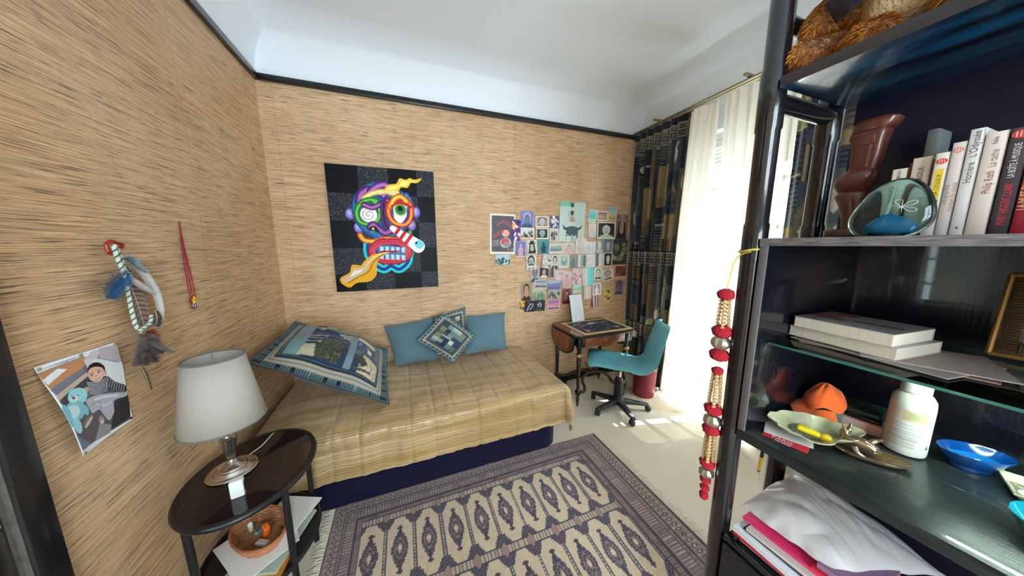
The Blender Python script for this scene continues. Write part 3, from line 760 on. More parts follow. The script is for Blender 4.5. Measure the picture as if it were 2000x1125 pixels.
g.add(*(lambda q: (q.v, q.f))(oval([(0.95, TZ-0.016), (0.97, TZ-0.016), (0.97, TZ-0.008)])))
obj('rim', g, M_tabl, t)
LZ = 0.255
g = oval([(0.93, LZ-0.014), (0.95, LZ-0.010), (0.95, LZ-0.002), (0.93, LZ)])
obj('lower_shelf', g, M_tabl, t)
g = G().tube([(TCX+SXT*.95*math.cos(a), TCY+SYT*.95*math.sin(a), LZ-0.002) for a in np.linspace(0, 2*PI, n, endpoint=False)], 0.010, 8, closed=True)
obj('shelf_rim', g, M_tabl, t)
for a in (236, 322, 48, 132):
    a = math.radians(a); x, y = TCX+SXT*.96*math.cos(a), TCY+SYT*.96*math.sin(a); x2, y2 = TCX+SXT*.93*math.cos(a), TCY+SYT*.93*math.sin(a)
    obj('leg', G().tube([(x2, y2, 0.0), (x2, y2, 0.02), (x, y, TZ-0.018)], [0.012, 0.012, 0.012], 12), M_tabl, t)

# lamp
LX, LY = -0.722, 1.405
M_silver = mat('brushed nickel', (205, 196, 186), 0.22, metal=1.0, bump=(12, 0.05, (1, 1, 30)))
M_shade = bpy.data.materials.new('parchment lampshade'); M_shade.use_nodes = True
_n = M_shade.node_tree; _b = _n.nodes['Principled BSDF']; _b.inputs['Base Color'].default_value = (*lin((184, 178, 168)), 1); _b.inputs['Roughness'].default_value = 0.8
_tl = _n.nodes.new('ShaderNodeBsdfTranslucent'); _tl.inputs[0].default_value = (*lin((220, 210, 190)), 1); _mx = _n.nodes.new('ShaderNodeMixShader'); _mx.inputs[0].default_value = 0.12
_tx = _n.nodes.new('ShaderNodeTexNoise'); _tx.inputs['Scale'].default_value = 90; _rp = _n.nodes.new('ShaderNodeValToRGB'); _rp.color_ramp.elements[0].position = 0.26; _rp.color_ramp.elements[0].color = (*lin((150, 140, 125)), 1); _rp.color_ramp.elements[1].position = 0.30; _rp.color_ramp.elements[1].color = (*lin((184, 178, 168)), 1)
_n.links.new(_tx.outputs['Fac'], _rp.inputs[0]); _n.links.new(_rp.outputs[0], _b.inputs['Base Color'])
_n.links.new(_b.outputs[0], _mx.inputs[1]); _n.links.new(_tl.outputs[0], _mx.inputs[2]); _n.links.new(_mx.outputs[0], _n.nodes['Material Output'].inputs[0])
M_trim = mat('grey braid trim', (124, 116, 110), 0.9, bump=(300, 0.4))
t = thing('table_lamp', 'nickel table lamp with pale conical shade on the oval table', 'lamp', (LX, LY, TZ))
Z0, Z1, R0, R1 = 0.846, 1.118, 0.130, 0.090
obj('foot', G().lathe([(0.0, TZ+.001), (0.080, TZ+.001), (0.083, TZ+.006), (0.078, TZ+.011), (0.073, TZ+.010), (0.068, TZ+.013), (0.064, TZ+.018), (0.060, TZ+.016), (0.055, TZ+.022), (0.048, TZ+.021), (0.042, TZ+.027), (0.036, TZ+.025), (0.028, TZ+.030), (0.018, TZ+.040), (0.0, TZ+.041)], 48, (LX, LY, 0), caps=False), M_silver, t)
fl = lambda a, z: 0.05*math.cos(a*14) if TZ+.055 < z < TZ+.155 else 0
obj('stem', G().lathe([(0.016, TZ+.040), (0.021, TZ+.046), (0.014, TZ+.052), (0.013, TZ+.058), (0.016, TZ+.07), (0.021, TZ+.11), (0.025, TZ+.145), (0.026, TZ+.150), (0.020, TZ+.158), (0.024, TZ+.164), (0.020, TZ+.172), (0.012, TZ+.178), (0.011, TZ+.20), (0.014, TZ+.205), (0.014, TZ+.25)], 56, (LX, LY, 0), wob=fl), M_silver, t)
sh = obj('lamp_shade', G().lathe([(R0, Z0), (R0+(R1-R0)*.5, (Z0+Z1)/2), (R1, Z1)], 64, (LX, LY, 0), caps=False), M_shade, t, solid=0.002)
for r, z in ((R0, Z0), (R1, Z1)): obj('braid', G().tube([(LX+r*math.cos(a), LY+r*math.sin(a), z) for a in np.linspace(0, 2*PI, 64, endpoint=False)], 0.0035, 6, closed=True), M_trim, sh)
g = G()
for k in range(3): a = 2*PI*k/3; g.tube([(LX, LY, Z1-.06), (LX+R1*.99*math.cos(a), LY+R1*.99*math.sin(a), Z1-.008)], 0.0015, 6)
obj('shade_carrier', g, M_silver, sh)
obj('bulb', G().lathe([(0.012, TZ+.25), (0.014, TZ+.27), (0.028, TZ+.30), (0.030, TZ+.325), (0.022, TZ+.348), (0.0, TZ+.358)], 20, (LX, LY, 0)), mat('frosted bulb', (235, 232, 225), 0.3), t)
obj('cord', G().tube(spline([(LX+.02, LY+.075, TZ+.006), (LX+.05, LY+.13, TZ+.008), (LX+.06, LY+.22, TZ+.004), (LX+.05, LY+.275, TZ-.05), (LX+.05, LY+.29, TZ-.3), (LX+.03, LY+.30, .02)]), 0.0022, 6), mat('white cord', (228, 224, 214), 0.6), t)

# little white clip-on gadget on the table edge
c = at(466, 968, z=TZ+.001)
t = thing('travel_clock', 'small white boxy gadget standing on the oval table before the lamp', 'gadget', (c.x, c.y, TZ), math.radians(14))
obj('case', G().box(-0.020, 0.020, -0.013, 0.013, 0.0005, 0.068, 0.005, 3), mat('white plastic', (232, 234, 230), 0.35), t, world=False)
obj('screen', G().box(0.0195, 0.0208, -0.009, 0.009, 0.014, 0.056, 0.0005), mat('dark screen', (70, 84, 88), 0.2), t, world=False)

# papers on the lower shelf: loose sheets and magazines, each lying at its own angle
M_paper = mat('white paper', (232, 232, 228), 0.8, vary=(30, 0.03))
sheets = [(-0.615, 1.285, -5, .19, .27, .012, 'red', 'red and yellow magazine lowest in the pile on the table shelf', 'magazine'),
          (-0.60, 1.36, -16, .19, .27, .010, 'green', 'pale green brochure above the red magazine on the table shelf', 'brochure'),
          (-0.64, 1.40, 24, .19, .27, .008, 'white', 'thick white booklet above the green brochure on the table shelf', 'booklet'),
          (-0.600, 1.43, -24, .19, .27, .004, 'white', 'white sheets sticking out at the right of the shelf pile', 'papers'),
          (-0.66, 1.34, 40, .19, .27, .003, 'white', 'topmost white sheet lying right under the wicker basket', 'paper')]
z = LZ+0.001
for i, (x, y, a, w, h, th, kind, lab, cat) in enumerate(sheets):
    M = Matrix.Translation((x, y, 0)) @ Matrix.Rotation(math.radians(a), 4, 'Z')
    g = G().box(-w/2, w/2, -h/2, h/2, z, z+th, 0.0006, 1, M)
    m = {'red': mat('red glossy cover', (178, 40, 34), 0.3, grain=((4, 9, 1), 0.8, (232, 196, 60))), 'green': mat('sage cover', (170, 184, 168), 0.5), 'white': M_paper}[kind]
    tag(obj('magazine' if kind == 'red' else 'paper_stack', g, m), lab, cat)
    z += th+0.0008
PZ = z
# wicker basket with what it holds
BC = Vector((-0.655, 1.375, PZ))
t = thing('wicker_basket', 'small oval wicker basket on the papers under the table', 'basket', BC, math.radians(-52))
def wv(a, z): return 0.018*math.sin(a*36+PI*round(z/0.0065))
rows = [(1.0, 0.0)]+[(1.0+0.26*(k/9)**0.8, 0.0050*k) for k in range(10)]
g = G(); prof = []
for k in range(11): prof.append((1.0+0.30*(k/10)**0.8, 0.0050*k))
M_wick = mat('woven straw', (196, 152, 96), 0.75, grain=((40, 40, 160), 0.75, (150, 82, 58)), bump=(160, 0.4))
M_pink = mat('pinkish straw', (196, 120, 98), 0.75, grain=((60, 60, 60), .6, (150, 78, 60)))
for col_, m_ in ((0, M_wick), (1, M_pink)):
    g = G()
    for k in range(1, 11):
        if (k % 3 == 1) != bool(col_): continue
        R_ = 1.0+0.30*(k/10)**0.8; z_ = 0.0050*k-.002; n_ = 150
        g.tube([((R_*.104+.0022*math.sin(a*15+PI*k))*math.cos(a), (R_*.066+.0022*math.sin(a*15+PI*k))*math.sin(a), z_) for a in np.linspace(0, 2*PI, n_, endpoint=False)], 0.0036, 6, closed=True)
    obj('woven_strands', g, m_, t, world=False)
for k in range(30):
    a = 2*PI*k/30; obj('stake', G().tube([(.104*(1+.30*(q/6)**.8)*math.cos(a), .066*(1+.30*(q/6)**.8)*math.sin(a), .050*q/6) for q in range(7)], 0.0022, 5), M_wick, t, world=False)
obj('basket_floor', G().lathe([(0.99, 0.0005), (0.99, 0.003)], 60, (0, 0, 0), .104, .066), M_wick, t, world=False)
obj('basket_rim', G().tube([(1.31*.104*math.cos(a), 1.31*.066*math.sin(a), 0.0525+0.001*math.sin(a*40)) for a in np.linspace(0, 2*PI, 90, endpoint=False)], 0.0048, 8, closed=True), mat('bound rattan', (170, 104, 62), 0.6, bump=(200, 0.5)), t, world=False)
Mb = Matrix.Translation(BC) @ Matrix.Rotation(math.radians(-52), 4, 'Z')
tag(obj('lighter', G().box(-.016, .016, -.011, .011, 0, .06, .005, 3, Mb @ Matrix.Translation((.02, .012, .012)) @ Matrix.Rotation(math.radians(20), 4, 'Y')), mat('orange plastic', (226, 104, 28), 0.35)), 'orange plastic lighter standing in the wicker basket', 'lighter')
tag(obj('glue_stick', G().tube([Mb @ Vector((-.06, -.012, .012)), Mb @ Vector((-.028, -.02, .066))], .0085, 14), mat('pale grey plastic', (214, 216, 214), 0.4)), 'pale tube leaning in the wicker basket', 'tube')
tag(obj('cream_tube', G().tube([Mb @ Vector((-.045, .018, .014)), Mb @ Vector((.0, .004, .034)), Mb @ Vector((.02, -.016, .046))], [.012, .014, .006], 12, flat=.7), mat('sky blue plastic', (70, 150, 190), 0.4)), 'blue squeezed tube lying in the wicker basket', 'tube')
tag(obj('folded_tissue', G().box(-.02, .03, -.012, .012, .0, .016, .004, 2, Mb @ Matrix.Translation((.05, -.012, .006)) @ Matrix.Rotation(math.radians(25), 4, 'Z')), M_paper), 'crumpled white tissue at the end of the wicker basket', 'tissue')
# ================================================================== PICTURES ON THE WALLS
def homog(src):
    """maps points of a quad (top left, top right, bottom right, bottom left) to the unit square"""
    A = []; B = []
    for (x, y), (u, v) in zip(src, ((0, 0), (1, 0), (1, 1), (0, 1))):
        A += [[x, y, 1, 0, 0, 0, -u*x, -u*y], [0, 0, 0, x, y, 1, -v*x, -v*y]]; B += [u, v]
    h = np.linalg.solve(np.array(A, float), np.array(B, float))
    def f(p):
        w = h[6]*p[0]+h[7]*p[1]+1; return ((h[0]*p[0]+h[1]*p[1]+h[2])/w, (h[3]*p[0]+h[4]*p[1]+h[5])/w)
    return f

# ---- the big painting
q1 = homog(((52, 62), (918, 152), (943, 1050), (150, 1078)))
def Q(*pts): return [q1(p) for p in pts]
def S(*pts, n=7): return spline(Q(*pts), n)
p = Paint(330, 400, (12, 12, 16))
for i in range(4):
    for j in range(5):
        if (i+j) % 2: p.rect(i*.275, j*.215, i*.275+.275, j*.215+.215, (40, 41, 48))
r = np.random.default_rng(4)
fl = (r.random((p.h, p.w)) > 0.955); fl = fl | np.roll(fl, 1, 0)
chk = ((np.floor(p.X/.275)+np.floor(p.Y/.215)) % 2 == 1); p.put((fl & chk).astype(float), (120, 122, 130), .75)
def ring(pts, w, cols, **k): p.roll(S(*pts), w/850, cols, **k)
E_ = lambda c, rx, ry, col, **k: p.ell(*q1(c), rx/850, ry/960, col, **k)
# ears, head, jaw
for c in ((258, 472), (778, 470), (325, 580), (742, 570)):
    E_(c, 36, 42, (112, 92, 176)); E_((c[0]-4, c[1]-4), 26, 32, (150, 136, 206)); E_((c[0]-8, c[1]-8), 13, 17, (184, 176, 224))
E_((512, 455), 236, 224, (24, 74, 130)); E_((508, 450), 222, 210, (44, 118, 172)); E_((500, 440), 190, 180, (34, 92, 150))
for k in range(500):
    a, b = r.uniform(0, 2*PI), r.uniform(.55, .98); E_((512+232*b*math.cos(a), 455+220*b*math.sin(a)), 4, 4, (70, 150, 196) if k % 2 else (20, 60, 116))
ring([(395, 700), (400, 790), (450, 870), (520, 910), (575, 885), (640, 912), (705, 860), (720, 790)], 70, [(30, 190, 180), (40, 216, 206), (24, 120, 190), (20, 40, 130)])
p.poly(Q((400, 690), (710, 690), (690, 850), (575, 880), (440, 850)), (24, 34, 110))
ring([(335, 640), (370, 680), (450, 690), (540, 672), (640, 680), (715, 640)], 46, [(196, 60, 30), (232, 120, 40), (240, 206, 70)])
ring([(690, 665), (722, 640), (730, 620)], 34, [(30, 110, 60), (80, 180, 90)])
# lips and teeth
p.roll(S((430, 745), (480, 705), (560, 695), (640, 702), (705, 740), (715, 800), (660, 838), (570, 848), (490, 835), (430, 785), (430, 745)), 62/850, [(130, 20, 40), (190, 30, 56), (214, 60, 84), (176, 30, 60)])
for k in range(60):
    a = 2*PI*k/60; c, s_ = math.cos(a), math.sin(a); p.line(Q((573+118*c, 770+52*s_), (573+155*c, 770+82*s_)), 3/850, (236, 110, 120), .7)
E_((575, 770), 116, 50, (54, 108, 160), rot=.12)
for k in range(5):
    for yy, h in ((728, 46), (788, 44)):
        x = 488+k*42; p.poly(Q((x, yy+k*3), (x+34, yy+3+k*3), (x+32, yy+h+k*3), (x+3, yy+h-4+k*3)), (150, 196, 224)); p.poly(Q((x+8, yy+5+k*3), (x+22, yy+6+k*3), (x+20, yy+h-8+k*3), (x+9, yy+h-8+k*3)), (214, 232, 240))
p.line(Q((500, 772), (650, 772)), 14/850, (176, 24, 44))
# purple brow and skull bands
ring([(330, 380), (345, 320), (400, 285), (440, 300)], 66, [(60, 30, 90), (120, 60, 140), (176, 110, 186)])
ring([(420, 300), (470, 262), (530, 248), (560, 280), (520, 330)], 60, [(70, 30, 100), (140, 70, 150), (186, 120, 190)])
ring([(370, 350), (430, 315), (520, 300), (600, 320), (650, 352)], 46, [(196, 150, 60), (232, 200, 110), (246, 232, 176)])
ring([(700, 330), (740, 400), (735, 470)], 40, [(24, 80, 140), (60, 140, 190)])
# left eye: green ring, spiral
ring([(470, 375), (420, 362), (350, 385), (310, 450), (330, 530), (390, 555), (450, 545), (490, 490), (480, 410), (440, 375)], 44, [(20, 90, 40), (50, 140, 50), (110, 190, 70)])
E_((405, 480), 66, 60, (244, 240, 238))
sp = [(405+ (6+5.2*t)*math.cos(t*1.15), 482+(6+4.6*t)*math.sin(t*1.15)) for t in np.linspace(0, 9.5, 60)]
sp2 = Q(*sp); p.line(sp2, 4/850, (150, 24, 60))
ring([(365, 400), (430, 425), (500, 400), (560, 372)], 46, [(60, 24, 80), (130, 60, 130), (178, 110, 170)])
# nose
ring([(525, 390), (520, 470), (535, 560), (560, 590)], 52, [(50, 20, 70), (110, 50, 120), (40, 24, 70)])
ring([(415, 580), (440, 560), (490, 600), (540, 628), (600, 590), (630, 570)], 58, [(56, 24, 80), (120, 56, 130), (170, 100, 160)])
ring([(420, 590), (450, 585), (470, 610)], 28, [(20, 16, 40), (30, 24, 50)]); E_((437, 592), 11, 9, (240, 180, 50))
# right eye
ring([(560, 410), (600, 370), (680, 360), (735, 420), (735, 510), (690, 565), (610, 550), (565, 490), (560, 410)], 48, [(150, 20, 20), (214, 40, 30), (236, 110, 40), (246, 180, 60)])
ring([(575, 420), (610, 360), (660, 345), (705, 385)], 50, [(196, 60, 20), (240, 150, 40), (250, 214, 80)])
p.poly(S((600, 420), (650, 400), (715, 440), (700, 520), (650, 552), (605, 510), (598, 450), (600, 420)), (246, 244, 240))
p.line(S((712, 440), (708, 500), (680, 545)), 16/850, (40, 60, 160))
E_((655, 448), 50, 46, (90, 170, 60)); E_((654, 446), 36, 34, (40, 110, 50)); E_((652, 438), 20, 20, (8, 8, 10))
p.line(S((585, 420), (640, 392), (712, 410), (735, 430)), 22/850, (206, 30, 26))
# flame of hair
p.poly(S((520, 300), (560, 250), (625, 240), (650, 200), (700, 212), (730, 198), (770, 212), (825, 204), (790, 238), (740, 238), (715, 272), (665, 270), (640, 300), (590, 306), (520, 300)), (238, 200, 50))
p.poly(S((540, 292), (580, 262), (650, 252), (665, 222), (720, 226), (780, 222), (730, 234), (700, 260), (650, 262), (600, 294), (540, 292)), (248, 232, 130))
ring([(490, 318), (560, 300), (640, 310)], 18, [(226, 190, 90), (248, 232, 170)])
# striped tube out of the nostril
a_, b_ = np.array((590, 590.)), np.array((790, 735.))
p.roll(Q(tuple(a_), tuple(b_)), 44/850, [(236, 232, 230), (250, 250, 248)], w1=118/850)
for k in range(3):
    u0 = 0.13+k*.22; c0 = a_+(b_-a_)*u0; c1 = a_+(b_-a_)*(u0+.11); nn = np.array((-145, 200.))/247; w0, w1_ = 22+37*u0, 22+37*(u0+.11)
    p.poly(Q(tuple(c0-nn*w0), tuple(c0+nn*w0), tuple(c1+nn*w1_), tuple(c1-nn*w1_)), (196, 26, 40))
E_((790, 740), 56, 50, (244, 246, 246)); E_((800, 722), 40, 36, (120, 210, 214)); E_((776, 710), 14, 8, (16, 16, 20), rot=-.5)
# tongue of gold
p.poly(S((565, 775), (500, 782), (420, 800), (360, 850), (340, 875), (270, 872), (250, 930), (180, 968), (185, 1010), (250, 1045), (310, 1010), (410, 1000), (460, 950), (465, 880), (490, 820), (565, 775)), (226, 164, 30))
p.poly(S((530, 785), (450, 800), (390, 850), (350, 890), (280, 900), (262, 940), (195, 975), (215, 1005), (290, 975), (330, 950), (380, 920), (410, 860), (460, 815), (530, 785)), (206, 180, 150))
p.poly(S((470, 800), (400, 855), (350, 905), (285, 920), (250, 965), (205, 985), (280, 955), (340, 925), (400, 850), (470, 800)), (236, 226, 214))
p.line(S((520, 790), (440, 850), (400, 925), (310, 970), (240, 1010)), 7/850, (130, 80, 16)); p.line(S((555, 780), (500, 790), (430, 815)), 9/850, (250, 214, 80))
PA = [at(633.2, 315.6, y=YB-.03), at(848.5, 338.2, y=YB-.03), at(854.8, 561.5, y=YB-.03), at(657.4, 568.4, y=YB-.03)]
px0 = (PA[0].x+PA[3].x)/2; px1 = (PA[1].x+PA[2].x)/2; pz1 = (PA[0].z+PA[1].z)/2; pz0 = (PA[2].z+PA[3].z)/2
t = thing('canvas_painting', 'painting of a wild many-coloured face on black checks above the bed', 'painting', ((px0+px1)/2, YB, pz0))
obj('stretcher_frame', G().box(px0, px1, YB-.029, YB-.001, pz0, pz1, .002), mat('black canvas edge', (18, 18, 22), .6), t)
g = G().grid(lambda u, v: (px0+(px1-px0)*u, YB-.0300, pz1+(pz0-pz1)*v), 330, 400, p.cols); g.f = [f[::-1] for f in g.f]
obj('canvas', g, printed('varnished paint', .42, 0, .12, bump=(160, .05)), t)

# ---- photograph of the baby in the car, pinned to the left wall
q1 = homog(((75, 265), (800, 35), (965, 740), (430, 1105)))
p = Paint(260, 330, (238, 242, 246)); W_ = 700.0
def E2(c, rx, ry, col, **k): p.ell(*q1(c), rx/W_, ry/W_*.80, col, **k)
p.rect(.035, .075, .965, .935, (112, 108, 112))
p.poly(Q((100, 330), (520, 160), (560, 190), (500, 300), (200, 520)), (176, 136, 110)); p.poly(Q((110, 300), (420, 180), (560, 140), (300, 240)), (150, 158, 182)); p.poly(Q((120, 370), (510, 200), (540, 250), (190, 480)), (196, 132, 88))
p.poly(Q((140, 400), (285, 285), (372, 292), (180, 452)), (232, 238, 244)); p.poly(Q((190, 500), (500, 290), (520, 320), (230, 560)), (120, 120, 138))
p.poly(Q((225, 565), (540, 330), (560, 360), (245, 610)), (196, 178, 160)); p.poly(Q((245, 620), (560, 360), (620, 420), (300, 690)), (62, 66, 74))
p.poly(Q((655, 90), (800, 60), (850, 240), (660, 190)), (186, 172, 176)); p.poly(Q((520, 200), (640, 180), (600, 260), (560, 300)), (206, 210, 214)); p.poly(Q((600, 110), (660, 95), (650, 190), (520, 210)), (200, 196, 200))
p.poly(S((590, 230), (640, 195), (780, 230), (860, 265), (890, 430), (800, 420), (700, 380), (590, 230)), (218, 222, 222))
p.poly(Q((300, 690), (620, 520), (900, 480), (945, 740), (430, 1050), (360, 900)), (88, 82, 90)); p.poly(Q((580, 960), (640, 800), (760, 800), (750, 870)), (150, 142, 146)); p.poly(Q((760, 840), (800, 600), (930, 520), (945, 720)), (44, 40, 44))
p.poly(Q((370, 930), (450, 960), (540, 985), (430, 1060)), (104, 122, 140))
# child: striped jersey, head, blanket, shoes
p.poly(S((540, 430), (620, 415), (720, 365), (800, 420), (900, 455), (905, 505), (780, 490), (740, 510), (640, 535), (560, 520), (540, 430)), (44, 44, 54))
for k in range(8): p.line(S((535+k*4, 430+k*15), (640, 428+k*15), (730, 375+k*18)), 7/W_, (196, 198, 204))
for k in range(8): p.line(Q((742+k*20, 385+k*9), (722+k*22, 470+k*5)), 7/W_, (190, 192, 198))
E2((520, 500), 34, 24, (206, 160, 140))
E2((632, 315), 84, 82, (44, 34, 34)); E2((630, 345), 82, 78, (222, 176, 156)); E2((632, 372), 62, 50, (230, 186, 166)); E2((712, 330), 14, 22, (206, 156, 138))
p.poly(S((548, 310), (575, 255), (640, 240), (700, 265), (712, 320), (690, 290), (640, 275), (590, 285), (548, 310)), (40, 30, 32))
for c in ((588, 358), (652, 330)): E2(c, 15, 8, (60, 40, 40)); E2((c[0]+3, c[1]-2), 4, 3, (240, 240, 240))
p.line(S((566, 344), (585, 338), (604, 340)), 5/W_, (90, 60, 50)); p.line(S((632, 318), (652, 310), (672, 312)), 5/W_, (90, 60, 50))
E2((626, 368), 13, 8, (206, 146, 130)); p.line(S((606, 398), (632, 402), (656, 385)), 9/W_, (176, 84, 84)); p.line(S((612, 397), (632, 400), (650, 388)), 4/W_, (244, 236, 232))
p.poly(S((500, 600), (600, 555), (720, 530), (900, 515), (900, 550), (790, 590), (790, 690), (740, 765), (690, 730), (640, 680), (570, 715), (540, 680), (500, 600)), (176, 180, 190))
p.line(S((600, 590), (700, 560), (820, 545)), 22/W_, (216, 218, 224)); p.line(S((600, 620), (700, 640), (760, 600)), 16/W_, (206, 208, 216)); p.line(S((560, 640), (640, 610), (660, 670)), 10/W_, (130, 134, 146))
E2((515, 790), 74, 34, (120, 108, 96), rot=-.4); E2((520, 800), 66, 16, (206, 196, 180), rot=-.5); E2((660, 770), 34, 44, (150, 140, 128), rot=-.3); E2((665, 785), 20, 20, (206, 200, 190))
# pale blue toy bear of the photograph
B1, B2 = (124, 190, 206), (156, 214, 226)
for c, rx, ry, col in (((380, 515), 26, 26, B1), ((500, 515), 20, 20, B1), ((435, 565), 92, 76, B2), ((395, 700), 96, 90, B1), ((372, 712), 62, 60, (196, 226, 228)), ((395, 840), 40, 78, B2), ((300, 720), 30, 70, B1), ((500, 690), 28, 52, B1), ((318, 810), 24, 50, B1)): E2(c, rx, ry, col)
E2((398, 590), 40, 28, (206, 226, 226)); E2((390, 580), 16, 10, (70, 56, 56)); E2((378, 560), 6, 6, (40, 40, 46)); E2((438, 556), 6, 6, (40, 40, 46)); p.line(Q((392, 592), (394, 606)), 4/W_, (90, 80, 80))
c4 = [at(*q, x=XL+.012) for q in ((75, 717), (232, 668), (266, 818), (152, 893))]
def pc(u, v):
    a = c4[0].lerp(c4[1], u); b = c4[3].lerp(c4[2], u); q = a.lerp(b, v)
    q.x = XL+.004+.022*(1-u)**2*max(0, v-.15)+.010*math.sin(v*PI)*(1-u)+.012*max(0, u-.75)*4*max(0, .4-abs(v-.3)); return q
t = thing('photo_print', 'colour photo of a baby with a pale blue toy bear on the left wall', 'photograph', c4[3])
g = G().grid(pc, 260, 330, p.cols); g.f = [f[::-1] for f in g.f]
obj('print', g, printed('glossy photo paper', .3, .2), t, solid=.0008)
M_pin = mat('steel pin', (190, 186, 178), .3, metal=.9); M_dpin = mat('dark pin', (60, 44, 36), .5)
for u, v, m in ((.03, .03, M_pin), (.5, .02, M_pin), (.97, .02, M_pin), (.97, .97, M_dpin), (.03, .98, M_pin)):
    q = pc(u, v); obj('pin', G().ball((q.x+.001, q.y, q.z), .0045, 10, sc=(.6, 1, 1)), m, t)

# ---- bunch of feathers and braided cord on its red hanger
def wl(px, py, d=.02): return at(px, py, x=XL+d)
h0 = wl(222, 482)
t = thing('feather_charm', 'hanging charm of feathers on a braided cord with a red loop, on the left wall', 'wall ornament', (XL, h0.y, wl(290, 750).z))
M_red = mat('red lacquer', (150, 44, 30), .35)
obj('hanger', G().tube(spline([wl(*q, .022) for q in ((212, 492), (208, 478), (216, 471), (226, 474), (238, 478), (236, 484))]), .0055, 8).tube(spline([wl(*q, .02) for q in ((212, 492), (218, 496), (226, 490))]), .005, 8), M_red, t)
M_cordg = mat('green cord strand', (70, 116, 104), .8); M_cordw = mat('white cord strand', (206, 208, 198), .8)
def twisted(path, r, d):
    P_ = [Vector(q) for q in spline([wl(*q, d) for q in path], 10)]; L_c = 0; out = [[], [], []]
    for i, q in enumerate(P_):
        if i: L_c += (q-P_[i-1]).length
        T = (P_[min(i+1, len(P_)-1)]-P_[max(i-1, 0)]).normalized(); A = T.cross(Vector((1, 0, 0))).normalized(); B_ = T.cross(A)
        for k in range(3): a_ = L_c*330+2*PI*k/3; out[k].append(q+A*r*math.cos(a_)+B_*r*math.sin(a_))
    for k in range(3): obj('cord_strand', G().tube(out[k], r*1.05, 7), M_cordw if k else M_cordg, t)
twisted([(222, 478), (224, 488), (228, 500), (234, 515), (240, 530), (245, 550), (250, 570), (254, 590), (258, 610), (262, 625), (266, 638), (276, 648)], .0029, .035)
twisted([(272, 646), (278, 643), (284, 638), (290, 634), (294, 628), (296, 616)], .0026, .042)
twisted([(230, 486), (234, 498), (238, 510), (242, 521), (246, 532), (252, 545)], .002, .032)
def feather(path, w, cols, d, nm, m, lab=None, bars=0, seed=0, curl=.012, jag=.12, solid=0):
    """a quill with barbs to both sides; jag loosens the barbs into down"""
    pts = [Vector(q) for q in spline([wl(*q, d) for q in path], 8)]; n = len(pts)-1; r = random.Random(seed+17); g = G(); cs = []
    down = jag > .3; N_ = 300 if down else 230; X_ = Vector((1, 0, 0))
    def col(v, s):
        c = np.array(lin(cols[0]), np.float32)*(1-v)+np.array(lin(cols[1]), np.float32)*v
        if bars and math.sin(v*bars*2*PI+abs(s)*2.0) > .35 and abs(s) > .08: c = np.array(lin(cols[2]), np.float32)
        return c*(.85+.3*r.random())
    for i in range(N_):
        v = (i+r.random()*.8)/N_; f = v*n; j = min(int(f), n-1); P_ = pts[j].lerp(pts[j+1], f-j); T = (pts[j+1]-pts[j]).normalized(); N = T.cross(X_).normalized()
        prof = math.sin(PI*min(1, v*.92+.07))**.6
        for s in (-1, 1):
            L = w*prof*(1+jag*(r.random()-.5)*1.6); ang = .45+(r.uniform(-.5, .7) if down else .05*r.random())
            D = (N*s*math.cos(ang)+T*math.sin(ang)); lift = X_*(curl*(.3+(r.random()*.9 if down else .1*r.random())))
            bw = (.0009 if down else .0016); q0 = P_; q1 = P_+D*L*.55+lift*.6+T*.001; q2 = P_+D*L+lift*(.9 if not down else 1.2)+T*L*(.12 if not down else r.uniform(-.2, .3))
            base = len(g.v); g.add([q0-T*bw, q0+T*bw, q1+T*bw, q1-T*bw, q2], [(0, 1, 2, 3), (3, 2, 4)])
            cs += [col(v, .1), col(v, .1), col(v, .6), col(v, .6), col(v, 1)]
    k0 = len(g.v); g.tube([p_+X_*.0012 for p_ in pts], [.0016*(1-.75*i/n) for i in range(n+1)], 6); cs += [np.array(lin((206, 196, 176) if not down else cols[0]), np.float32)]*(len(g.v)-k0)
    g.c = np.array(cs); o = obj(nm, g, m, t, smooth=False)
    if lab: o['label'] = lab
    return o
M_fea = mat('feather', rough=.7, sheen=.3, vcol=True)
feather([(240, 520), (255, 560), (270, 600), (282, 640)], .042, [(150, 122, 112), (140, 112, 98), (66, 52, 52)], .024, 'feather', M_fea, 'brown feather with dark bars', bars=13)
feather([(252, 512), (278, 535), (302, 570), (312, 610), (308, 634)], .024, [(206, 206, 208), (224, 224, 222), (60, 46, 36)], .018, 'feather', M_fea, 'long white feather curving out to the right')
feather([(302, 606), (306, 622), (304, 636)], .022, [(96, 66, 40), (40, 32, 28), (30, 24, 22)], .030, 'feather_tip', M_fea, 'dark brown tip of the white feather', bars=2)
feather([(236, 520), (258, 548), (280, 562), (302, 575)], .014, [(206, 196, 200), (176, 160, 166), (90, 80, 80)], .034, 'feather', M_fea, 'pale lilac feather crossing the barred one', seed=4)
feather([(240, 530), (228, 545), (212, 562), (205, 580)], .030, [(20, 96, 140), (14, 78, 126), (8, 50, 90)], .03, 'down_feather', M_fea, 'fluffy bright blue feather at the left', jag=.7, seed=2, curl=.02)
feather([(240, 505), (252, 508), (262, 520), (282, 532)], .014, [(40, 120, 140), (170, 186, 190), (40, 60, 70)], .03, 'down_feather', M_fea, 'small blue-grey feather near the top', jag=.5, seed=8)
feather([(284, 648), (292, 655), (298, 668)], .018, [(120, 40, 24), (150, 50, 26), (70, 24, 20)], .03, 'down_feather', M_fea, 'rust red tuft beside the knot', jag=.6, seed=3)
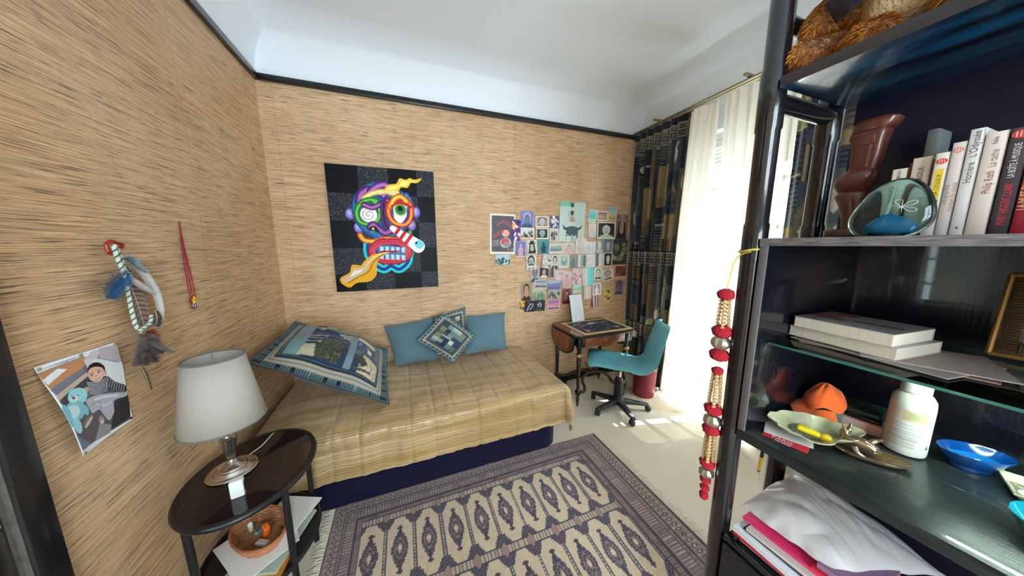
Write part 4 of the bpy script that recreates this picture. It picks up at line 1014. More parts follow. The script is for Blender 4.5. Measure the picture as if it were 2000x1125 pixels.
for k, (path, w, c0, c1) in enumerate((([(268, 655), (272, 682), (276, 712)], .022, (110, 96, 92), (78, 66, 66)), ([(276, 652), (284, 680), (294, 706)], .024, (96, 82, 82), (62, 52, 54)), ([(282, 655), (292, 676), (306, 690)], .018, (126, 110, 104), (84, 70, 66)), ([(270, 660), (262, 690), (256, 714)], .014, (112, 92, 80), (80, 64, 56)), ([(284, 668), (304, 680), (330, 690)], .007, (120, 110, 110), (150, 142, 140)))):
    feather(path, w, [c0, c1, (50, 40, 40)], .03+.004*k, 'down_feather', M_fea, None, jag=.8, seed=20+k, curl=.02)
feather([(272, 712), (282, 732), (294, 760)], .009, [(120, 92, 62), (90, 66, 44), (36, 28, 26)], .02, 'feather', M_fea, 'thin barred feather hanging lowest', bars=8)

# ---- red bead necklace with a star
t = thing('bead_necklace', 'red bead necklace with yellow star pendant hanging on the left wall', 'necklace', (XL, wl(352, 436).y, wl(380, 606).z))
M_bead = mat('red glass bead', (140, 34, 44), .25)
for k, path in enumerate(([(350, 434), (356, 490), (364, 540), (371, 578)], [(350, 434), (359, 490), (369, 540), (376, 578)], [(350, 434), (362, 492), (374, 540), (382, 578)])):
    P_ = [Vector(q) for q in spline([wl(*q, .008) for q in path], 14)]; g = G()
    for i in range(len(P_)-1):
        for s in (0, .5): g.ball(P_[i].lerp(P_[i+1], s), .0028, 6)
    obj('bead_strand', g, M_bead, t)['kind'] = 'stuff'
c = wl(379, 586, .010); cy, cz = c.y, c.z
Mx = frame_M((XL+.006, cy, cz), (0, 1, 0), (0, 0, 1))
st_ = [((.017 if k % 2 == 0 else .008)*math.sin(2*PI*k/10), (.017 if k % 2 == 0 else .008)*math.cos(2*PI*k/10)) for k in range(10)]
obj('disc', G().lathe([(.02, 0), (.02, .004)], 24, M=Mx), M_bead, t)
obj('star', G().prism(st_, .004, .009, Mx), mat('yellow enamel', (236, 190, 40), .35), t)
obj('star_heart', G().lathe([(.003, .009), (.003, .0105)], 10, M=Mx), M_red, t)
for k in range(6):
    y = cy-.015+k*.006; a = .020-.002*abs(k-2.5)
    obj('bead_drop', G().tube([(XL+.008, y, cz-.015), (XL+.008, y, cz-.015-a)], .0026, 6), mat('pale blue bead', (120, 176, 196), .3) if k % 2 else M_bead, t)
    obj('bead_end', G().ball((XL+.008, y, cz-.018-a), .0032, 6), mat('black bead', (30, 24, 28), .3), t)
# ================================================================== COLLAGE OF CARDS AND POSTERS OVER THE DESK
def person(p, bgc, hair, skin, shirt, x=.5, y=.42, s=1.0, hat=None, beard=None):
    p.rect(0, 0, 1, 1, bgc) if bgc else None
    p.ell(x, y+.62*s, .42*s, .36*s, shirt); p.rect(x-.10*s, y+.12*s, x+.10*s, y+.34*s, skin)
    p.ell(x, y-.03*s, .25*s, .27*s, hair); p.ell(x, y+.03*s, .19*s, .24*s, skin)
    for d in (-.08, .08): p.ell(x+d*s, y+.0*s, .035*s, .018*s, hair)
    p.line([(x, y+.02*s), (x+.02*s, y+.09*s)], .02*s, hair, .5); p.line([(x-.07*s, y+.15*s), (x+.07*s, y+.15*s)], .03*s, hair, .7)
    if beard: p.ell(x, y+.15*s, .14*s, .07*s, beard)
    if hat: p.ell(x, y-.17*s, .36*s, .06*s, hat); p.rect(x-.19*s, y-.42*s, x+.19*s, y-.16*s, hat)
def crowd(p, bgc, darks, seed, n=16):
    p.rect(0, 0, 1, 1, bgc); r = random.Random(seed)
    for k in range(n):
        x, y = r.uniform(.05, .95), r.uniform(.25, .9); c = r.choice(darks); p.ell(x, y+.12, .08, .14, c); p.ell(x, y-.04, .045, .06, r.choice(darks+[(170, 160, 150)]))
def bands_(p, cs):
    for i, c in enumerate(cs): p.rect(0, i/len(cs), 1, (i+1)/len(cs), c)
def art(kind, p):
    K = kind.split(':'); a = K[0]
    if a == 'disc_poster':
        p.rect(0, 0, 1, 1, (236, 226, 212)); p.rect(.06, .05, .96, .95, (84, 82, 92))
        for k in range(3): p.line(spline([(.28+.03*k, .24-.06*k+.08), (.55, .14+.05*k), (.9-.03*k, .26+.05*k)]), .035, [(160, 70, 84), (178, 96, 104), (110, 96, 106)][k])
        p.ell(.62, .48, .15, .09, (226, 166, 150)); p.ell(.62, .72, .22, .13, (196, 186, 188)); p.ell(.60, .70, .17, .095, (196, 74, 88)); p.ell(.66, .76, .14, .07, (150, 140, 146))
        for k in range(5): p.ell(.2+.07*k, .55-.03*k, .06, .04, [(170, 80, 84), (140, 70, 80)][k % 2])
        for k in range(4): p.line([(.10, .68+.04*k), (.36, .655+.04*k)], .016, (206, 180, 176))
        for k in range(3): p.line([(.70, .88+.018*k), (.92, .87+.018*k)], .008, (190, 186, 186))
    elif a == 'chair_poster':
        p.grad((190, 214, 206), (206, 222, 214)); p.poly([(0, 0), (.62, 0), (.4, .10), (0, .13)], (120, 190, 164)); p.rect(.42, .03, .54, .13, (60, 66, 72))
        p.ell(.48, .29, .06, .055, (110, 80, 70)); p.ell(.48, .26, .07, .04, (70, 56, 52)); p.poly([(.38, .5), (.44, .36), (.54, .36), (.62, .5)], (190, 140, 128)); p.line([(.40, .42), (.34, .28)], .05, (170, 180, 176)); p.rect(.38, .5, .6, .62, (226, 222, 214))
        p.poly(spline([(.13, .58), (.18, .60), (.26, .64), (.5, .60), (.75, .64), (.88, .58), (.86, .66), (.74, .72), (.72, .80), (.5, .84), (.28, .80), (.26, .72), (.16, .68), (.13, .58)], 5), (64, 92, 100))
        p.rect(.27, .78, .29, .99, (40, 48, 54)); p.rect(.70, .78, .73, .99, (40, 48, 54)); p.rect(.24, .835, .76, .845, (40, 48, 54)); p.rect(.47, .82, .54, .99, (150, 176, 190))
    elif a == 'person':
        cs = [tuple(int(v) for v in c.split(',')) for c in K[1:5]]; person(p, *cs, s=1.15)
    elif a == 'hat':
        cs = [tuple(int(v) for v in c.split(',')) for c in K[1:6]]; person(p, *cs[:4], y=.42, s=1.05, hat=cs[4]); p.poly([(.24, .3), (.36, .3), (.3, .85), (.15, .85)], cs[1]); p.poly([(.64, .3), (.76, .3), (.9, .85), (.7, .85)], cs[1])
    elif a == 'stache':
        person(p, (206, 206, 202), (40, 40, 42), (182, 180, 176), (90, 90, 92), s=1.5, y=.45); p.line(spline([(.28, .66), (.5, .60), (.72, .66)]), .10, (36, 36, 38)); p.rect(.2, .40, .8, .44, (40, 40, 42)); p.line([(.36, .76), (.64, .76)], .08, (226, 226, 222))
    elif a == 'crowd':
        crowd(p, tuple(int(v) for v in K[1].split(',')), [tuple(int(v) for v in c.split(',')) for c in K[2:4]], int(K[4]))
    elif a == 'bands':
        cs = [tuple(int(v) for v in c.split(',')) for c in K[1:]]; bands_(p, cs); 
        for k in range(len(cs)-1): p.ell(.3+.4*(k % 2), (k+1)/len(cs), .35, .05, cs[k], .8)
    elif a == 'reeds':
        p.grad((206, 190, 160), (120, 176, 160)); r = random.Random(3)
        for k in range(26): x = r.uniform(0, 1); p.line([(x, 1), (x+r.uniform(-.1, .1), r.uniform(.15, .6))], .03, r.choice([(90, 150, 120), (150, 120, 80), (60, 110, 100)]))
    elif a == 'star':
        p.rect(0, 0, 1, 1, (38, 38, 50)); p.poly([(.5+(.30 if k % 2 == 0 else .12)*math.sin(PI*k/5), .45-(.34 if k % 2 == 0 else .14)*math.cos(PI*k/5)*.8) for k in range(10)], (226, 226, 226)); p.ell(.5, .47, .10, .09, (38, 38, 50)); p.rect(.2, .86, .8, .9, (150, 150, 154)); p.line([(.2, .2), (.8, .2)], .03, (120, 120, 126))
    elif a == 'sketch':
        p.rect(0, 0, 1, 1, (40, 40, 54)); p.line(spline([(.3, .85), (.45, .5), (.6, .35), (.85, .3), (.8, .55), (.55, .8)]), .06, (206, 206, 206)); p.line(spline([(.5, .2), (.55, .35), (.42, .6)]), .05, (190, 190, 192)); p.line([(.38, .7), (.3, .9)], .06, (214, 214, 214))
    elif a == 'blobs':
        cs = [tuple(int(v) for v in c.split(',')) for c in K[2:]]; p.rect(0, 0, 1, 1, cs[0]); r = random.Random(int(K[1]))
        for k in range(14): p.ell(r.uniform(.1, .9), r.uniform(.1, .9), r.uniform(.06, .2), r.uniform(.05, .16), r.choice(cs[1:]), rot=r.uniform(0, 3))
    elif a == 'figure':
        cs = [tuple(int(v) for v in c.split(',')) for c in K[1:4]]; p.grad(cs[0], tuple(int(v*.85) for v in cs[0])); p.ell(.5, .28, .12, .10, cs[1]); p.poly([(.36, .4), (.64, .4), (.74, .95), (.28, .95)], cs[2]); p.line([(.38, .45), (.25, .7)], .08, cs[2]); p.line([(.62, .45), (.78, .62)], .08, cs[2])
    elif a == 'frame':
        cs = [tuple(int(v) for v in c.split(',')) for c in K[1:4]]; p.rect(0, 0, 1, 1, (232, 228, 218)); p.rect(.1, .08, .9, .90, cs[0]); p.ell(.5, .55, .26, .26, cs[1]); p.ell(.5, .38, .12, .12, cs[2])
    elif a == 'name':
        p.rect(0, 0, 1, 1, (222, 200, 204)); p.rect(.55, .4, 1, 1, (206, 176, 186))
    elif a == 'strips':
        cs = [tuple(int(v) for v in c.split(',')) for c in K[1:]]
        for i, c in enumerate(cs): p.rect(i/len(cs), 0, (i+1)/len(cs), 1, c)
    if 'border' in K[-1:]: pass
    return p
# left, top, right, bottom (in a 4.687x view of the wall from pixel 940, 380), tilt, white border, picture, label, kind
CARDS = [
 (80, 178, 310, 543, 1, 0, 'disc_poster', 'large grey poster with red arcs and pink disc, leftmost of the wall pictures', 'poster'),
 (280, 230, 360, 424, 2, 0, 'blobs:4:70,60,120:226,70,60:240,150,60:230,230,220:60,50,120', 'narrow gaudy card overlapping the right edge of the grey disc poster', 'postcard'),
 (362, 153, 478, 302, 1, 0, 'person:110,130,196:214,170,200:92,116,150:60,84,110', 'blue portrait card with a pink cap, highest at the left of the collage', 'postcard'),
 (497, 200, 617, 300, 0, .07, 'person:170,150,160:90,80,90:206,196,196:120,110,120', 'small landscape-shaped grey portrait right of the pink-capped card', 'photo card'),
 (358, 304, 480, 406, 0, .05, 'crowd:214,214,206:50,50,52:96,98,96:3', 'black and white group card just below the pink-capped portrait', 'photo card'),
 (500, 308, 614, 408, 0, .08, 'person:36,66,70:60,90,90:150,176,168:30,50,54', 'dark green card with a pale bald face', 'photo card'),
 (632, 195, 708, 308, 0, 0, 'blobs:2:66,88,140:226,222,222:214,206,214', 'blue card with a white blossom shape left of the chair poster', 'postcard'),
 (628, 311, 708, 428, 0, .05, 'crowd:206,208,200:70,72,74:120,122,118:7', 'black and white card of a crowd left of the chair poster', 'photo card'),
 (716, 68, 948, 432, 1, 0, 'chair_poster', 'large pale poster of a person behind a dark sling chair', 'poster'),
 (984, 137, 1052, 262, 6, .08, 'bands:120,206,206:90,196,200:170,216,206', 'tilted turquoise card right of the chair poster', 'postcard'),
 (1058, 152, 1162, 241, 0, .10, 'bands:120,110,150:176,140,140:200,160,120:110,90,110', 'small sunset picture with a wide white border', 'photo card'),
 (1166, 112, 1236, 235, 2, .04, 'bands:130,176,196:150,190,196:206,190,130:176,150,90', 'blue and yellow card, topmost at the right end', 'postcard'),
 (976, 266, 1048, 396, 0, 0, 'figure:226,222,216:196,190,186:206,200,196', 'very pale card under the tilted turquoise one', 'postcard'),
 (1058, 252, 1224, 406, 0, .05, 'person:40,52,56:30,36,40:206,206,200:190,190,184', 'black and white photo of a seated person on a dark ground', 'photo card'),
 (1234, 182, 1340, 408, 2, 0, 'hat:120,100,92:44,36,36:170,140,120:50,42,44:150,130,116', 'tall brown picture of a long-haired person in a top hat', 'poster'),
 (314, 425, 410, 567, 2, .03, 'figure:110,120,190:214,170,140:206,160,170', 'violet and blue card of a standing figure below the gaudy narrow card', 'postcard'),
 (420, 418, 508, 545, -2, .05, 'hat:206,206,200:30,30,32:190,186,180:36,36,38:26,26,28', 'black and white card of a person in a dark brimmed hat', 'photo card'),
 (522, 412, 618, 542, 0, 0, 'figure:70,150,160:40,60,66:40,56,64', 'teal card with a dark standing figure', 'postcard'),
 (622, 448, 742, 540, 0, .06, 'bands:196,206,206:150,170,176:120,140,150:206,212,206', 'pale city view card below the crowd card', 'postcard'),
 (746, 442, 855, 540, 0, .04, 'figure:222,216,206:214,150,150:220,176,176', 'pale card with a tiny pink figure under the chair poster', 'postcard'),
 (858, 404, 960, 540, 1, 0, 'blobs:6:228,224,216:206,206,206:214,196,200', 'white sketch card whose upper corner lifts off the wall', 'drawing'),
 (962, 430, 1046, 540, 0, 0, 'blobs:9:222,222,220:200,206,212:190,200,206', 'blank-looking pale grey card right of the white sketch', 'drawing'),
 (1050, 409, 1120, 532, 0, 0, 'person:150,150,156:190,180,170:222,214,206:200,196,190', 'pale portrait card with light hair', 'photo card'),
 (1122, 409, 1198, 530, 0, 0, 'person:110,124,138:90,100,112:176,186,192:120,130,140', 'blue-grey close-up face card', 'photo card'),
 (1204, 410, 1333, 640, 1, 0, 'blobs:5:46,62,66:150,140,90:120,110,80:70,90,92', 'dark green poster with a golden figure, right end of the collage', 'poster'),
 (130, 550, 262, 640, 0, 0, 'crowd:170,200,206:50,70,76:90,120,126:11', 'small bluish group card hanging alone below the grey disc poster', 'photo card'),
 (412, 556, 500, 690, -2, .04, 'stache', 'black and white close-up of a smiling face with a moustache', 'photo card'),
 (556, 547, 642, 676, 10, 0, 'blobs:12:196,206,206:200,150,120:110,90,80:226,220,200', 'curled colour card tilted beside the half black face', 'photo card'),
 (642, 552, 710, 680, 2, 0, 'person:214,210,200:24,24,26:206,196,186:30,30,32', 'card with a stark black and white half face', 'photo card'),
 (712, 550, 804, 672, 0, .05, 'frame:170,196,190:120,160,150:206,214,206', 'small pale green framed-looking card in the fourth row', 'postcard'),
 (806, 556, 880, 672, 0, 0, 'figure:150,160,160:90,100,104:110,120,124', 'grey card of a figure between two pale cards', 'postcard'),
 (883, 550, 960, 664, 0, .05, 'strips:226,226,220:150,180,180:90,110,110', 'card with pale and grey-green upright strips', 'postcard'),
 (962, 546, 1040, 664, 0, 0, 'blobs:15:224,224,224:206,210,216', 'nearly white card above the turquoise picture', 'drawing'),
 (1049, 536, 1117, 660, 0, .04, 'strips:96,96,100:222,222,222:206,206,206', 'card half dark and half white below the pale-haired portrait', 'photo card'),
 (1119, 534, 1195, 658, 0, .07, 'person:40,46,52:30,34,40:206,200,190:60,66,72', 'dark portrait card in a cream border, touching the golden-figure poster', 'photo card'),
 (450, 662, 535, 800, -1, 0, 'person:170,172,170:80,80,84:130,130,130:70,72,76', 'grey photo of a person below the moustache close-up', 'photo card'),
 (537, 670, 613, 760, 2, 0, 'person:40,42,50:40,30,30:206,160,140:220,214,206', 'dark card with a small child in white', 'photo card'),
 (613, 664, 676, 756, 0, 0, 'strips:90,150,156:196,60,56:60,70,80:160,190,196', 'tiny card with red and teal strips', 'postcard'),
 (677, 695, 768, 790, 0, 0, 'name', 'pink card with purple capital letters', 'postcard'),
 (737, 704, 828, 850, 1, 0, 'figure:222,196,196:190,140,140:206,160,170', 'pink picture of a figure overlapping the lettered pink card', 'postcard'),
 (832, 675, 917, 820, 1, 0, 'blobs:21:226,206,210:214,176,190:190,150,160', 'pale pink blossom card left of the turquoise picture', 'postcard'),
 (920, 668, 1024, 830, -2, 0, 'strips:206,214,214:222,226,222:110,214,216:100,206,210', 'bright turquoise and white picture over the leaning drawing', 'postcard'),
 (1032, 672, 1108, 780, 0, .08, 'person:200,210,206:120,120,124:206,206,200:60,66,70', 'white-bordered portrait of a person in a dark jacket', 'photo card'),
 (1110, 684, 1208, 788, -10, .05, 'person:196,196,200:110,110,120:190,150,140:90,94,104', 'tilted pale card of a person in a cap', 'photo card'),
 (1226, 656, 1322, 745, 2, 0, 'crowd:110,70,60:150,60,56:70,44,42:9', 'dim red group card near the patterned curtain', 'photo card'),
 (1223, 781, 1300, 914, 1, 0, 'person:130,116,136:60,50,60:120,96,104:84,76,92', 'dim violet portrait near the patterned curtain', 'photo card'),
 (486, 780, 600, 856, 3, .04, 'bands:130,150,176:176,186,190:96,110,120', 'small landscape of water and clouds', 'postcard'),
 (606, 782, 722, 868, 0, 0, 'bands:176,180,206:120,130,180:100,110,160', 'blue and lilac mountain card', 'postcard'),
 (608, 869, 720, 954, 1, 0, 'crowd:176,176,170:60,64,68:110,112,110:19', 'grey crowd card under the lilac mountain', 'photo card'),
 (462, 862, 588, 964, 3, 0, 'reeds', 'green picture of reeds beside the big dark-haired head', 'postcard'),
 (366, 806, 462, 970, 0, 0, 'person:150,140,120:50,34,30:200,140,110:60,40,36', 'picture of a dark-haired head at the lower left of the collage', 'photo card'),
 (740, 861, 822, 1000, 2, 0, 'person:120,80,90:40,30,36:176,110,100:110,30,40', 'dark red portrait left of the leaning drawing', 'photo card'),
 (838, 822, 918, 905, 0, 0, 'bands:190,220,206:150,206,186:222,214,206', 'mint card just above the leaning drawing', 'postcard'),
 (938, 834, 1003, 954, 0, 0, 'strips:206,214,216:226,222,220:222,190,190', 'pale striped card right of the leaning drawing', 'postcard'),
 (1017, 809, 1094, 918, -2, .12, 'figure:160,160,166:206,200,190:226,222,214', 'grey picture with broad white border and a white figure', 'photo card'),
 (1010, 926, 1070, 1028, -1, 0, 'strips:150,110,110:206,196,196:110,76,80:190,170,170:130,96,96', 'small brown and pink striped card hanging loose at the bottom', 'postcard'),
 (1128, 866, 1186, 970, 2, .06, 'blobs:31:110,116,60:206,190,60:60,66,44', 'tiny green and yellow card alone near the bottom right', 'postcard'),
 (350, 986, 396, 1068, -6, 0, 'blobs:33:236,190,40:206,50,40:60,60,120', 'tiny yellow and red card at the bottom left', 'sticker'),
 (486, 966, 582, 1064, 3, 0, 'star', 'black card with a white star', 'postcard'),
 (395, 972, 485, 1074, 3, 0, 'sketch', 'black card with white brush marks beside the star', 'postcard'),
 (602, 966, 715, 1054, 1, .03, 'bands:150,110,176:206,130,170:230,160,150:120,96,160', 'purple and pink sunset at the bottom of the collage', 'postcard'),
]
M_card = printed('printed card', .5)
def cpx(x, y): return at(940+x/4.687, 380+y/4.687, y=YB-.003)
for i, (x0, y0, x1, y1, tilt, bord, kind, lab, cat) in enumerate(CARDS):
    a = cpx(x0, y0); b = cpx(x1, y1); c = cpx(x0, y1); d = cpx(x1, y0)
    X0, X1 = (a.x+c.x)/2, (b.x+d.x)/2; Z1, Z0 = (a.z+d.z)/2, (b.z+c.z)/2; w, h = X1-X0, Z1-Z0
    nu = max(16, int(w/.0036)); nv = max(16, int(h/.0036))
    p = Paint(nu*2, nv*2, (200, 200, 200)); art(kind, p); p.noise(.10, i, 3, 3)
    if bord:
        bv = bord*w/h
        p.rect(0, 0, 1, bv, (236, 230, 216)); p.rect(0, 1-bv, 1, 1, (236, 230, 216)); p.rect(0, 0, bord, 1, (236, 230, 216)); p.rect(1-bord, 0, 1, 1, (236, 230, 216))
    yo = YB-.0022-.0011*(i % 7); lift = .012 if 'curled' in lab or 'lifts' in lab else .002
    if 'loose' in lab: lift = .03
    cx, cz, ta = (X0+X1)/2, (Z0+Z1)/2, math.radians(tilt)
    def fn(u, v, w=w, h=h, cx=cx, cz=cz, ta=ta, yo=yo, lift=lift, i=i):
        x, z = (u-.5)*w, (.5-v)*h
        return (cx+x*math.cos(ta)+z*math.sin(ta), yo-lift*((1-u)**3*(v**2 if i % 2 else (1-v)**2))-.0004*nz(u*3+i, v*3), cz-x*math.sin(ta)+z*math.cos(ta))
    g = G().grid(fn, nu, nv, p.cols); g.f = [f[::-1] for f in g.f]
    o = obj('wall_'+cat.replace(' ', '_') if cat != 'drawing' else 'wall_drawing', g, M_card)
    tag(o, lab, cat, 'pictures pinned over the desk')
    if kind == 'name': o_name = (o, cx, cz, w, h, yo)
o, cx, cz, w, h, yo = o_name
text('lettering', 'JEAN', .034, frame_M((cx, yo-.0016, cz+h*.22), (1, 0, 0), (0, 0, 1)), mat('purple ink', (120, 60, 110), .6), o, sx=.7)

# ================================================================== WRITING DESK
DX0, DX1, DY0, DY1, DZ = 1.435, 2.085, 2.085, 2.585, .718
M_ebon = mat('ebonised wood', (26, 22, 22), .25, coat=.3, vary=(12, .3))
M_burl = mat('burr walnut veneer', (150, 74, 36), .25, coat=.4, grain=((16, 16, 30), .75, (84, 34, 16)), vary=(40, .4))
M_gilt = mat('worn gilt', (176, 146, 84), .38, metal=.75, vary=(50, .5))
t = thing('writing_desk', 'small inlaid wooden writing desk with turned black legs under the pictures', 'desk', ((DX0+DX1)/2, (DY0+DY1)/2, 0))
def oct_(x0, x1, y0, y1, c): return [(x0+c, y0), (x1-c, y0), (x1, y0+c), (x1, y1-c), (x1-c, y1), (x0+c, y1), (x0, y1-c), (x0, y0+c)]
tp = obj('desk_top', G().prism(oct_(DX0, DX1, DY0, DY1, .035), DZ-.022, DZ), M_burl, t)
g = G()
oc = oct_(DX0-.004, DX1+.004, DY0-.004, DY1+.004, .036)
obj('top_moulding', G().tube([(x, y, DZ-.012) for x, y in oc], .0125, 8, closed=True), M_ebon, tp)
ax0, ax1, ay0, ay1 = DX0+.035, DX1-.035, DY0+.035, DY1-.03
ap = obj('apron', G().box(ax0, ax1, ay0, ay1, DZ-.125, DZ-.022, .003), M_ebon, t)
dr = obj('drawer', G().box(ax0+.06, ax1-.06, ay0-.012, ay0+.004, DZ-.112, DZ-.036, .003), M_burl, t)
sh_ = [(-.115, 0), (-.09, -.010), (-.06, -.022), (0, -.030), (.06, -.022), (.09, -.010), (.115, 0)]
cxd = (ax0+ax1)/2
obj('drawer_apron', G().prism([(cxd+x, z) for x, z in sh_], 0, .014, Matrix(((1, 0, 0, 0), (0, 0, 1, ay0-.012), (0, 1, 0, DZ-.113), (0, 0, 0, 1)))), M_burl, dr)
obj('keyhole', G().lathe([(.010, 0), (.010, .003), (.006, .005)], 16, M=frame_M((cxd, ay0-.012, DZ-.072), (1, 0, 0), (0, 0, 1))), M_gilt, dr)
g = G()
for z in (DZ-.116, DZ-.032): g.box(ax0+.055, ax1-.055, ay0-.0135, ay0-.010, z-.0015, z+.0015)
obj('inlay_line', g, M_gilt, dr)
# drop leaves at both ends: rounded flaps hanging from the top
def leaf(xa, s):
    n = 24; prof = [(DY0+.05, 0)]
    L = DY1-DY0-.10; dep = .20
    pts = [(-L/2, 0), (-L/2, -.05)]+[(-L/2*math.cos(PI*k/n), -.05-(dep-.05)*math.sin(PI*k/n)**.75) for k in range(n+1)]+[(L/2, -.05), (L/2, 0)]
    ym = (DY0+DY1)/2
    M = Matrix(((0, 0, s, xa), (1, 0, 0, ym), (0, 1, 0, DZ-.022), (0, 0, 0, 1)))
    lf = obj('drop_leaf', G().prism(pts, 0, .016, M), M_ebon, t)
    for k_, m_, d_ in ((.90, M_gilt, .0175), (.84, M_ebon, .0185), (.80, M_burl, .0195)):
        q = [(x*k_, -.012+(y+.012)*k_) for x, y in pts]; obj('inlay', G().prism(q, .015, d_, M), m_, lf)
leaf(DX0-.006, -1); leaf(DX1+.006, 1)
# legs: fluted, turned, with a gilt collar and peg foot
LEGP = [(.0, .0), (.008, .002), (.012, .035), (.018, .05), (.012, .062), (.022, .075), (.012, .088), (.014, .105), (.022, .12), (.022, .165), (.014, .175), (.016, .20), (.0185, .34), (.021, .475), (.016, .485), (.026, .50), (.032, .515), (.026, .53), (.017, .54), (.020, .565), (.026, .58), (.026, .598)]
def desk_leg(x, y, i):
    fl = lambda a, z: .06*math.cos(a*10) if .20 < z < .48 else 0
    l = obj('leg', G().lathe(LEGP, 30, (x, y, 0), caps=False, wob=fl), M_ebon, t)
    obj('collar', G().lathe([(.026, .500), (.0335, .508), (.0335, .520), (.026, .530)], 24, (x, y, 0), caps=False), M_gilt, l)
    obj('ankle_block', G().box(x-.021, x+.021, y-.021, y+.021, .120, .166, .005), M_ebon, l)
    obj('corner_post', G().box(x-.027, x+.027, y-.027, y+.027, .598, DZ-.022, .006), M_ebon, l)
for i, (x, y) in enumerate(((DX0+.048, DY0+.055), (DX1-.048, DY0+.055), (DX0+.048, DY1-.05), (DX1-.048, DY1-.05))): desk_leg(x, y, i)
xm, ym = (DX0+DX1)/2, (DY0+DY1)/2
M_wood2 = mat('dark brown carved wood', (62, 42, 36), .35, coat=.2, vary=(20, .3))
for sx in (-1, 1):
    for sy in (-1, 1):
        x, y = xm+sx*((DX1-DX0)/2-.048), (ym+sy*((DY1-DY0)/2-.052))
        pts = spline([(x-sx*.015, y, .142), (x-sx*.075, y-sy*.01, .135), (x-sx*.11, y-sy*.05, .155), (x-sx*.12, y-sy*.10, .195), (x-sx*.17, y-sy*.14, .225), (xm+sx*.02, ym+sy*.02, .235)])
        obj('stretcher', G().tube(pts, .0165, 10), M_wood2, t)
fin = obj('finial_base', G().lathe([(0, .218), (.045, .220), (.052, .232), (.042, .244), (.030, .250), (0, .251)], 24, (xm, ym, 0), caps=False), M_wood2, t)
g = G().lathe([(.012, .25), (.016, .262), (.034, .275), (.042, .295), (.036, .312), (.040, .322), (.030, .326), (.0, .318)], 24, (xm, ym, 0), caps=False, wob=lambda a, z: .12*math.cos(a*5)*(z-.25)/.07)
obj('urn', g, M_gilt, fin)
for k in range(4):
    a = PI/4+k*PI/2; obj('urn_handle', G().tube(spline([(xm+.03*math.cos(a), ym+.03*math.sin(a), .285), (xm+.055*math.cos(a), ym+.055*math.sin(a), .305), (xm+.050*math.cos(a), ym+.050*math.sin(a), .325), (xm+.034*math.cos(a), ym+.034*math.sin(a), .318)], 5), .004, 6), M_gilt, fin)
# embroidered cloth lying on the desk
p = Paint(240, 190, (176, 150, 92)); p.noise(.25, 3)
p.rect(0, 0, 1, 1, (186, 160, 104), .6); p.rect(.035, .045, .965, .955, (226, 214, 180)); p.rect(.055, .07, .945, .93, (170, 146, 90)); p.rect(.085, .105, .915, .895, (26, 34, 62))
rr = random.Random(8)
for k in range(42):
    x, y = rr.uniform(.14, .86), rr.uniform(.16, .84)
    if abs(x-.5) < .12 and abs(y-.5) < .14: continue
    c = rr.choice([(206, 196, 176), (176, 170, 160), (150, 150, 150), (190, 150, 90)])
    p.line(spline([(x, y), (x+rr.uniform(-.03, .03), y+rr.uniform(-.04, .04)), (x+rr.uniform(-.06, .06), y+rr.uniform(-.06, .06))], 4), .009, c); p.ell(x, y, .012, .014, c)
for a in np.linspace(0, 2*PI, 14)[:-1]: p.ell(.5+.055*math.cos(a), .30+.05*math.sin(a), .016, .018, (222, 214, 196))
p.line([(.40, .30), (.60, .30)], .02, (222, 214, 196)); p.ell(.5, .30, .03, .03, (232, 226, 210))
for sx in (.2, .8): p.ell(sx, .74, .05, .05, (176, 150, 84), .8); p.line([(sx-.06, .30), (sx+.06, .26)], .03, (186, 186, 184), .7)
cx0, cx1, cy0, cy1 = DX0+.075, DX1+.02, DY0+.012, DY1-.045
def cl(u, v):
    x, y = cx0+(cx1-cx0)*u, cy1+(cy0-cy1)*v; over = max(0, x-(DX1+.004))
    return (min(x, DX1+.004+over*.6), y, DZ+.0025+.0012*nz(u*6, v*6)-over*1.6)
t2 = thing('embroidered_cloth', 'navy embroidered cloth with gold border spread on the desk', 'table cloth', ((cx0+cx1)/2, (cy0+cy1)/2, DZ))
g = G().grid(cl, 240, 190, p.cols); g.f = [f[::-1] for f in g.f]
obj('cloth', g, printed('embroidered silk', .55, bump=(300, .3)), t2, solid=.0015)
M_tas = mat('ivory fringe thread', (226, 216, 192), .9)
g = G()
for k in range(64):
    y = cy0+(cy1-cy0)*k/63; z = cl(1, 0)[2]; x = cl(1, 0)[0]
    g.tube([(x, y, z), (x+.010+rr.uniform(0, .006), y+rr.uniform(-.006, .006), z-.014), (x+.014, y+rr.uniform(-.012, .012), z-.05-rr.uniform(0, .03))], .0022, 4)
obj('fringe', g, M_tas, t2)['kind'] = 'stuff'
# drawing leaning on the wall
p = Paint(70, 110, (232, 234, 238)); p.grad((228, 230, 236), (222, 228, 232))
for a, c in (([(.3, .9), (.4, .6), (.35, .3), (.5, .12)], (206, 190, 214)), ([(.5, .8), (.6, .5), (.55, .25)], (190, 214, 226)), ([(.2, .75), (.45, .55), (.75, .6)], (226, 206, 206)), ([(.65, .85), (.7, .6), (.62, .4)], (196, 206, 226))): p.line(spline(a), .05, c, .7)
l0, l1 = at(1116, 625, y=YB-.10), at(1145, 622, y=YB-.10)
zb = DZ+.005; wq = .155; xq = 1.655
t3 = thing('leaning_drawing', 'pale drawing on a board leaning against the wall on the desk', 'drawing', (xq, YB-.12, zb))
A_ = Vector((xq, YB-.115, zb)); up_ = Vector((-.012, .062, .282)); rt_ = Vector((wq, .0, .004)); nn_ = rt_.cross(up_).normalized()
g = G().grid(lambda u, v: A_+rt_*u+up_*(1-v)+nn_*.0006, 40, 60, p.cols); g.f = [f[::-1] for f in g.f]
obj('sheet', g, printed('drawing paper', .6), t3)
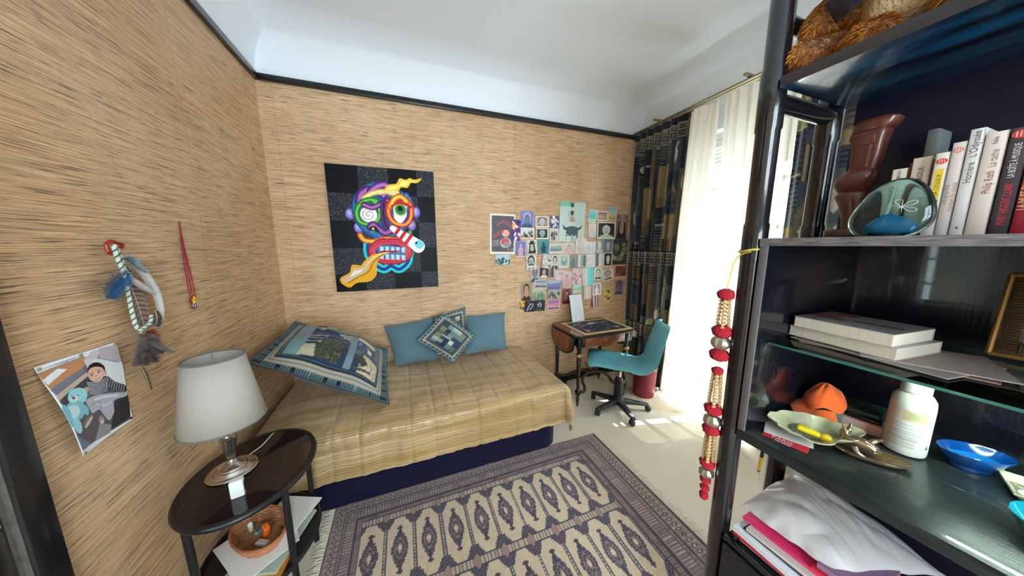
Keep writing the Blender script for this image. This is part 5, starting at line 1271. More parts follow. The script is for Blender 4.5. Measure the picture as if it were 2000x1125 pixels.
g = G().add([A_+rt_*a+up_*b-nn_*c for c in (0, .004) for a, b in ((0, 0), (1, 0), (1, 1), (0, 1))], [(0, 1, 2, 3), (7, 6, 5, 4), (0, 4, 5, 1), (1, 5, 6, 2), (2, 6, 7, 3), (3, 7, 4, 0)])
obj('board', g, mat('dark board', (60, 54, 58), .6), t3, smooth=False)
# power strip on the floor by the wall
t = thing('power_strip', 'black power strip with a white marking on the floor behind the desk', 'power strip', (1.47, 2.50, 0))
Mp = Matrix.Translation((1.50, 2.592, 0))
obj('body', G().box(-.13, .13, -.028, .028, .001, .042, .006, 2, Mp), mat('black plastic', (20, 20, 22), .4), t)
obj('switch', G().box(-.118, -.092, -.0285, -.0275, .012, .034, 0, 1, Mp), mat('white plastic', (232, 234, 230), .35), t)

# ================================================================== SWIVEL CHAIR
CX, CY = 1.818, 1.968
M_chair = mat('turquoise vinyl', (112, 188, 202), .42, spec=.4, bump=(200, .08), vary=(5, .12))
M_plas = mat('dark grey plastic', (44, 46, 52), .45, bump=(300, .1))
t = thing('swivel_chair', 'turquoise upholstered swivel chair with grey five-star base at the desk', 'chair', (CX, CY, 0), 0)
Rz = math.radians(144)              # direction the chair faces
Mc = Matrix.Translation((CX, CY, 0)) @ Matrix.Rotation(Rz, 4, 'Z')
# one padded shell: seat running into the curved back (s along the profile, w across)
prof = spline([(.285, .455), (.26, .478), (.18, .482), (.05, .468), (-.08, .462), (-.165, .474), (-.215, .525), (-.238, .62), (-.265, .73), (-.292, .83), (-.31, .885)], 6)
def half(s):
    if s < .06: return .19+.02*s/.06
    if s < .45: return .215
    if s < .62: return .215-.12*(s-.45)
    return .195-.055*((s-.62)/.38)**1.6
def shell(side):
    n = len(prof)-1
    def fn(u, v):
        f = v*n; i = min(int(f), n-1); k = f-i
        x = prof[i][0]*(1-k)+prof[i+1][0]*k; z = prof[i][1]*(1-k)+prof[i+1][1]*k
        dx, dz = prof[i+1][0]-prof[i][0], prof[i+1][1]-prof[i][1]; L = math.hypot(dx, dz); nx, nz_ = dz/L, -dx/L   # towards the sitter
        e = 2*u-1; ends = min(1, v/.07, (1-v)/.09); ends = math.sqrt(max(0, 1-(1-ends)**2)); rim = (1-abs(e)**3.2)**.5 if abs(e) < 1 else 0
        w = half(v)*(0.80+.20*ends)*e
        wrap = .055*e*e*max(0, min(1, (v-.40)/.25)); th = .030*rim*ends
        c = (-.022 if side < 0 else .024)*rim*ends
        return Mc @ Vector((x+nx*(c+wrap)*(-1), w, z+nz_*(c+wrap)*(-1)+.012*e*e*(1 if v < .4 else 0)))
    return fn
gs = G().grid(shell(1), 36, 70); n0 = len(gs.v); gb = G().grid(shell(-1), 36, 70); gs.add(gb.v, [f[::-1] for f in gb.f])
nu, nv = 36, 70
rim = [(i, i+1) for i in range(nu)]+[(nv*(nu+1)+i+1, nv*(nu+1)+i) for i in range(nu)]+[((j+1)*(nu+1), j*(nu+1)) for j in range(nv)]+[(j*(nu+1)+nu, (j+1)*(nu+1)+nu) for j in range(nv)]
gs.f += [(b, a, a+n0, b+n0) for a, b in rim]
# split the shell into seat and backrest where it folds
split = int(nv*.50)
def sub_shell(j0, j1):
    keep = [k for k in range(len(gs.f))]
    g = G(); used = {}; out = []
    def row(i): return (i % n0)//(nu+1)
    for f in gs.f:
        rs = [row(i) for i in f]
        if min(rs) >= j0 and max(rs) <= j1: out.append(f)
    vs = sorted({i for f in out for i in f}); m = {v: i for i, v in enumerate(vs)}
    return g.add([gs.v[v] for v in vs], [tuple(m[i] for i in f) for f in out])
obj('seat', sub_shell(0, split), M_chair, t, angle=75)
obj('backrest', sub_shell(split, nv), M_chair, t, angle=75)
obj('seat_pan', G().lathe([(.0, .425), (.13, .427), (.15, .437), (.12, .447)], 30, M=Mc, c=(.03, 0, 0)), mat('black felt', (30, 30, 32), .9), t)
obj('gas_lift', G().lathe([(.016, .30), (.016, .43)], 20, (CX, CY, 0)), M_silver, t)
col = [(.040, .085), (.042, .12)]
for k in range(12): z = .13+k*.014; col += [(.040, z), (.040, z+.008), (.036, z+.009), (.036, z+.013)]
col += [(.036, .305), (.028, .315)]
obj('column', G().lathe(col, 28, (CX, CY, 0)), M_plas, t)
hub = obj('base_hub', G().lathe([(.045, .055), (.052, .070), (.050, .095), (.042, .112)], 28, (CX, CY, 0)), M_plas, t)
for k in range(5):
    a = math.radians(42+72*k); d = Vector((math.cos(a), math.sin(a), 0)); s = Vector((-d.y, d.x, 0)); c0 = Vector((CX, CY, 0))
    sec = []
    for rr_, w, z0_, z1_ in ((.035, .030, .062, .108), (.12, .026, .062, .098), (.22, .022, .058, .082), (.262, .021, .056, .077), (.272, .014, .058, .072)):
        b = c0+d*rr_; sec.append([b+s*w+Vector((0, 0, z0_)), b+s*w*.9+Vector((0, 0, z1_-.006)), b+s*w*.55+Vector((0, 0, z1_)), b-s*w*.55+Vector((0, 0, z1_)), b-s*w*.9+Vector((0, 0, z1_-.006)), b-s*w+Vector((0, 0, z0_))])
    v = [q for r_ in sec for q in r_]; f = []
    for i in range(len(sec)-1):
        for j in range(6): f.append((i*6+j, i*6+(j+1) % 6, (i+1)*6+(j+1) % 6, (i+1)*6+j))
    f += [tuple(range(6))[::-1], tuple((len(sec)-1)*6+j for j in range(6))]
    lg = obj('base_leg', G().add(v, f), M_plas, t, angle=35)
    w0 = c0+d*.258; ca = a+.9+k*1.3; cdx = Vector((math.cos(ca), math.sin(ca), 0)); cs = Vector((-cdx.y, cdx.x, 0))
    cst = obj('caster', G().tube([w0+Vector((0, 0, .040)), w0+Vector((0, 0, .058))], .009, 10), M_plas, lg)
    for sgn in (-1, 1):
        Mw = frame_M(w0+cdx*.012+cs*sgn*.011+Vector((0, 0, .0265)), cdx, (0, 0, 1))
        obj('wheel', G().lathe([(.012, -.009), (.022, -.009), (.026, -.004), (.026, .004), (.022, .009), (.012, .009)], 22, M=Mw), M_plas, lg)
    obj('caster_hood', G().ball(w0+cdx*.008+Vector((0, 0, .034)), .024, 14, sc=(1, 1, .75)), M_plas, lg)

# ================================================================== WASTEPAPER BASKET
bc = (2.255, 2.085)
M_burg = mat('burgundy metal', (128, 44, 60), .34, metal=.25, spec=.5)
t = thing('wastebasket', 'burgundy wastepaper basket in the corner under the dark curtain', 'wastebasket', (*bc, 0))
obj('bin_wall', G().lathe([(.098, .001), (.100, .006), (.112, .30)], 48, (*bc, 0), caps=False), M_burg, t, solid=.003)
obj('bin_floor', G().lathe([(.096, .002), (.096, .006)], 40, (*bc, 0)), M_burg, t)
obj('bin_rim', G().tube([(bc[0]+.112*math.cos(a), bc[1]+.112*math.sin(a), .30) for a in np.linspace(0, 2*PI, 48, endpoint=False)], .0035, 8, closed=True), mat('pale rim', (206, 180, 184), .4), t)
# ================================================================== BOOKCASE
M_ash = mat('black stained ash', (20, 20, 26), .26, spec=.55, coat=.35, bump=(1.0, .25, (60, 260, 5)), grain=((30, 200, 6), .25, (46, 46, 54)))
M_ashv = mat('black ribbed ash panel', (17, 17, 24), .12, spec=.6, coat=.5, bump=(1.0, .16, (60, 170, 9)))
M_ashh = mat('black ash shelf', (24, 28, 30), .30, spec=.6, coat=.25, grain=((260, 8, 60), .45, (60, 72, 72)), bump=(1.0, .12, (300, 9, 60)))
M_gloss = mat('black gloss underside', (14, 16, 26), .24, spec=.5, coat=.3, bump=(1.0, .05, (40, 5, 40)), grain=((16, 3.2, 1), .85, (24, 92, 138)))  # blue grain painted into the colour stands in for reflected sky
M_tube = mat('black lacquered tube', (18, 17, 20), .22, spec=.55, coat=.4)
KY1, KY0 = .482, -.46
PX, PY, PX2 = .922, .508, 1.205
ZM, ZL, ZB, ZU = 1.562, 1.005, .632, 1.956
KB = 1.40
t = thing('bookcase', 'tall black bookcase with tubular posts, lit glass-shelf compartment and shelves at right', 'bookcase', (1.15, 0, 0))
for (x, y) in ((PX, PY), (PX2, PY), (PX, KY0-.026), (PX2, KY0-.026)):
    po = obj('post', G().lathe([(.0265, .011 if y > 0 else 0), (.0265, .56), (.0272, .562), (.0272, .985), (.0285, .99), (.0285, 1.0), (.0272, 1.005), (.0272, 1.50), (.0285, 1.505), (.0285, 1.60), (.026, 1.605), (.026, 1.84), (.0285, 1.845), (.0285, 1.985), (.026, 1.99), (.026, 2.48), (.02, 2.50)], 28, (x, y, 0)), M_tube, t)
for z in (1.915, 2.10, 2.44):
    for y in (PY, KY0-.026): obj('rail', G().tube([(PX+.02, y, z), (PX2-.02, y, z)], .019 if z > 2 else .023, 16), M_tube, t)
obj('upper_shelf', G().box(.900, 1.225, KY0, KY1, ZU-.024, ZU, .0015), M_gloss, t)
obj('shelf_front', G().box(.8985, .9005, KY0, KY1, ZU-.0245, ZU+.0005, .0005), mat('grey edge band', (58, 54, 56), .5, vary=(30, .2)), t)
obj('middle_shelf', G().box(.900, KB+.016, KY0, KY1, ZM-.019, ZM, .0015), M_ash, t)
obj('shelf_front', G().box(.8985, .9005, KY0, KY1, ZM-.0195, ZM+.0003, .0005), mat('highlit ash edge', (92, 90, 96), .45, grain=((8, 30, 300), .8, (160, 154, 156))), t)  # pale streaks painted into the colour for the highlight along the edge
obj('back_panel', G().box(1.222, 1.236, KY0, KY1-.02, ZM, ZU-.024), mat('dark navy panel', (20, 20, 40), .35, spec=.5), t)
obj('back_panel', G().box(1.222, 1.236, KY0, KY1-.16, ZU, 2.46), mat('dark navy panel', (20, 20, 40), .35), t)
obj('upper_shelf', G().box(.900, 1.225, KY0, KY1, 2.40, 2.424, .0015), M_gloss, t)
# the display compartment
obj('end_panel', G().box(.905, KB, KY1-.018, KY1-.002, ZL, ZM-.019, .001), M_ashv, t)
obj('end_panel', G().box(.905, KB, KY0, KY0+.016, ZL, ZM-.019, .001), M_ashv, t)
obj('panel_edge', G().box(.8995, .9055, KY1-.019, KY1-.001, ZL, ZM-.019, .0008), mat('grey panel edge', (96, 92, 92), .5), t)
obj('back_panel', G().box(KB, KB+.014, KY0, KY1, ZL-.02, ZM-.019), M_ashv, t)
obj('lower_shelf', G().box(.900, KB+.014, KY0, KY1, ZL-.030, ZL, .002), M_ashh, t)
M_shglass = mat('green edged glass', (206, 232, 224), .02, trans=1.0, ior=1.45, spec=.5)
GZ = 1.272
gs = obj('glass_shelf', G().box(.955, KB-.004, KY0+.02, KY1-.022, GZ-.006, GZ, .0008), M_shglass, t)
obj('glass_edge', G().box(.9525, .9545, KY0+.02, KY1-.022, GZ-.006, GZ, .0003), mat('sea green glass edge', (60, 120, 108), .1, spec=.6), gs)
for y in (KY1-.03, KY0+.03):
    for x in (1.0, 1.34): obj('shelf_peg', G().tube([(x, y-.012 if y > 0 else y+.012, GZ-.010), (x, y+.012 if y > 0 else y-.012, GZ-.010)], .0035, 8), M_silver, gs)
# lower bay and cabinet
obj('back_panel', G().box(1.262, 1.276, KY0, KY1-.05, ZB, ZL-.03), mat('dark navy panel', (20, 20, 40), .35), t)
obj('cabinet_body', G().box(.905, 1.26, KY0, KY1, .06, ZB-.014, .002), M_ash, t)
obj('cabinet_top', G().box(.898, 1.265, KY0, KY1, ZB-.014, ZB, .002), mat('glossy black cabinet top', (22, 24, 30), .14, spec=.6, coat=.4), t)
for ya, yb in ((.013, KY1-.004), (KY0+.004, .009)):
    d = obj('cabinet_door', G().box(.893, .9045, ya, yb, .075, ZB-.020, .002), M_ash, t)
    obj('knob', G().lathe([(.006, 0), (.006, .012), (.012, .016), (.012, .022), (.0, .024)], 16, M=frame_M((.893, (ya+.03 if ya > 0 else yb-.03), .40), (0, 1, 0), (0, 0, 1)) @ Matrix.Scale(-1, 4, (0, 0, 1))), M_silver, d)
# strip light under the glass shelf
ty0, ty1 = -.40, .205
t = thing('strip_light', 'slim lit strip lamp under the glass shelf of the bookcase', 'lamp', (1.13, 0, GZ-.02))
obj('housing', G().box(1.118, 1.142, ty0, ty1, GZ-.0115, GZ-.0062, .001), M_white, t)
obj('lit_tube', G().tube([(1.13, ty0+.01, GZ-.0165), (1.13, ty1-.01, GZ-.0165)], .005, 10), mat('fluorescent tube', (255, 255, 255), .4, emit=(226, 255, 238), estr=170), t)

# ================================================================== ON THE UPPER SHELF: PLUSH BEAR
M_fur = mat('golden brown plush', (176, 112, 48), .95, sheen=.8, vary=(60, .55), bump=(140, 1.0))
M_hair = mat('golden brown fur strands', (196, 128, 52), .8, spec=.2, vary=(36, .5))
M_cream = mat('cream plush', (226, 206, 160), .95, sheen=.6, bump=(140, .8))
M_scarf = mat('charcoal scarf cloth', (50, 48, 52), .85, bump=(200, .3))
t = thing('teddy_bear', 'golden brown plush bear with charcoal scarf sitting on the topmost visible shelf', 'plush toy', (1.03, .36, ZU))
def fuzz(d, k=40, a=.035): return a*noise.noise(d*k*.12)+a*.7*noise.noise(d*k*.4)
def limb(pts, rs, name, m, sub=14):
    P_ = spline(pts, 6); n = len(P_)-1; R_ = [np.interp(i/n, np.linspace(0, 1, len(rs)), rs) for i in range(n+1)]
    g = G().tube(P_, R_, 24); ctr = Vector(P_[n//2])
    g.v = [tuple(Vector(v)+(Vector(v)-ctr).normalized()*(.0030*nz(v[0]*140, v[1]*140, v[2]*140)+.0035*nz(v[0]*60, v[1]*60, v[2]*60))) for v in g.v]
    return obj(name, g, m, t)
zs = ZU
bd = obj('body', G().ball((1.06, .345, zs+.135), .115, 44, sc=(.82, .92, 1.12), dis=lambda d: fuzz(d)), M_fur, t)
obj('belly', G().ball((1.015, .330, zs+.105), .078, 36, sc=(.82, .92, 1.05), dis=lambda d: fuzz(d)), M_cream, t)
limb([(1.04, .40, zs+.060), (1.00, .44, zs+.052), (.955, .475, zs+.042), (.935, .492, zs+.034)], [.044, .040, .036, .034, .018], 'leg', M_fur)
limb([(1.04, .385, zs+.040), (.985, .375, zs+.030), (.955, .35, zs+.026), (.94, .34, zs+.024)], [.040, .036, .028, .016], 'leg_fold', M_fur)
limb([(1.06, .29, zs+.055), (1.0, .255, zs+.050), (.955, .235, zs+.044), (.938, .225, zs+.044)], [.044, .040, .040, .018], 'leg', M_fur)
limb([(1.07, .415, zs+.20), (1.02, .455, zs+.15), (.985, .455, zs+.105), (.97, .445, zs+.085)], [.034, .036, .034, .016], 'arm', M_fur)
limb([(1.07, .27, zs+.20), (1.03, .22, zs+.15), (.99, .20, zs+.11)], [.034, .036, .018], 'arm', M_fur)
hd = obj('head', G().ball((1.045, .345, zs+.315), .088, 40, sc=(.95, 1.08, .95), dis=lambda d: fuzz(d)), M_fur, t)
obj('muzzle', G().ball((.965, .345, zs+.295), .042, 28, sc=(1, 1.05, .8), dis=lambda d: fuzz(d)), M_cream, hd)
obj('nose', G().ball((.925, .345, zs+.308), .014, 14, sc=(.7, 1.2, .8)), mat('black plastic nose', (20, 18, 18), .3), hd)
for s in (-1, 1):
    obj('eye', G().ball((.968, .345+s*.034, zs+.338), .009, 12), mat('black plastic nose', (20, 18, 18), .3), hd)
    obj('ear', G().ball((1.055, .345+s*.078, zs+.385), .033, 24, sc=(.5, 1, 1), dis=lambda d: fuzz(d)), M_fur, hd)
def fur(o, m, n, L, seed):
    me = o.data; r = np.random.default_rng(seed); me.calc_loop_triangles(); nrm = [Vector(v.normal) for v in me.vertices]; co = [Vector(v.co) for v in me.vertices]
    tr = [tuple(q.vertices) for q in me.loop_triangles]; ar = np.array([q.area for q in me.loop_triangles]); pick = r.choice(len(tr), n, p=ar/ar.sum()); g = G()
    for k in pick:
        a, b, c = tr[k]; u, v = r.random(2)
        if u+v > 1: u, v = 1-u, 1-v
        p = co[a]+(co[b]-co[a])*u+(co[c]-co[a])*v; nn = (nrm[a]+nrm[b]+nrm[c]).normalized(); s_ = nn.orthogonal().normalized(); s_ = s_*math.cos(v*40)+nn.cross(s_)*math.sin(v*40)
        d = (nn*.75+Vector((-.25*r.random(), .5*nz(p.x*30, p.y*30, p.z*30), -.55+.4*nz(p.x*25, p.z*25)))).normalized(); l = L*(.5+.8*r.random()); w = .0007
        g.add([p-s_*w, p+s_*w, p+d*l*.6+s_*w*.7, p+d*l+Vector((0, 0, -.2*l))], [(0, 1, 2), (0, 2, 3)])
    f = obj('fur', g, m, o, smooth=False, world=False); f['kind'] = 'stuff'
for k_, o_ in enumerate([q for q in t.children if q.name.split('.')[0] in ('body', 'leg', 'leg_fold', 'arm', 'head')]): fur(o_, M_hair, 9000 if o_.name.startswith('body') else 6000, .013, k_)
# scarf knotted round the neck, one tail lying across the belly
sc_pts = [(1.10, .345, zs+.235), (1.055, .43, zs+.228), (.985, .40, zs+.215), (.965, .345, zs+.21), (.985, .285, zs+.215), (1.055, .255, zs+.228)]
sf = obj('scarf', G().tube(spline(sc_pts+[sc_pts[0]], 8), .024, 12, flat=.55), M_scarf, t)
def tail(u, v):
    a = Vector((.955, .425, zs+.115)); b = Vector((.952, .265, zs+.178)); q = a.lerp(b, u); wv_ = .032+.022*math.sin(u*PI)
    return Vector((q.x-.030*math.sin(u*PI)-.012*math.sin(v*PI), q.y+.02*(v-.5), q.z+(v-.5)*wv_*1.6+.004*nz(u*9, v*4)))
obj('scarf_tail', G().grid(tail, 30, 10), M_scarf, sf, solid=.006)
M_gold = mat('yellow stitching', (224, 200, 96), .7)
for k in range(6):
    u0 = .42+k*.07; P_ = [tail(u0+.055*s, .45+.28*math.sin(s*6.3+k))+Vector((-.0045, 0, 0)) for s in np.linspace(0, 1, 9)]
    obj('stitching', G().tube(P_, .0016, 5), M_gold, sf)
# yellow plush patch beside the bear
obj('bib', G().ball((.985, .31, zs+.165), .042, 24, sc=(.6, .9, .8), dis=lambda d: fuzz(d)), mat('yellow plush', (236, 200, 40), .95, sheen=.5, bump=(140, .8)), bd)

# ================================================================== ON THE MIDDLE SHELF
# carved wooden figure
M_mahog = mat('carved reddish wood', (96, 50, 40), .32, coat=.35, grain=((20, 20, 3), .4, (54, 26, 22)), vary=(14, .25))
t = thing('carved_figure', 'reddish brown carved wooden figure standing behind the glass stone', 'figurine', (1.08, .383, ZM))
sx, sy = 1.085, .383
def slab(levels, name, par=None, n=36, p=3.2):
    v = []; f = []
    for (z, cx, cy, hx, hy) in levels:
        for k in range(n):
            a = 2*PI*k/n; c, s = math.cos(a), math.sin(a)
            v.append((sx+cx+hx*math.copysign(abs(c)**(2/p), c), sy+cy+hy*math.copysign(abs(s)**(2/p), s), ZM+z))
    m = len(levels)
    for i in range(m-1):
        for k in range(n): f.append((i*n+k, i*n+(k+1) % n, (i+1)*n+(k+1) % n, (i+1)*n+k))
    f += [tuple(range(n))[::-1], tuple((m-1)*n+k for k in range(n))]
    return obj(name, G().add(v, f), M_mahog, par or t, angle=50)
slab([(.0005, 0, .004, .034, .040), (.004, 0, .004, .036, .042), (.018, 0, .004, .036, .042), (.022, 0, .004, .033, .039)], 'plinth')
slab([(.02, .0, -.002, .020, .020), (.05, 0, .0, .021, .021), (.085, 0, .004, .024, .026), (.105, 0, .008, .028, .032), (.115, 0, .008, .022, .026), (.122, 0, .008, .026, .030), (.134, 0, .008, .032, .036), (.146, 0, .006, .033, .036), (.160, 0, .001, .029, .030), (.170, 0, -.002, .022, .023)], 'torso', p=2.4)
slab([(.165, 0, -.004, .020, .022), (.20, 0, -.006, .022, .025), (.232, 0, -.006, .023, .027), (.240, 0, -.005, .025, .030), (.252, 0, -.006, .025, .031), (.258, 0, -.008, .022, .027)], 'head', p=5)
slab([(.255, 0, -.010, .027, .031), (.262, 0, -.012, .029, .035), (.274, 0, -.014, .029, .037), (.280, 0, -.014, .025, .032)], 'headdress', p=3)
obj('brow', G().box(sx-.0265, sx-.021, sy-.022, sy+.014, ZM+.222, ZM+.244, .002), M_mahog, t)
# glass stone
M_stone = mat('sea green art glass', (188, 226, 220), .015, trans=1.0, ior=1.42)
gx, gy = .962, .287
def stone(d):
    return 0
t = thing('glass_paperweight', 'rounded triangular sea-green glass stone with blue heart on the middle shelf', 'glass ornament', (gx, gy, ZM))
prof_s = spline([(.0, -.056), (.03, -.056), (.049, -.044), (.056, -.022), (.050, .008), (.036, .038), (.018, .056), (.0, .061)], 6)
v = []; f = []; n = 48
g = G()
for r, z in prof_s:
    for k in range(n):
        a = 2*PI*k/n; v.append((gx+.48*max(r, 1e-4)*math.cos(a), gy+max(r, 1e-4)*math.sin(a)*1.03-.10*(z+.056)*.9+.004, ZM+.0567+z))
for i in range(len(prof_s)-1):
    for k in range(n): f.append((i*n+k, i*n+(k+1) % n, (i+1)*n+(k+1) % n, (i+1)*n+k))
obj('stone', g.add(v, f), M_stone, t)
obj('blue_core', G().lathe([(.0, -.024), (.022, -.024), (.027, -.016), (.024, -.006), (.016, .003), (.007, .010), (.0, .014)], 24, (gx, gy, ZM+.034), .55, 1.25, caps=False, wob=lambda a, z: .12*math.sin(a*3)), mat('blue glass', (16, 120, 170), .1, spec=.6), t)
g = G()
for k in range(5):
    a = k*1.25; cy_, cz_ = gy-.020, ZM+.058
    g.tube(spline([(gx-.0245, cy_, cz_), (gx-.0235, cy_+.016*math.cos(a-.3), cz_+.012*math.sin(a-.3)), (gx-.022, cy_+.022*math.cos(a), cz_+.016*math.sin(a)), (gx-.0235, cy_+.016*math.cos(a+.3), cz_+.012*math.sin(a+.3)), (gx-.0245, cy_, cz_)], 5), .0004, 4)
obj('engraving', g, mat('etched white', (214, 224, 224), .6), t)
obj('pale_streak', G().tube(spline([(gx, gy+.004, ZM+.045), (gx, gy+.001, ZM+.07), (gx, gy-.001, ZM+.098)], 5), [.0035]*5+[.002]*6, 10), mat('milky glass', (206, 222, 206), .3), t)
# books, standing, spines to the room
M_pages = mat('book page block', (222, 212, 194), .9, grain=((4, 300, 4), .4, (190, 178, 158)))
def book(px0, px1, top, x, depth, col, label, lab2=(), lean=0.0, base_py=457.5, nm='paperback_book', group='books standing on the middle shelf', th=None):
    yb0, yb1 = at(px0, base_py, x=x).y, at(px1, base_py, x=x).y       # left (far) and right (near) edges of the spine
    h = top; t = thing(nm, label, 'book', (x, (yb0+yb1)/2, ZM+.0004), 0, group)
    m = mat('cover '+str(col), col, .35, coat=.2)
    y0, y1 = yb1+.0006, yb0-.0006; z = ZM+.0004
    g = G().box(x, x+.0012, y0, y1, z, z+h, .0004).box(x, x+depth, y0, y0+.0008, z, z+h).box(x, x+depth, y1-.0008, y1, z, z+h)
    obj('cover', g, m, t); obj('page_block', G().box(x+.0014, x+depth-.003, y0+.001, y1-.001, z+.001, z+h-.002), M_pages, t)
    yc = (y0+y1)/2
    for (s, size, zc, c, off, sxx) in lab2:
        text('spine_lettering', s, size, frame_M((x-.0004, yc+off, z+h*zc), (0, 0, 1), (0, 1, 0)), mat('ink '+str(c), c, .6), t, sx=sxx)
    return t, x, y0, y1, z, h
B = []
BX = .985
B.append(book(1720, 1749, .142, 1.0, .11, (226, 216, 200), 'cream paperback at the left end of the row, beside the carved figure', (('ROMAN', .006, .9, (90, 84, 80), 0, 1), ('LE GRAND CAHIER', .009, .62, (120, 110, 104), 0, 1))))
B.append(book(1750, 1754, .150, 1.0, .11, (176, 92, 52), 'thin orange-brown paperback, second from the carved figure'))
B.append(book(1755, 1792, .158, .998, .12, (228, 220, 204), 'thick cream paperback behind the glass stone, right of the thin orange one', (('VAN DER KOLK', .011, .66, (80, 76, 78), 0, .9),)))
B.append(book(1792.5, 1795, .150, 1.0, .11, (150, 56, 50), 'very thin dark red paperback tight behind the glass stone'))
B.append(book(1796, 1823, .158, BX, .11, (226, 220, 210), 'white paperback with a yellow label and red logo on its spine', (('LA COULEUR', .0075, .62, (90, 70, 30), -.0002, .9),)))
B.append(book(1823.5, 1850, .172, BX, .11, (218, 208, 200), 'beige paperback with a pale red logo, right of the yellow-labelled one', (('Les grandes', .008, .45, (150, 120, 96), .004, 1), ('marées du siècle', .008, .42, (176, 140, 110), -.004, 1))))
B.append(book(1851, 1880, .190, BX, .125, (224, 222, 220), 'tall glossy white paperback, tallest of the white spines', (('Homère   L’Odyssée', .012, .74, (84, 78, 80), 0, .9),)))
B.append(book(1881, 1924, .178, BX, .11, (226, 214, 206), 'thick pinkish-white paperback with brown and grey spine lettering', (('Philip Roth', .012, .52, (150, 62, 40), -.002, .75), ('La tache', .012, .75, (130, 124, 120), -.002, .75), ('folio', .007, .92, (70, 66, 66), .0, 1))))
B.append(book(1926, 1967, .178, BX, .11, (66, 62, 66), 'dark grey paperback with red and white spine lettering', (('MARY HIGGINS CLARK', .0115, .29, (206, 50, 60), -.001, .60), ('LA BOÎTE À MUSIQUE', .0095, .70, (226, 222, 222), .000, .62))))
B.append(book(1969, 2003, .180, BX, .11, (150, 34, 52), 'dark red paperback at the right edge, after the grey one', (('LA NUIT DU RENARD', .0105, .45, (226, 206, 130), .002, .8),)))
B.append(book(2004, 2040, .172, BX, .11, (206, 196, 186), 'cream paperback just past the dark red one'))
# round publisher marks, yellow label and black foot on spines
def spine_disc(bk, zc, r, c, off=0):
    t, x, y0, y1, z, h = bk; M = frame_M((x-.0003, (y0+y1)/2+off, z+h*zc), (0, 0, 1), (0, 1, 0))
    obj('logo', G().lathe([(r, -.0002), (r, .0002)], 24, M=M, sx=.8), mat('logo '+str(c), c, .5), t)
    obj('logo_line', G().box(-r*.5, r*.5, -.0004, .0004, .0002, .0005, 0, 1, M).box(-r*.5, r*.5, -r*.5, -r*.4, .0002, .0005, 0, 1, M).box(-r*.5, r*.5, r*.4, r*.5, .0002, .0005, 0, 1, M), mat('white ink', (236, 230, 226), .5), t)
spine_disc(B[4], .90, .0065, (214, 70, 58)); spine_disc(B[5], .92, .006, (224, 140, 124)); spine_disc(B[8], .94, .0085, (206, 62, 54))
tt, x, y0, y1, z, h = B[4]
obj('yellow_label', G().box(x-.0002, x+.0002, y0+.003, y1-.003, z+.070, z+.128), mat('yellow label ink', (232, 200, 56), .5), tt)
obj('black_band', G().box(x-.0002, x+.0002, y0+.003, y1-.003, z+.022, z+.069), mat('black ink', (40, 40, 48), .5), tt)
tt, x, y0, y1, z, h = B[6]
obj('blue_mark', G().box(x-.0002, x+.0002, y0+.006, y1-.006, z+.012, z+.016), mat('blue ink', (60, 90, 130), .5), tt)
# grey card-like thin book standing behind the row
t = thing('thin_grey_book', 'thin grey-green book standing higher behind the white paperbacks', 'book', (1.13, .30, ZM), 0, 'books standing on the middle shelf')
a, b = at(1814, 260, x=1.135), at(1836, 262, x=1.135)
obj('cover', G().box(1.13, 1.20, b.y, a.y, ZM+.0004, at(1825, 252, x=1.13).z, .001), mat('grey green cover', (110, 118, 116), .5), t)

# ================================================================== ON THE GLASS SHELF
ga = math.radians(-9)
def lying(name, label, cat, cx, cy, w, d, z, th, ang, cover, pages=True, group=None):
    t = thing(name, label, cat, (cx, cy, z), math.radians(ang), group)
    if pages:
        obj('cover', G().box(-w/2, w/2, -d/2, d/2, th-.0018, th, .0005).box(-w/2, w/2, -d/2, d/2, 0.0002, .0018, .0005).box(w/2-.002, w/2, -d/2, d/2, .0018, th-.0018), cover, t, world=False)
        obj('page_block', G().box(-w/2+.002, w/2-.002, -d/2+.002, d/2-.002, .0019, th-.0019), M_pages, t, world=False)
    else: obj('sheet', G().box(-w/2, w/2, -d/2, d/2, .0002, th, .0003), cover, t, world=False)
    return t
z = GZ+.0006
for k, (cx, cy, w, d, a, lab, m) in enumerate(((1.155, .300, .205, .29, 8, 'grey-brown magazine with a red edge lowest under the cookbooks', mat('magazine cover', (150, 132, 124), .4, grain=((6, 3, 1), .5, (178, 60, 50)))), (1.125, .306, .20, .27, -8, 'greyish printed leaflet just under the cookbooks', mat('grey leaflet', (166, 156, 150), .6, vary=(20, .2))), (1.14, .25, .19, .20, 22, 'loose printed sheet sliding out on the right of the cookbooks', mat('newsprint', (178, 168, 160), .8, vary=(60, .3))))):
    tag(obj('magazine', G().box(-w/2, w/2, -d/2, d/2, z, z+.0026, .0004, 1, Matrix.Translation((cx, cy, 0)) @ Matrix.Rotation(math.radians(a), 4, 'Z')), m), lab, 'magazine'); z += .0032
cov = mat('pale cookbook cover', (196, 188, 178), .35, coat=.3, vary=(9, .15))
lying('cookbook', 'thick pale cookbook, lower of the two on the glass shelf', 'book', 1.128, .352, .175, .205, z, .030, -6, cov, group='cookbooks on the glass shelf'); z += .0305
cb = lying('cookbook', 'cookbook lettered SOUPES with a picture cover, upper of the two on the glass shelf', 'book', 1.112, .350, .165, .185, z, .031, -5, mat('picture cover', (168, 166, 166), .3, coat=.4), group='cookbooks on the glass shelf')
CT = z+.031; Mc_ = Matrix.Translation((1.112, .350, CT)) @ Matrix.Rotation(math.radians(-5), 4, 'Z')
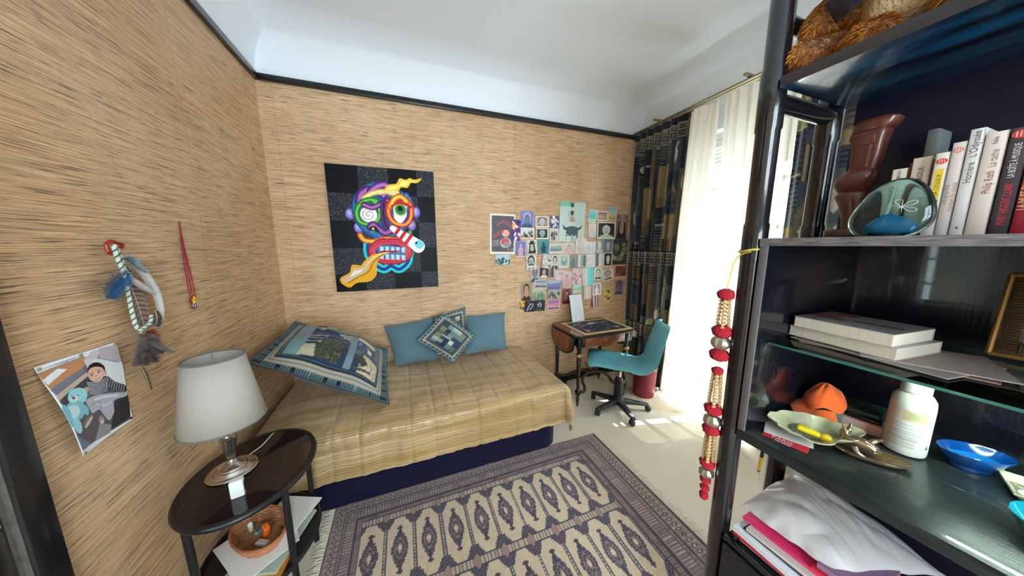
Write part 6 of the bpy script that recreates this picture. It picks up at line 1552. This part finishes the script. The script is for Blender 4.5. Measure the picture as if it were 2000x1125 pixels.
p = Paint(110, 120, (172, 168, 164)); p.ell(.2, .25, .35, .2, (120, 130, 150)); p.ell(.1, .5, .22, .18, (160, 84, 66)); p.ell(.45, .15, .25, .10, (196, 176, 160)); p.ell(.2, .85, .2, .12, (150, 80, 60)); p.rect(.42, .0, .8, 1, (176, 172, 166)); p.line([(0, .65), (.4, .3)], .05, (80, 100, 130))
g = G().grid(lambda u, v: Mc_ @ Vector(((v-.5)*.162, (.5-u)*.182, .0003)), 60, 60, lambda u, v: p.cols(v*0+u, v))
g.f = [f[::-1] for f in g.f] if (Vector(g.v[1])-Vector(g.v[0])).cross(Vector(g.v[61])-Vector(g.v[0])).z < 0 else g.f
obj('cover_picture', g, printed('book jacket print', .3, .3), cb)
text('lettering', 'SOUPES', .030, Mc_ @ Matrix.Translation((-.008, -.038, .0008)) @ Matrix.Rotation(-PI/2, 4, 'Z'), mat('dark ink', (60, 52, 52), .6), cb, sx=.82, bold=.0008)
# ornate picture frame leaning at the right of the glass shelf
M_gold = mat('antique gold', (168, 122, 62), .35, metal=.6, vary=(30, .4)); M_rib = mat('bronze rib', (104, 78, 50), .4, metal=.4, vary=(60, .5)); M_walnut = mat('dark ribbed frame wood', (70, 50, 36), .45, coat=.2)
f0 = at(1930, 692, z=GZ+.001)
t = thing('ornate_picture_frame', 'ornate gold and brown picture frame leaning at the right of the glass shelf', 'picture frame', f0)
lean = Vector((.055, 0, .19)); A_ = Vector((f0.x, f0.y, f0.z+.004)); R_ = Vector((0.012, -.17, 0)); Mf = frame_M(A_, R_, lean); fw, fh = R_.length, lean.length
for (x0, x1, y0, y1) in ((0, fw, 0, .036), (0, fw, fh-.036, fh), (0, .036, .036, fh-.036), (fw-.036, fw, .036, fh-.036)):
    obj('moulding', G().box(x0, x1, y0, y1, -.006, .008, .002, 2, Mf), M_walnut, t)
g = G()
for (p0, p1) in (((0, 0), (fw, 0)), ((fw, 0), (fw, fh)), ((fw, fh), (0, fh)), ((0, fh), (0, 0))): g.tube([Mf @ Vector((*p0, .006)), Mf @ Vector((*p1, .006))], .0055, 8)
obj('gold_edge', g, M_gold, t)
for k in range(26):
    s = .012+k*(fh-.024)/25; obj('rib', G().box(.008, .032, s-.0024, s+.0024, .007, .0115, .0015, 1, Mf), M_rib, t)
    s = .036+k*(fw-.072)/25; obj('rib', G().box(s-.0022, s+.0022, .008, .032, .007, .0115, .0015, 1, Mf), M_rib, t)
obj('mount', G().box(.036, fw-.036, .036, fh-.036, -.002, .002, 0, 1, Mf), mat('grey mount', (178, 176, 176), .5), t)
obj('picture', G().box(.055, fw-.055, .06, fh-.045, .002, .0026, 0, 1, Mf), mat('pale picture', (206, 204, 206), .5, vary=(20, .3)), t)

# ================================================================== ON THE LOWER SHELF
zl = ZL+.0006
# oyster-shell dish with the yellow lighter
M_shell = mat('glazed shell', (196, 196, 160), .14, coat=.6, vary=(18, .35), grain=((14, 30, 8), .5, (120, 116, 88)))
# folded papers first, then the dish on top of them
tag(obj('red_leaflet', G().box(-.030, .030, -.046, .046, zl, zl+.0012, .0003, 1, Matrix.Translation((.972, .398, 0)) @ Matrix.Rotation(math.radians(14), 4, 'Z')), mat('crimson leaflet', (196, 44, 60), .4)), 'crimson leaflet with white lettering under the shell dish', 'leaflet')
lf = bpy.data.objects['red_leaflet']
Ml = Matrix.Translation((.950, .398, zl+.0016)) @ Matrix.Rotation(math.radians(14-90), 4, 'Z')
text('lettering', 'PARIS', .022, Ml @ Matrix.Translation((0, .004, 0)), mat('white ink', (236, 230, 226), .5), lf, sx=.8)
text('lettering', 'MUSÉES', .012, Ml @ Matrix.Translation((0.004, -.011, 0)), mat('white ink', (236, 230, 226), .5), lf, sx=.8)
zz = zl+.0018
tag(obj('white_paper', G().box(-.04, .045, -.05, .05, zz, zz+.0008, .0002, 1, Matrix.Translation((1.005, .41, 0)) @ Matrix.Rotation(math.radians(24), 4, 'Z')), M_paper), 'white folded sheet directly under the shell dish', 'paper')
tag(obj('crumpled_tissue', G().ball((1.125, .360, zl+.012), .026, 24, sc=(1.0, .9, .42), dis=lambda d: .25*noise.noise(d*3.1)+.14*noise.noise(d*8)), M_paper), 'crumpled white tissue at the right of the shell dish', 'tissue')
Ms = Matrix.Translation((1.030, .374, zl+.0085)) @ Matrix.Rotation(math.radians(-49), 4, 'Z') @ Matrix.Rotation(math.radians(7), 4, 'X')
def shellf(side):
    def fn(u, v):
        a = 2*PI*u; r = v; edge = 1+.10*math.sin(a*3+.7)+.05*math.sin(a*7)+.03*math.sin(a*13)
        x, y = .090*r*edge*math.cos(a), .058*r*edge*math.sin(a); h = .003+.030*(r**2.2)+.004*math.sin(a*5)*r**3+.006*r*r*math.cos(a)
        return Ms @ Vector((x, y, h+(.0035 if side > 0 else 0)))
    return fn
t = thing('shell_dish', 'greenish oyster-shell dish at the far end of the lower lit shelf', 'dish', Ms.translation)
g = G().grid(shellf(1), 72, 20); n0 = len(g.v); g2 = G().grid(shellf(-1), 72, 20); g.add(g2.v, [f[::-1] for f in g2.f])
g.f += [(20*73+i, 20*73+i+1, n0+20*73+i+1, n0+20*73+i) for i in range(72)]
obj('shell', g, M_shell, t)
def well(u, v):
    a = 2*PI*u; return Ms @ Vector((.006+.050*v*math.cos(a), .004+.030*v*math.sin(a), .0072+.007*v**2))
obj('grey_hollow', G().grid(well, 40, 10), mat('grey glaze', (112, 114, 106), .15, coat=.5, vary=(30, .3)), t, solid=.0012)['label'] = 'grey glazed hollow'
My = Matrix.Translation(Ms @ Vector((.002, -.010, .021))) @ Matrix.Rotation(math.radians(-66), 4, 'Z') @ Matrix.Rotation(math.radians(8), 4, 'Y')
t = thing('yellow_lighter', 'small yellow lighter lying in the shell dish', 'lighter', My.translation)
M_yel = mat('yellow plastic', (236, 206, 30), .3)
obj('tank', G().box(-.034, .012, -.0095, .0095, -.006, .006, .004, 3, My), M_yel, t)
obj('head', G().ball(My @ Vector((.022, .0, .001)), .0135, 18, sc=(1.1, .9, .62)), M_yel, t)
# orange cloth cap on a grey box
gb = Matrix.Translation((1.215, .408, zl)) @ Matrix.Rotation(math.radians(18), 4, 'Z')
tag(obj('grey_box', G().box(-.055, .05, -.028, .028, 0, .046, .003, 2, gb), mat('grey green card', (84, 92, 88), .6)), 'grey cardboard box under the orange cloth at the back corner', 'box')
def cloth(side):
    def fn(u, v):
        a = 2*PI*u; r = .25+.75*v
        x = .078*r*math.cos(a)*(1+.12*math.sin(3*a+1)); y = .060*r*math.sin(a)*(1+.15*math.sin(2*a+.4))
        z = .108-.070*v**1.4+.012*math.sin(4*a+v*2)*v+.010*nz(a*1.3, v*3, 2)-.02*v*math.cos(a+.6)
        return Vector((1.200+x, .418+y, zl+z))
    return fn
t = thing('orange_hat', 'bright orange crumpled cloth hat lying on the grey box', 'hat', (1.2, .418, zl+.046))
def capf(u, v):
    a = 2*PI*u; k = v; r = math.sin(k*PI/2)
    x = .072*r*math.cos(a)*(1+.16*math.sin(2*a+.8)*k); y = .052*r*math.sin(a)*(1+.12*math.sin(3*a)*k)
    z = .112-.052*(1-math.cos(k*PI/2))*1.2+.010*math.sin(5*a+2*k)*k*k+.012*nz(math.cos(a)*1.6, math.sin(a)*1.6, k*2.3)
    return Vector((1.188+x*.86, .414+y*.78, zl+z))
M_or = mat('orange cotton', (226, 92, 20), .8, sheen=.3, bump=(60, .2))
obj('crown', G().grid(capf, 60, 24), M_or, t, solid=.003)
def brim(u, v):
    a = (-.95+1.5*u)*PI*.55+PI*1.0; r = 1+.62*v
    return Vector((1.180+.060*r*math.cos(a), .408+.040*r*math.sin(a)*1.05, zl+.052-.018*v-.014*(2*u-1)**2*v+.006*math.sin(u*9)))
obj('brim', G().grid(brim, 36, 10), M_or, t, solid=.004)
# pink box with the dark green case on it
pb = Matrix.Translation((1.262, .352, zl)) @ Matrix.Rotation(math.radians(9), 4, 'Z')
tag(obj('pink_box', G().box(-.052, .062, -.060, .060, 0, .030, .0015, 2, pb), mat('pale pink card', (226, 186, 172), .5)), 'flat pale pink box under the dark green case', 'box')
t = thing('glasses_case', 'dark green hinged case lying on the pink box', 'case', pb @ Vector((0, .012, .0305)))
Mg = pb @ Matrix.Translation((-.002, .014, .031))
obj('case_base', G().box(-.042, .05, -.052, .048, 0, .012, .005, 3, Mg), mat('black leatherette', (24, 28, 28), .4), t)
obj('case_lid', G().box(-.042, .05, -.052, .048, .0125, .028, .006, 3, Mg), mat('dark green leatherette', (36, 58, 52), .35, bump=(200, .1)), t)
obj('clasp', G().box(-.045, -.041, -.012, .012, .006, .018, .0015, 2, Mg), M_ebon, t)
# white plastic bottle
bx, by = 1.205, .262
t = thing('supplement_bottle', 'white plastic bottle with screw cap standing on the lower lit shelf', 'bottle', (bx, by, zl))
M_wp = mat('white polyethylene', (232, 234, 228), .32, spec=.5)
obj('bottle_body', G().lathe([(.0, 0), (.030, 0), (.0345, .003), (.0355, .008), (.0355, .135), (.034, .148), (.028, .160), (.022, .165), (.0, .166)], 48, (bx, by, zl), caps=False), M_wp, t)
cp = obj('cap', G().lathe([(.022, .1655), (.0245, .167), (.0245, .190), (.0225, .194), (.0, .1945)], 48, (bx, by, zl), caps=False, wob=lambda a, z: .012*math.cos(a*40) if .168 < z < .189 else 0), M_wp, t)
p = Paint(160, 110, (224, 226, 220)); p.rect(.30, .06, .62, .30, (206, 190, 150)); p.rect(.36, .10, .50, .24, (176, 180, 140)); p.rect(.12, .05, .28, .3, (226, 220, 206))
for k in range(15):
    y = .38+k*.036; p.rect(.14, y, .14+rr.uniform(.3, .46), y+.012, (150, 146, 138), .75)
for k in range(9): p.rect(.68, .10+k*.05, .68+rr.uniform(.1, .18), .112+k*.05, (150, 146, 138), .7)
p.ell(.72, .66, .04, .04, (150, 150, 144)); p.ell(.72, .66, .03, .03, (224, 226, 220)); p.poly([(.66, .86), (.70, .78), (.74, .86)], (110, 110, 108)); p.poly([(.78, .86), (.82, .78), (.86, .86)], (150, 150, 146))
a0 = math.radians(115)
g = G().grid(lambda u, v: (bx+.0357*math.cos(a0+u*math.radians(200)), by+.0357*math.sin(a0+u*math.radians(200)), zl+.012+.118*(1-v)), 100, 70, p.cols)
obj('wrap_label', g, printed('printed label', .4), t)
# lustre-glazed dish with an animal
M_lus = mat('bronze lustre glaze', (150, 132, 118), .12, metal=.75, vary=(36, .6), grain=((30, 30, 30), .5, (206, 170, 110)))
mx, my = 1.082, .283; Ma = Matrix.Translation((mx, my, zl)) @ Matrix.Rotation(math.radians(-62), 4, 'Z')
t = thing('lustre_dish', 'shiny bronze glazed oval dish with a little sculpted animal at its end', 'dish', (mx, my, zl))
obj('dish', G().lathe([(.0, 0), (.72, 0), (.9, .003), (1.0, .010), (.985, .013), (.86, .009), (.6, .006), (.0, .0055)], 60, sx=.066, sy=.036, M=Ma, caps=False, wob=lambda a, z: .05*math.sin(a*2+1)+.02*math.sin(a*5)), M_lus, t)
def skin(pts, rs, name, par): return obj(name, G().tube([Ma @ (Vector((-.030, 0, .008))+(Vector(q)-Vector((-.030, 0, .008)))*1.25) for q in spline(pts, 6)], [np.interp(i, np.linspace(0, (len(pts)-1)*6, len(rs)), rs) for i in range((len(pts)-1)*6+1)], 14), M_lus, par)
ani = skin([(-.046, .002, .016), (-.035, .002, .026), (-.018, .0, .028), (-.002, -.002, .022), (.008, -.002, .015)], [.006, .0125, .0135, .012, .004], 'animal_body', t)
skin([(-.038, .004, .026), (-.040, .006, .040), (-.034, .008, .046)], [.010, .010, .006], 'animal_head', ani)
skin([(-.042, .002, .046), (-.046, .0, .058)], [.005, .002], 'animal_ear', ani); skin([(-.034, .012, .046), (-.032, .018, .056)], [.005, .002], 'animal_ear', ani)
skin([(-.008, .008, .026), (.002, .014, .034), (.010, .012, .040)], [.006, .006, .003], 'animal_leg', ani)
skin([(-.028, -.010, .020), (-.024, -.016, .012), (-.014, -.018, .008)], [.007, .006, .003], 'animal_leg', ani)
# blue glazed bowl
M_blue = mat('deep blue glaze', (10, 74, 150), .1, coat=.7, vary=(26, .35)); M_bluein = mat('bright blue glaze', (22, 120, 200), .12, coat=.6, vary=(40, .25))
ux, uy = 1.262, .176; Mu = Matrix.Translation((ux, uy, zl)) @ Matrix.Rotation(math.radians(-40), 4, 'Z')
t = thing('blue_bowl', 'deep blue glazed oval bowl with a gilt motif inside, on the lower lit shelf', 'bowl', (ux, uy, zl))
obj('bowl', G().lathe([(.0, .001), (.52, .001), (.56, 0), (.58, .003), (.56, .008), (.80, .022), (1.0, .042), (.985, .044), (.93, .040), (.72, .022), (.5, .013), (.0, .011)], 60, sx=.057, sy=.042, M=Mu, caps=False, wob=lambda a, z: .04*math.cos(2*a)), M_blue, t)
obj('inner_glaze', G().lathe([(.0, .0122), (.5, .0142), (.7, .0235), (.72, .0245)], 48, sx=.057, sy=.042, M=Mu, caps=False), M_bluein, t)
g = G()
for k in range(5): a = k*1.2; g.tube([Mu @ Vector((.010*math.cos(a), .007*math.sin(a), .0152)), Mu @ Vector((.020*math.cos(a+.5), .012*math.sin(a+.5), .0158))], .0016, 6)
obj('gilt_motif', g, M_gilt, t)
# teal bowl at the right edge and the little tray
vx, vy = 1.065, .054
t = thing('teal_bowl', 'turquoise glazed bowl cut by the right edge, front of the lower lit shelf', 'bowl', (vx, vy, zl))
obj('bowl', G().lathe([(.0, .0005), (.5, .0005), (.55, .003), (.8, .022), (1.0, .044), (.98, .046), (.93, .042), (.72, .024), (.4, .012), (.0, .010)], 56, (vx, vy, zl), .056, .050, caps=False), mat('turquoise glaze', (16, 140, 164), .1, coat=.7, vary=(30, .4)), t)
wx, wy = 1.235, .092
Mt = Matrix.Translation((wx, wy, zl)) @ Matrix.Rotation(math.radians(20), 4, 'Z')
t = thing('ceramic_tray', 'small square cream tray with painted birds at the right edge', 'tray', (wx, wy, zl))
n = 30
def trayf(side):
    def fn(u, v):
        e = max(abs(2*u-1), abs(2*v-1)); return Mt @ Vector(((u-.5)*.10, (v-.5)*.08, .0015+.014*max(0, e-.72)/.28+(.004 if side > 0 else 0)))
    return fn
p = Paint(60, 50, (206, 206, 176)); p.rect(.14, .16, .86, .84, (120, 116, 100)); p.ell(.3, .7, .12, .12, (226, 222, 206)); p.line([(.2, .3), (.8, .8)], .02, (206, 200, 180)); p.line([(.2, .8), (.7, .3)], .02, (206, 200, 180)); p.ell(.6, .5, .1, .1, (196, 110, 60))
g = G().grid(trayf(1), n, n, p.cols); n0 = len(g.v); c_ = g.c; g2 = G().grid(trayf(-1), n, n); g.add(g2.v, [f[::-1] for f in g2.f]); g.c = np.concatenate([c_, np.tile(np.array(lin((206, 206, 176)), np.float32), (len(g2.v), 1))])
edge = list(range(n+1))+[(j+1)*(n+1)+n for j in range(n)]+[n*(n+1)+n-1-i for i in range(n)]+[(n-1-j)*(n+1) for j in range(n-1)]
g.f += [(edge[i], edge[(i+1) % len(edge)], n0+edge[(i+1) % len(edge)], n0+edge[i]) for i in range(len(edge))]
obj('tray', g, printed('ceramic glaze', .15, .5), t)
tag(obj('orange_pebble', G().ball(Mt @ Vector((-.012, .004, .0135)), .011, 18, sc=(1.1, .9, .7)), mat('orange glaze', (206, 108, 60), .2)), 'small orange pebble lying in the cream tray', 'pebble')
tag(obj('white_pebble', G().ball(Mt @ Vector((-.026, .018, .0135)), .011, 18, sc=(1.0, 1.2, .7)), mat('white glaze', (232, 230, 220), .25)), 'small white pebble lying in the cream tray', 'pebble')

# ================================================================== LOWER BAY: MAGAZINES AND PLASTIC BAG
z = ZB+.0006
stack = [('black magazine lowest in the pile on the cabinet', (34, 34, 40), 1.045, .325, .24, .25, 0, .006), ('cream brochure just above the black magazine on the cabinet', (220, 208, 186), 1.040, .335, .23, .235, 2, .005), ('crimson magazine in the middle of the cabinet pile', (196, 28, 64), 1.030, .345, .22, .250, 1, .008), ('white thick catalogue above the crimson magazine', (228, 230, 234), 1.028, .348, .22, .245, -1, .014),
         ('dark-spined report above the white catalogue', (60, 58, 66), 1.050, .340, .22, .23, 1, .005), ('beige report near the top of the cabinet pile', (206, 196, 190), 1.052, .332, .22, .235, 3, .010), ('bright pink magazine on top of the cabinet pile', (226, 50, 110), 1.066, .345, .21, .25, 2, .010), ('red paperback lying beside the bag on the pile', (196, 30, 40), 1.06, .26, .19, .11, 5, .010)]
for lab, c, cx, cy, w, d, a, th in stack:
    M = Matrix.Translation((cx, cy, 0)) @ Matrix.Rotation(math.radians(a), 4, 'Z')
    if 'paperback' in lab: z0_ = z
    tag(obj('magazine', G().box(-w/2, w/2, -d/2, d/2, z, z+th, .001, 1, M), mat('cover '+str(c), c, .35, coat=.2)), lab, 'magazine'); z += th+.0006
tag(obj('paperback_book', G().box(-.085, .085, -.05, .05, z, z+.016, .001, 1, Matrix.Translation((1.055, .255, 0)) @ Matrix.Rotation(math.radians(4), 4, 'Z')), mat('mauve cover', (150, 116, 150), .5)), 'mauve paperback topmost in the pile, half under the plastic bag', 'book')
zb_ = z+.017
M_bag = bpy.data.materials.new('thin white polythene'); M_bag.use_nodes = True
_n = M_bag.node_tree; _b = _n.nodes['Principled BSDF']; _b.inputs['Base Color'].default_value = (*lin((224, 222, 220)), 1); _b.inputs['Roughness'].default_value = .3
_tl = _n.nodes.new('ShaderNodeBsdfTranslucent'); _tl.inputs[0].default_value = (*lin((226, 226, 226)), 1); _mx = _n.nodes.new('ShaderNodeMixShader'); _mx.inputs[0].default_value = .3
_n.links.new(_b.outputs[0], _mx.inputs[1]); _n.links.new(_tl.outputs[0], _mx.inputs[2]); _n.links.new(_mx.outputs[0], _n.nodes['Material Output'].inputs[0])
bagc = [Vector((.962, .478, zb_-.004)), Vector((1.245, .466, zb_+.03)), Vector((1.235, .165, zb_-.01)), Vector((.975, .275, zb_-.006))]
def bag(side):
    def fn(u, v):
        q = bagc[0].lerp(bagc[1], u).lerp(bagc[3].lerp(bagc[2], u), v)
        k = (4*u*(1-u))**.55*(4*v*(1-v))**.55
        w = .022*abs(nz(u*3+2, v*2))+.010*abs(nz(u*8+v*3, v*1.4, 3))+.004*abs(nz(u*18+v*5, v*2, 5))
        q.z += (.075*k*(1-.35*v)+w*(.3+k)) if side > 0 else .002
        q.y += .012*nz(v*5, u*3, 8)*(1-k); q.x += .012*nz(u*6, v*5, 4)*(1-k); return q
    return fn
g = G().grid(bag(1), 80, 70); n0 = len(g.v); g2 = G().grid(bag(-1), 80, 70); g.add(g2.v, g2.f); g.f = g.f[:80*70]+[f[::-1] for f in g.f[80*70:]]
tag(obj('plastic_bag', g, M_bag, angle=180), 'crumpled white plastic bag lying on the pile of magazines', 'bag')

# ================================================================== GARLAND ON THE POST
gyx, gyy = .897, .551
def gz_(py): return at(1400, py, x=gyx).z if False else None
def zof(px, py): return at(px, py, x=gyx).z
t = thing('hanging_garland', 'red pompom and wooden bead garland with silver bells tied to the bookcase post', 'garland', (gyx, gyy, zof(1432, 577)))
M_pom = mat('red wool pompom', (176, 16, 36), .95, sheen=.05, bump=(200, .8)); M_wbead = mat('pale wooden bead', (206, 172, 120), .55, vary=(60, .3)); M_bell = mat('silver filigree', (190, 180, 160), .3, metal=.85, vary=(60, .4))
def pom(px, py, r, sc=(1, 1, .8), name='pompom'):
    return obj(name, G().ball((gyx, gyy, zof(px, py)), r, 22, sc=sc, dis=lambda d: .16*noise.noise(d*5)+.10*noise.noise(d*13)), M_pom, t)
def bell(px, py, r):
    return obj('bell', G().lathe([(.0, -r*.8), (r*.6, -r*.72), (r*.95, -r*.3), (r, 0), (r*.95, r*.3), (r*.6, r*.72), (.0, r*.8)], 28, (gyx, gyy, zof(px, py)), caps=False, wob=lambda a, z: .06*math.cos(a*10)), M_bell, t)
def strands(p0, p1, spread0, spread1, k=4):
    z0, z1 = zof(*p0), zof(*p1); n = max(4, int((z0-z1)/.0105))
    for s in range(k):
        a = 2*PI*s/k+.5; g = G()
        for i in range(n+1):
            f = i/n; sp = spread0+(spread1-spread0)*f; g.ball((gyx+sp*math.cos(a), gyy+sp*math.sin(a), z0+(z1-z0)*f), .0062, 8)
        obj('bead_strand', g, M_wbead, t)['kind'] = 'stuff'
pom(1430, 577, .022); strands((1428, 590), (1415, 640), .010, .014); pom(1414, 648, .026); bell(1411, 670, .026); pom(1411, 695, .026); pom(1404, 725, .016)
strands((1405, 735), (1397, 792), .010, .014); pom(1396, 800, .025); bell(1393, 822, .025); pom(1395, 842, .024); strands((1392, 852), (1384, 898), .010, .013)
pom(1383, 905, .022); bell(1380, 923, .021); pom(1380, 938, .016); pom(1374, 950, .014, name='tassel_pompom'); pom(1371, 963, .013, (1, 1, 1.3), 'tassel_pompom')
obj('ribbon', G().tube(spline([(PX-.03, PY-.01, zof(1480, 492)), (PX-.028, PY+.018, zof(1466, 500)), (gyx, gyy-.01, zof(1452, 520)), (gyx, gyy, zof(1436, 565))], 6), .0035, 6, flat=.4).tube([(PX+.031*math.cos(a), PY+.031*math.sin(a), zof(1482, 490)+.004*math.sin(a*2)) for a in np.linspace(0, 2*PI, 24, endpoint=False)], .003, 6, closed=True), mat('yellow ribbon', (196, 178, 70), .6), t)

# ================================================================== STOOL BEHIND THE BOOKCASE
sxs, sys_ = 2.285, .84
t = thing('small_stool', 'stool behind the bookcase, thin black legs tipped in yellow', 'stool', (sxs, sys_, 0))
obj('seat', G().box(sxs-.13, sxs+.13, sys_-.2, sys_+.2, .42, .445, .01, 3), mat('grey seat pad', (96, 92, 88), .7), t)
for dx in (-1, 1):
    for dy in (-1, 1):
        x, y = sxs+dx*.09, sys_+dy*.17
        l = obj('leg', G().tube([(x, y, .11), (x-dx*.01, y-dy*.01, .42)], [.010, .012], 12), M_black, t)
        obj('yellow_tip', G().tube([(x+dx*.003, y+dy*.003, .006), (x, y, .11)], [.009, .0105], 12), mat('yellow paint', (226, 176, 40), .4), l)
        obj('foot_cap', G().tube([(x+dx*.003, y+dy*.003, 0.0005), (x+dx*.003, y+dy*.003, .008)], .0095, 12), M_ebon, l)
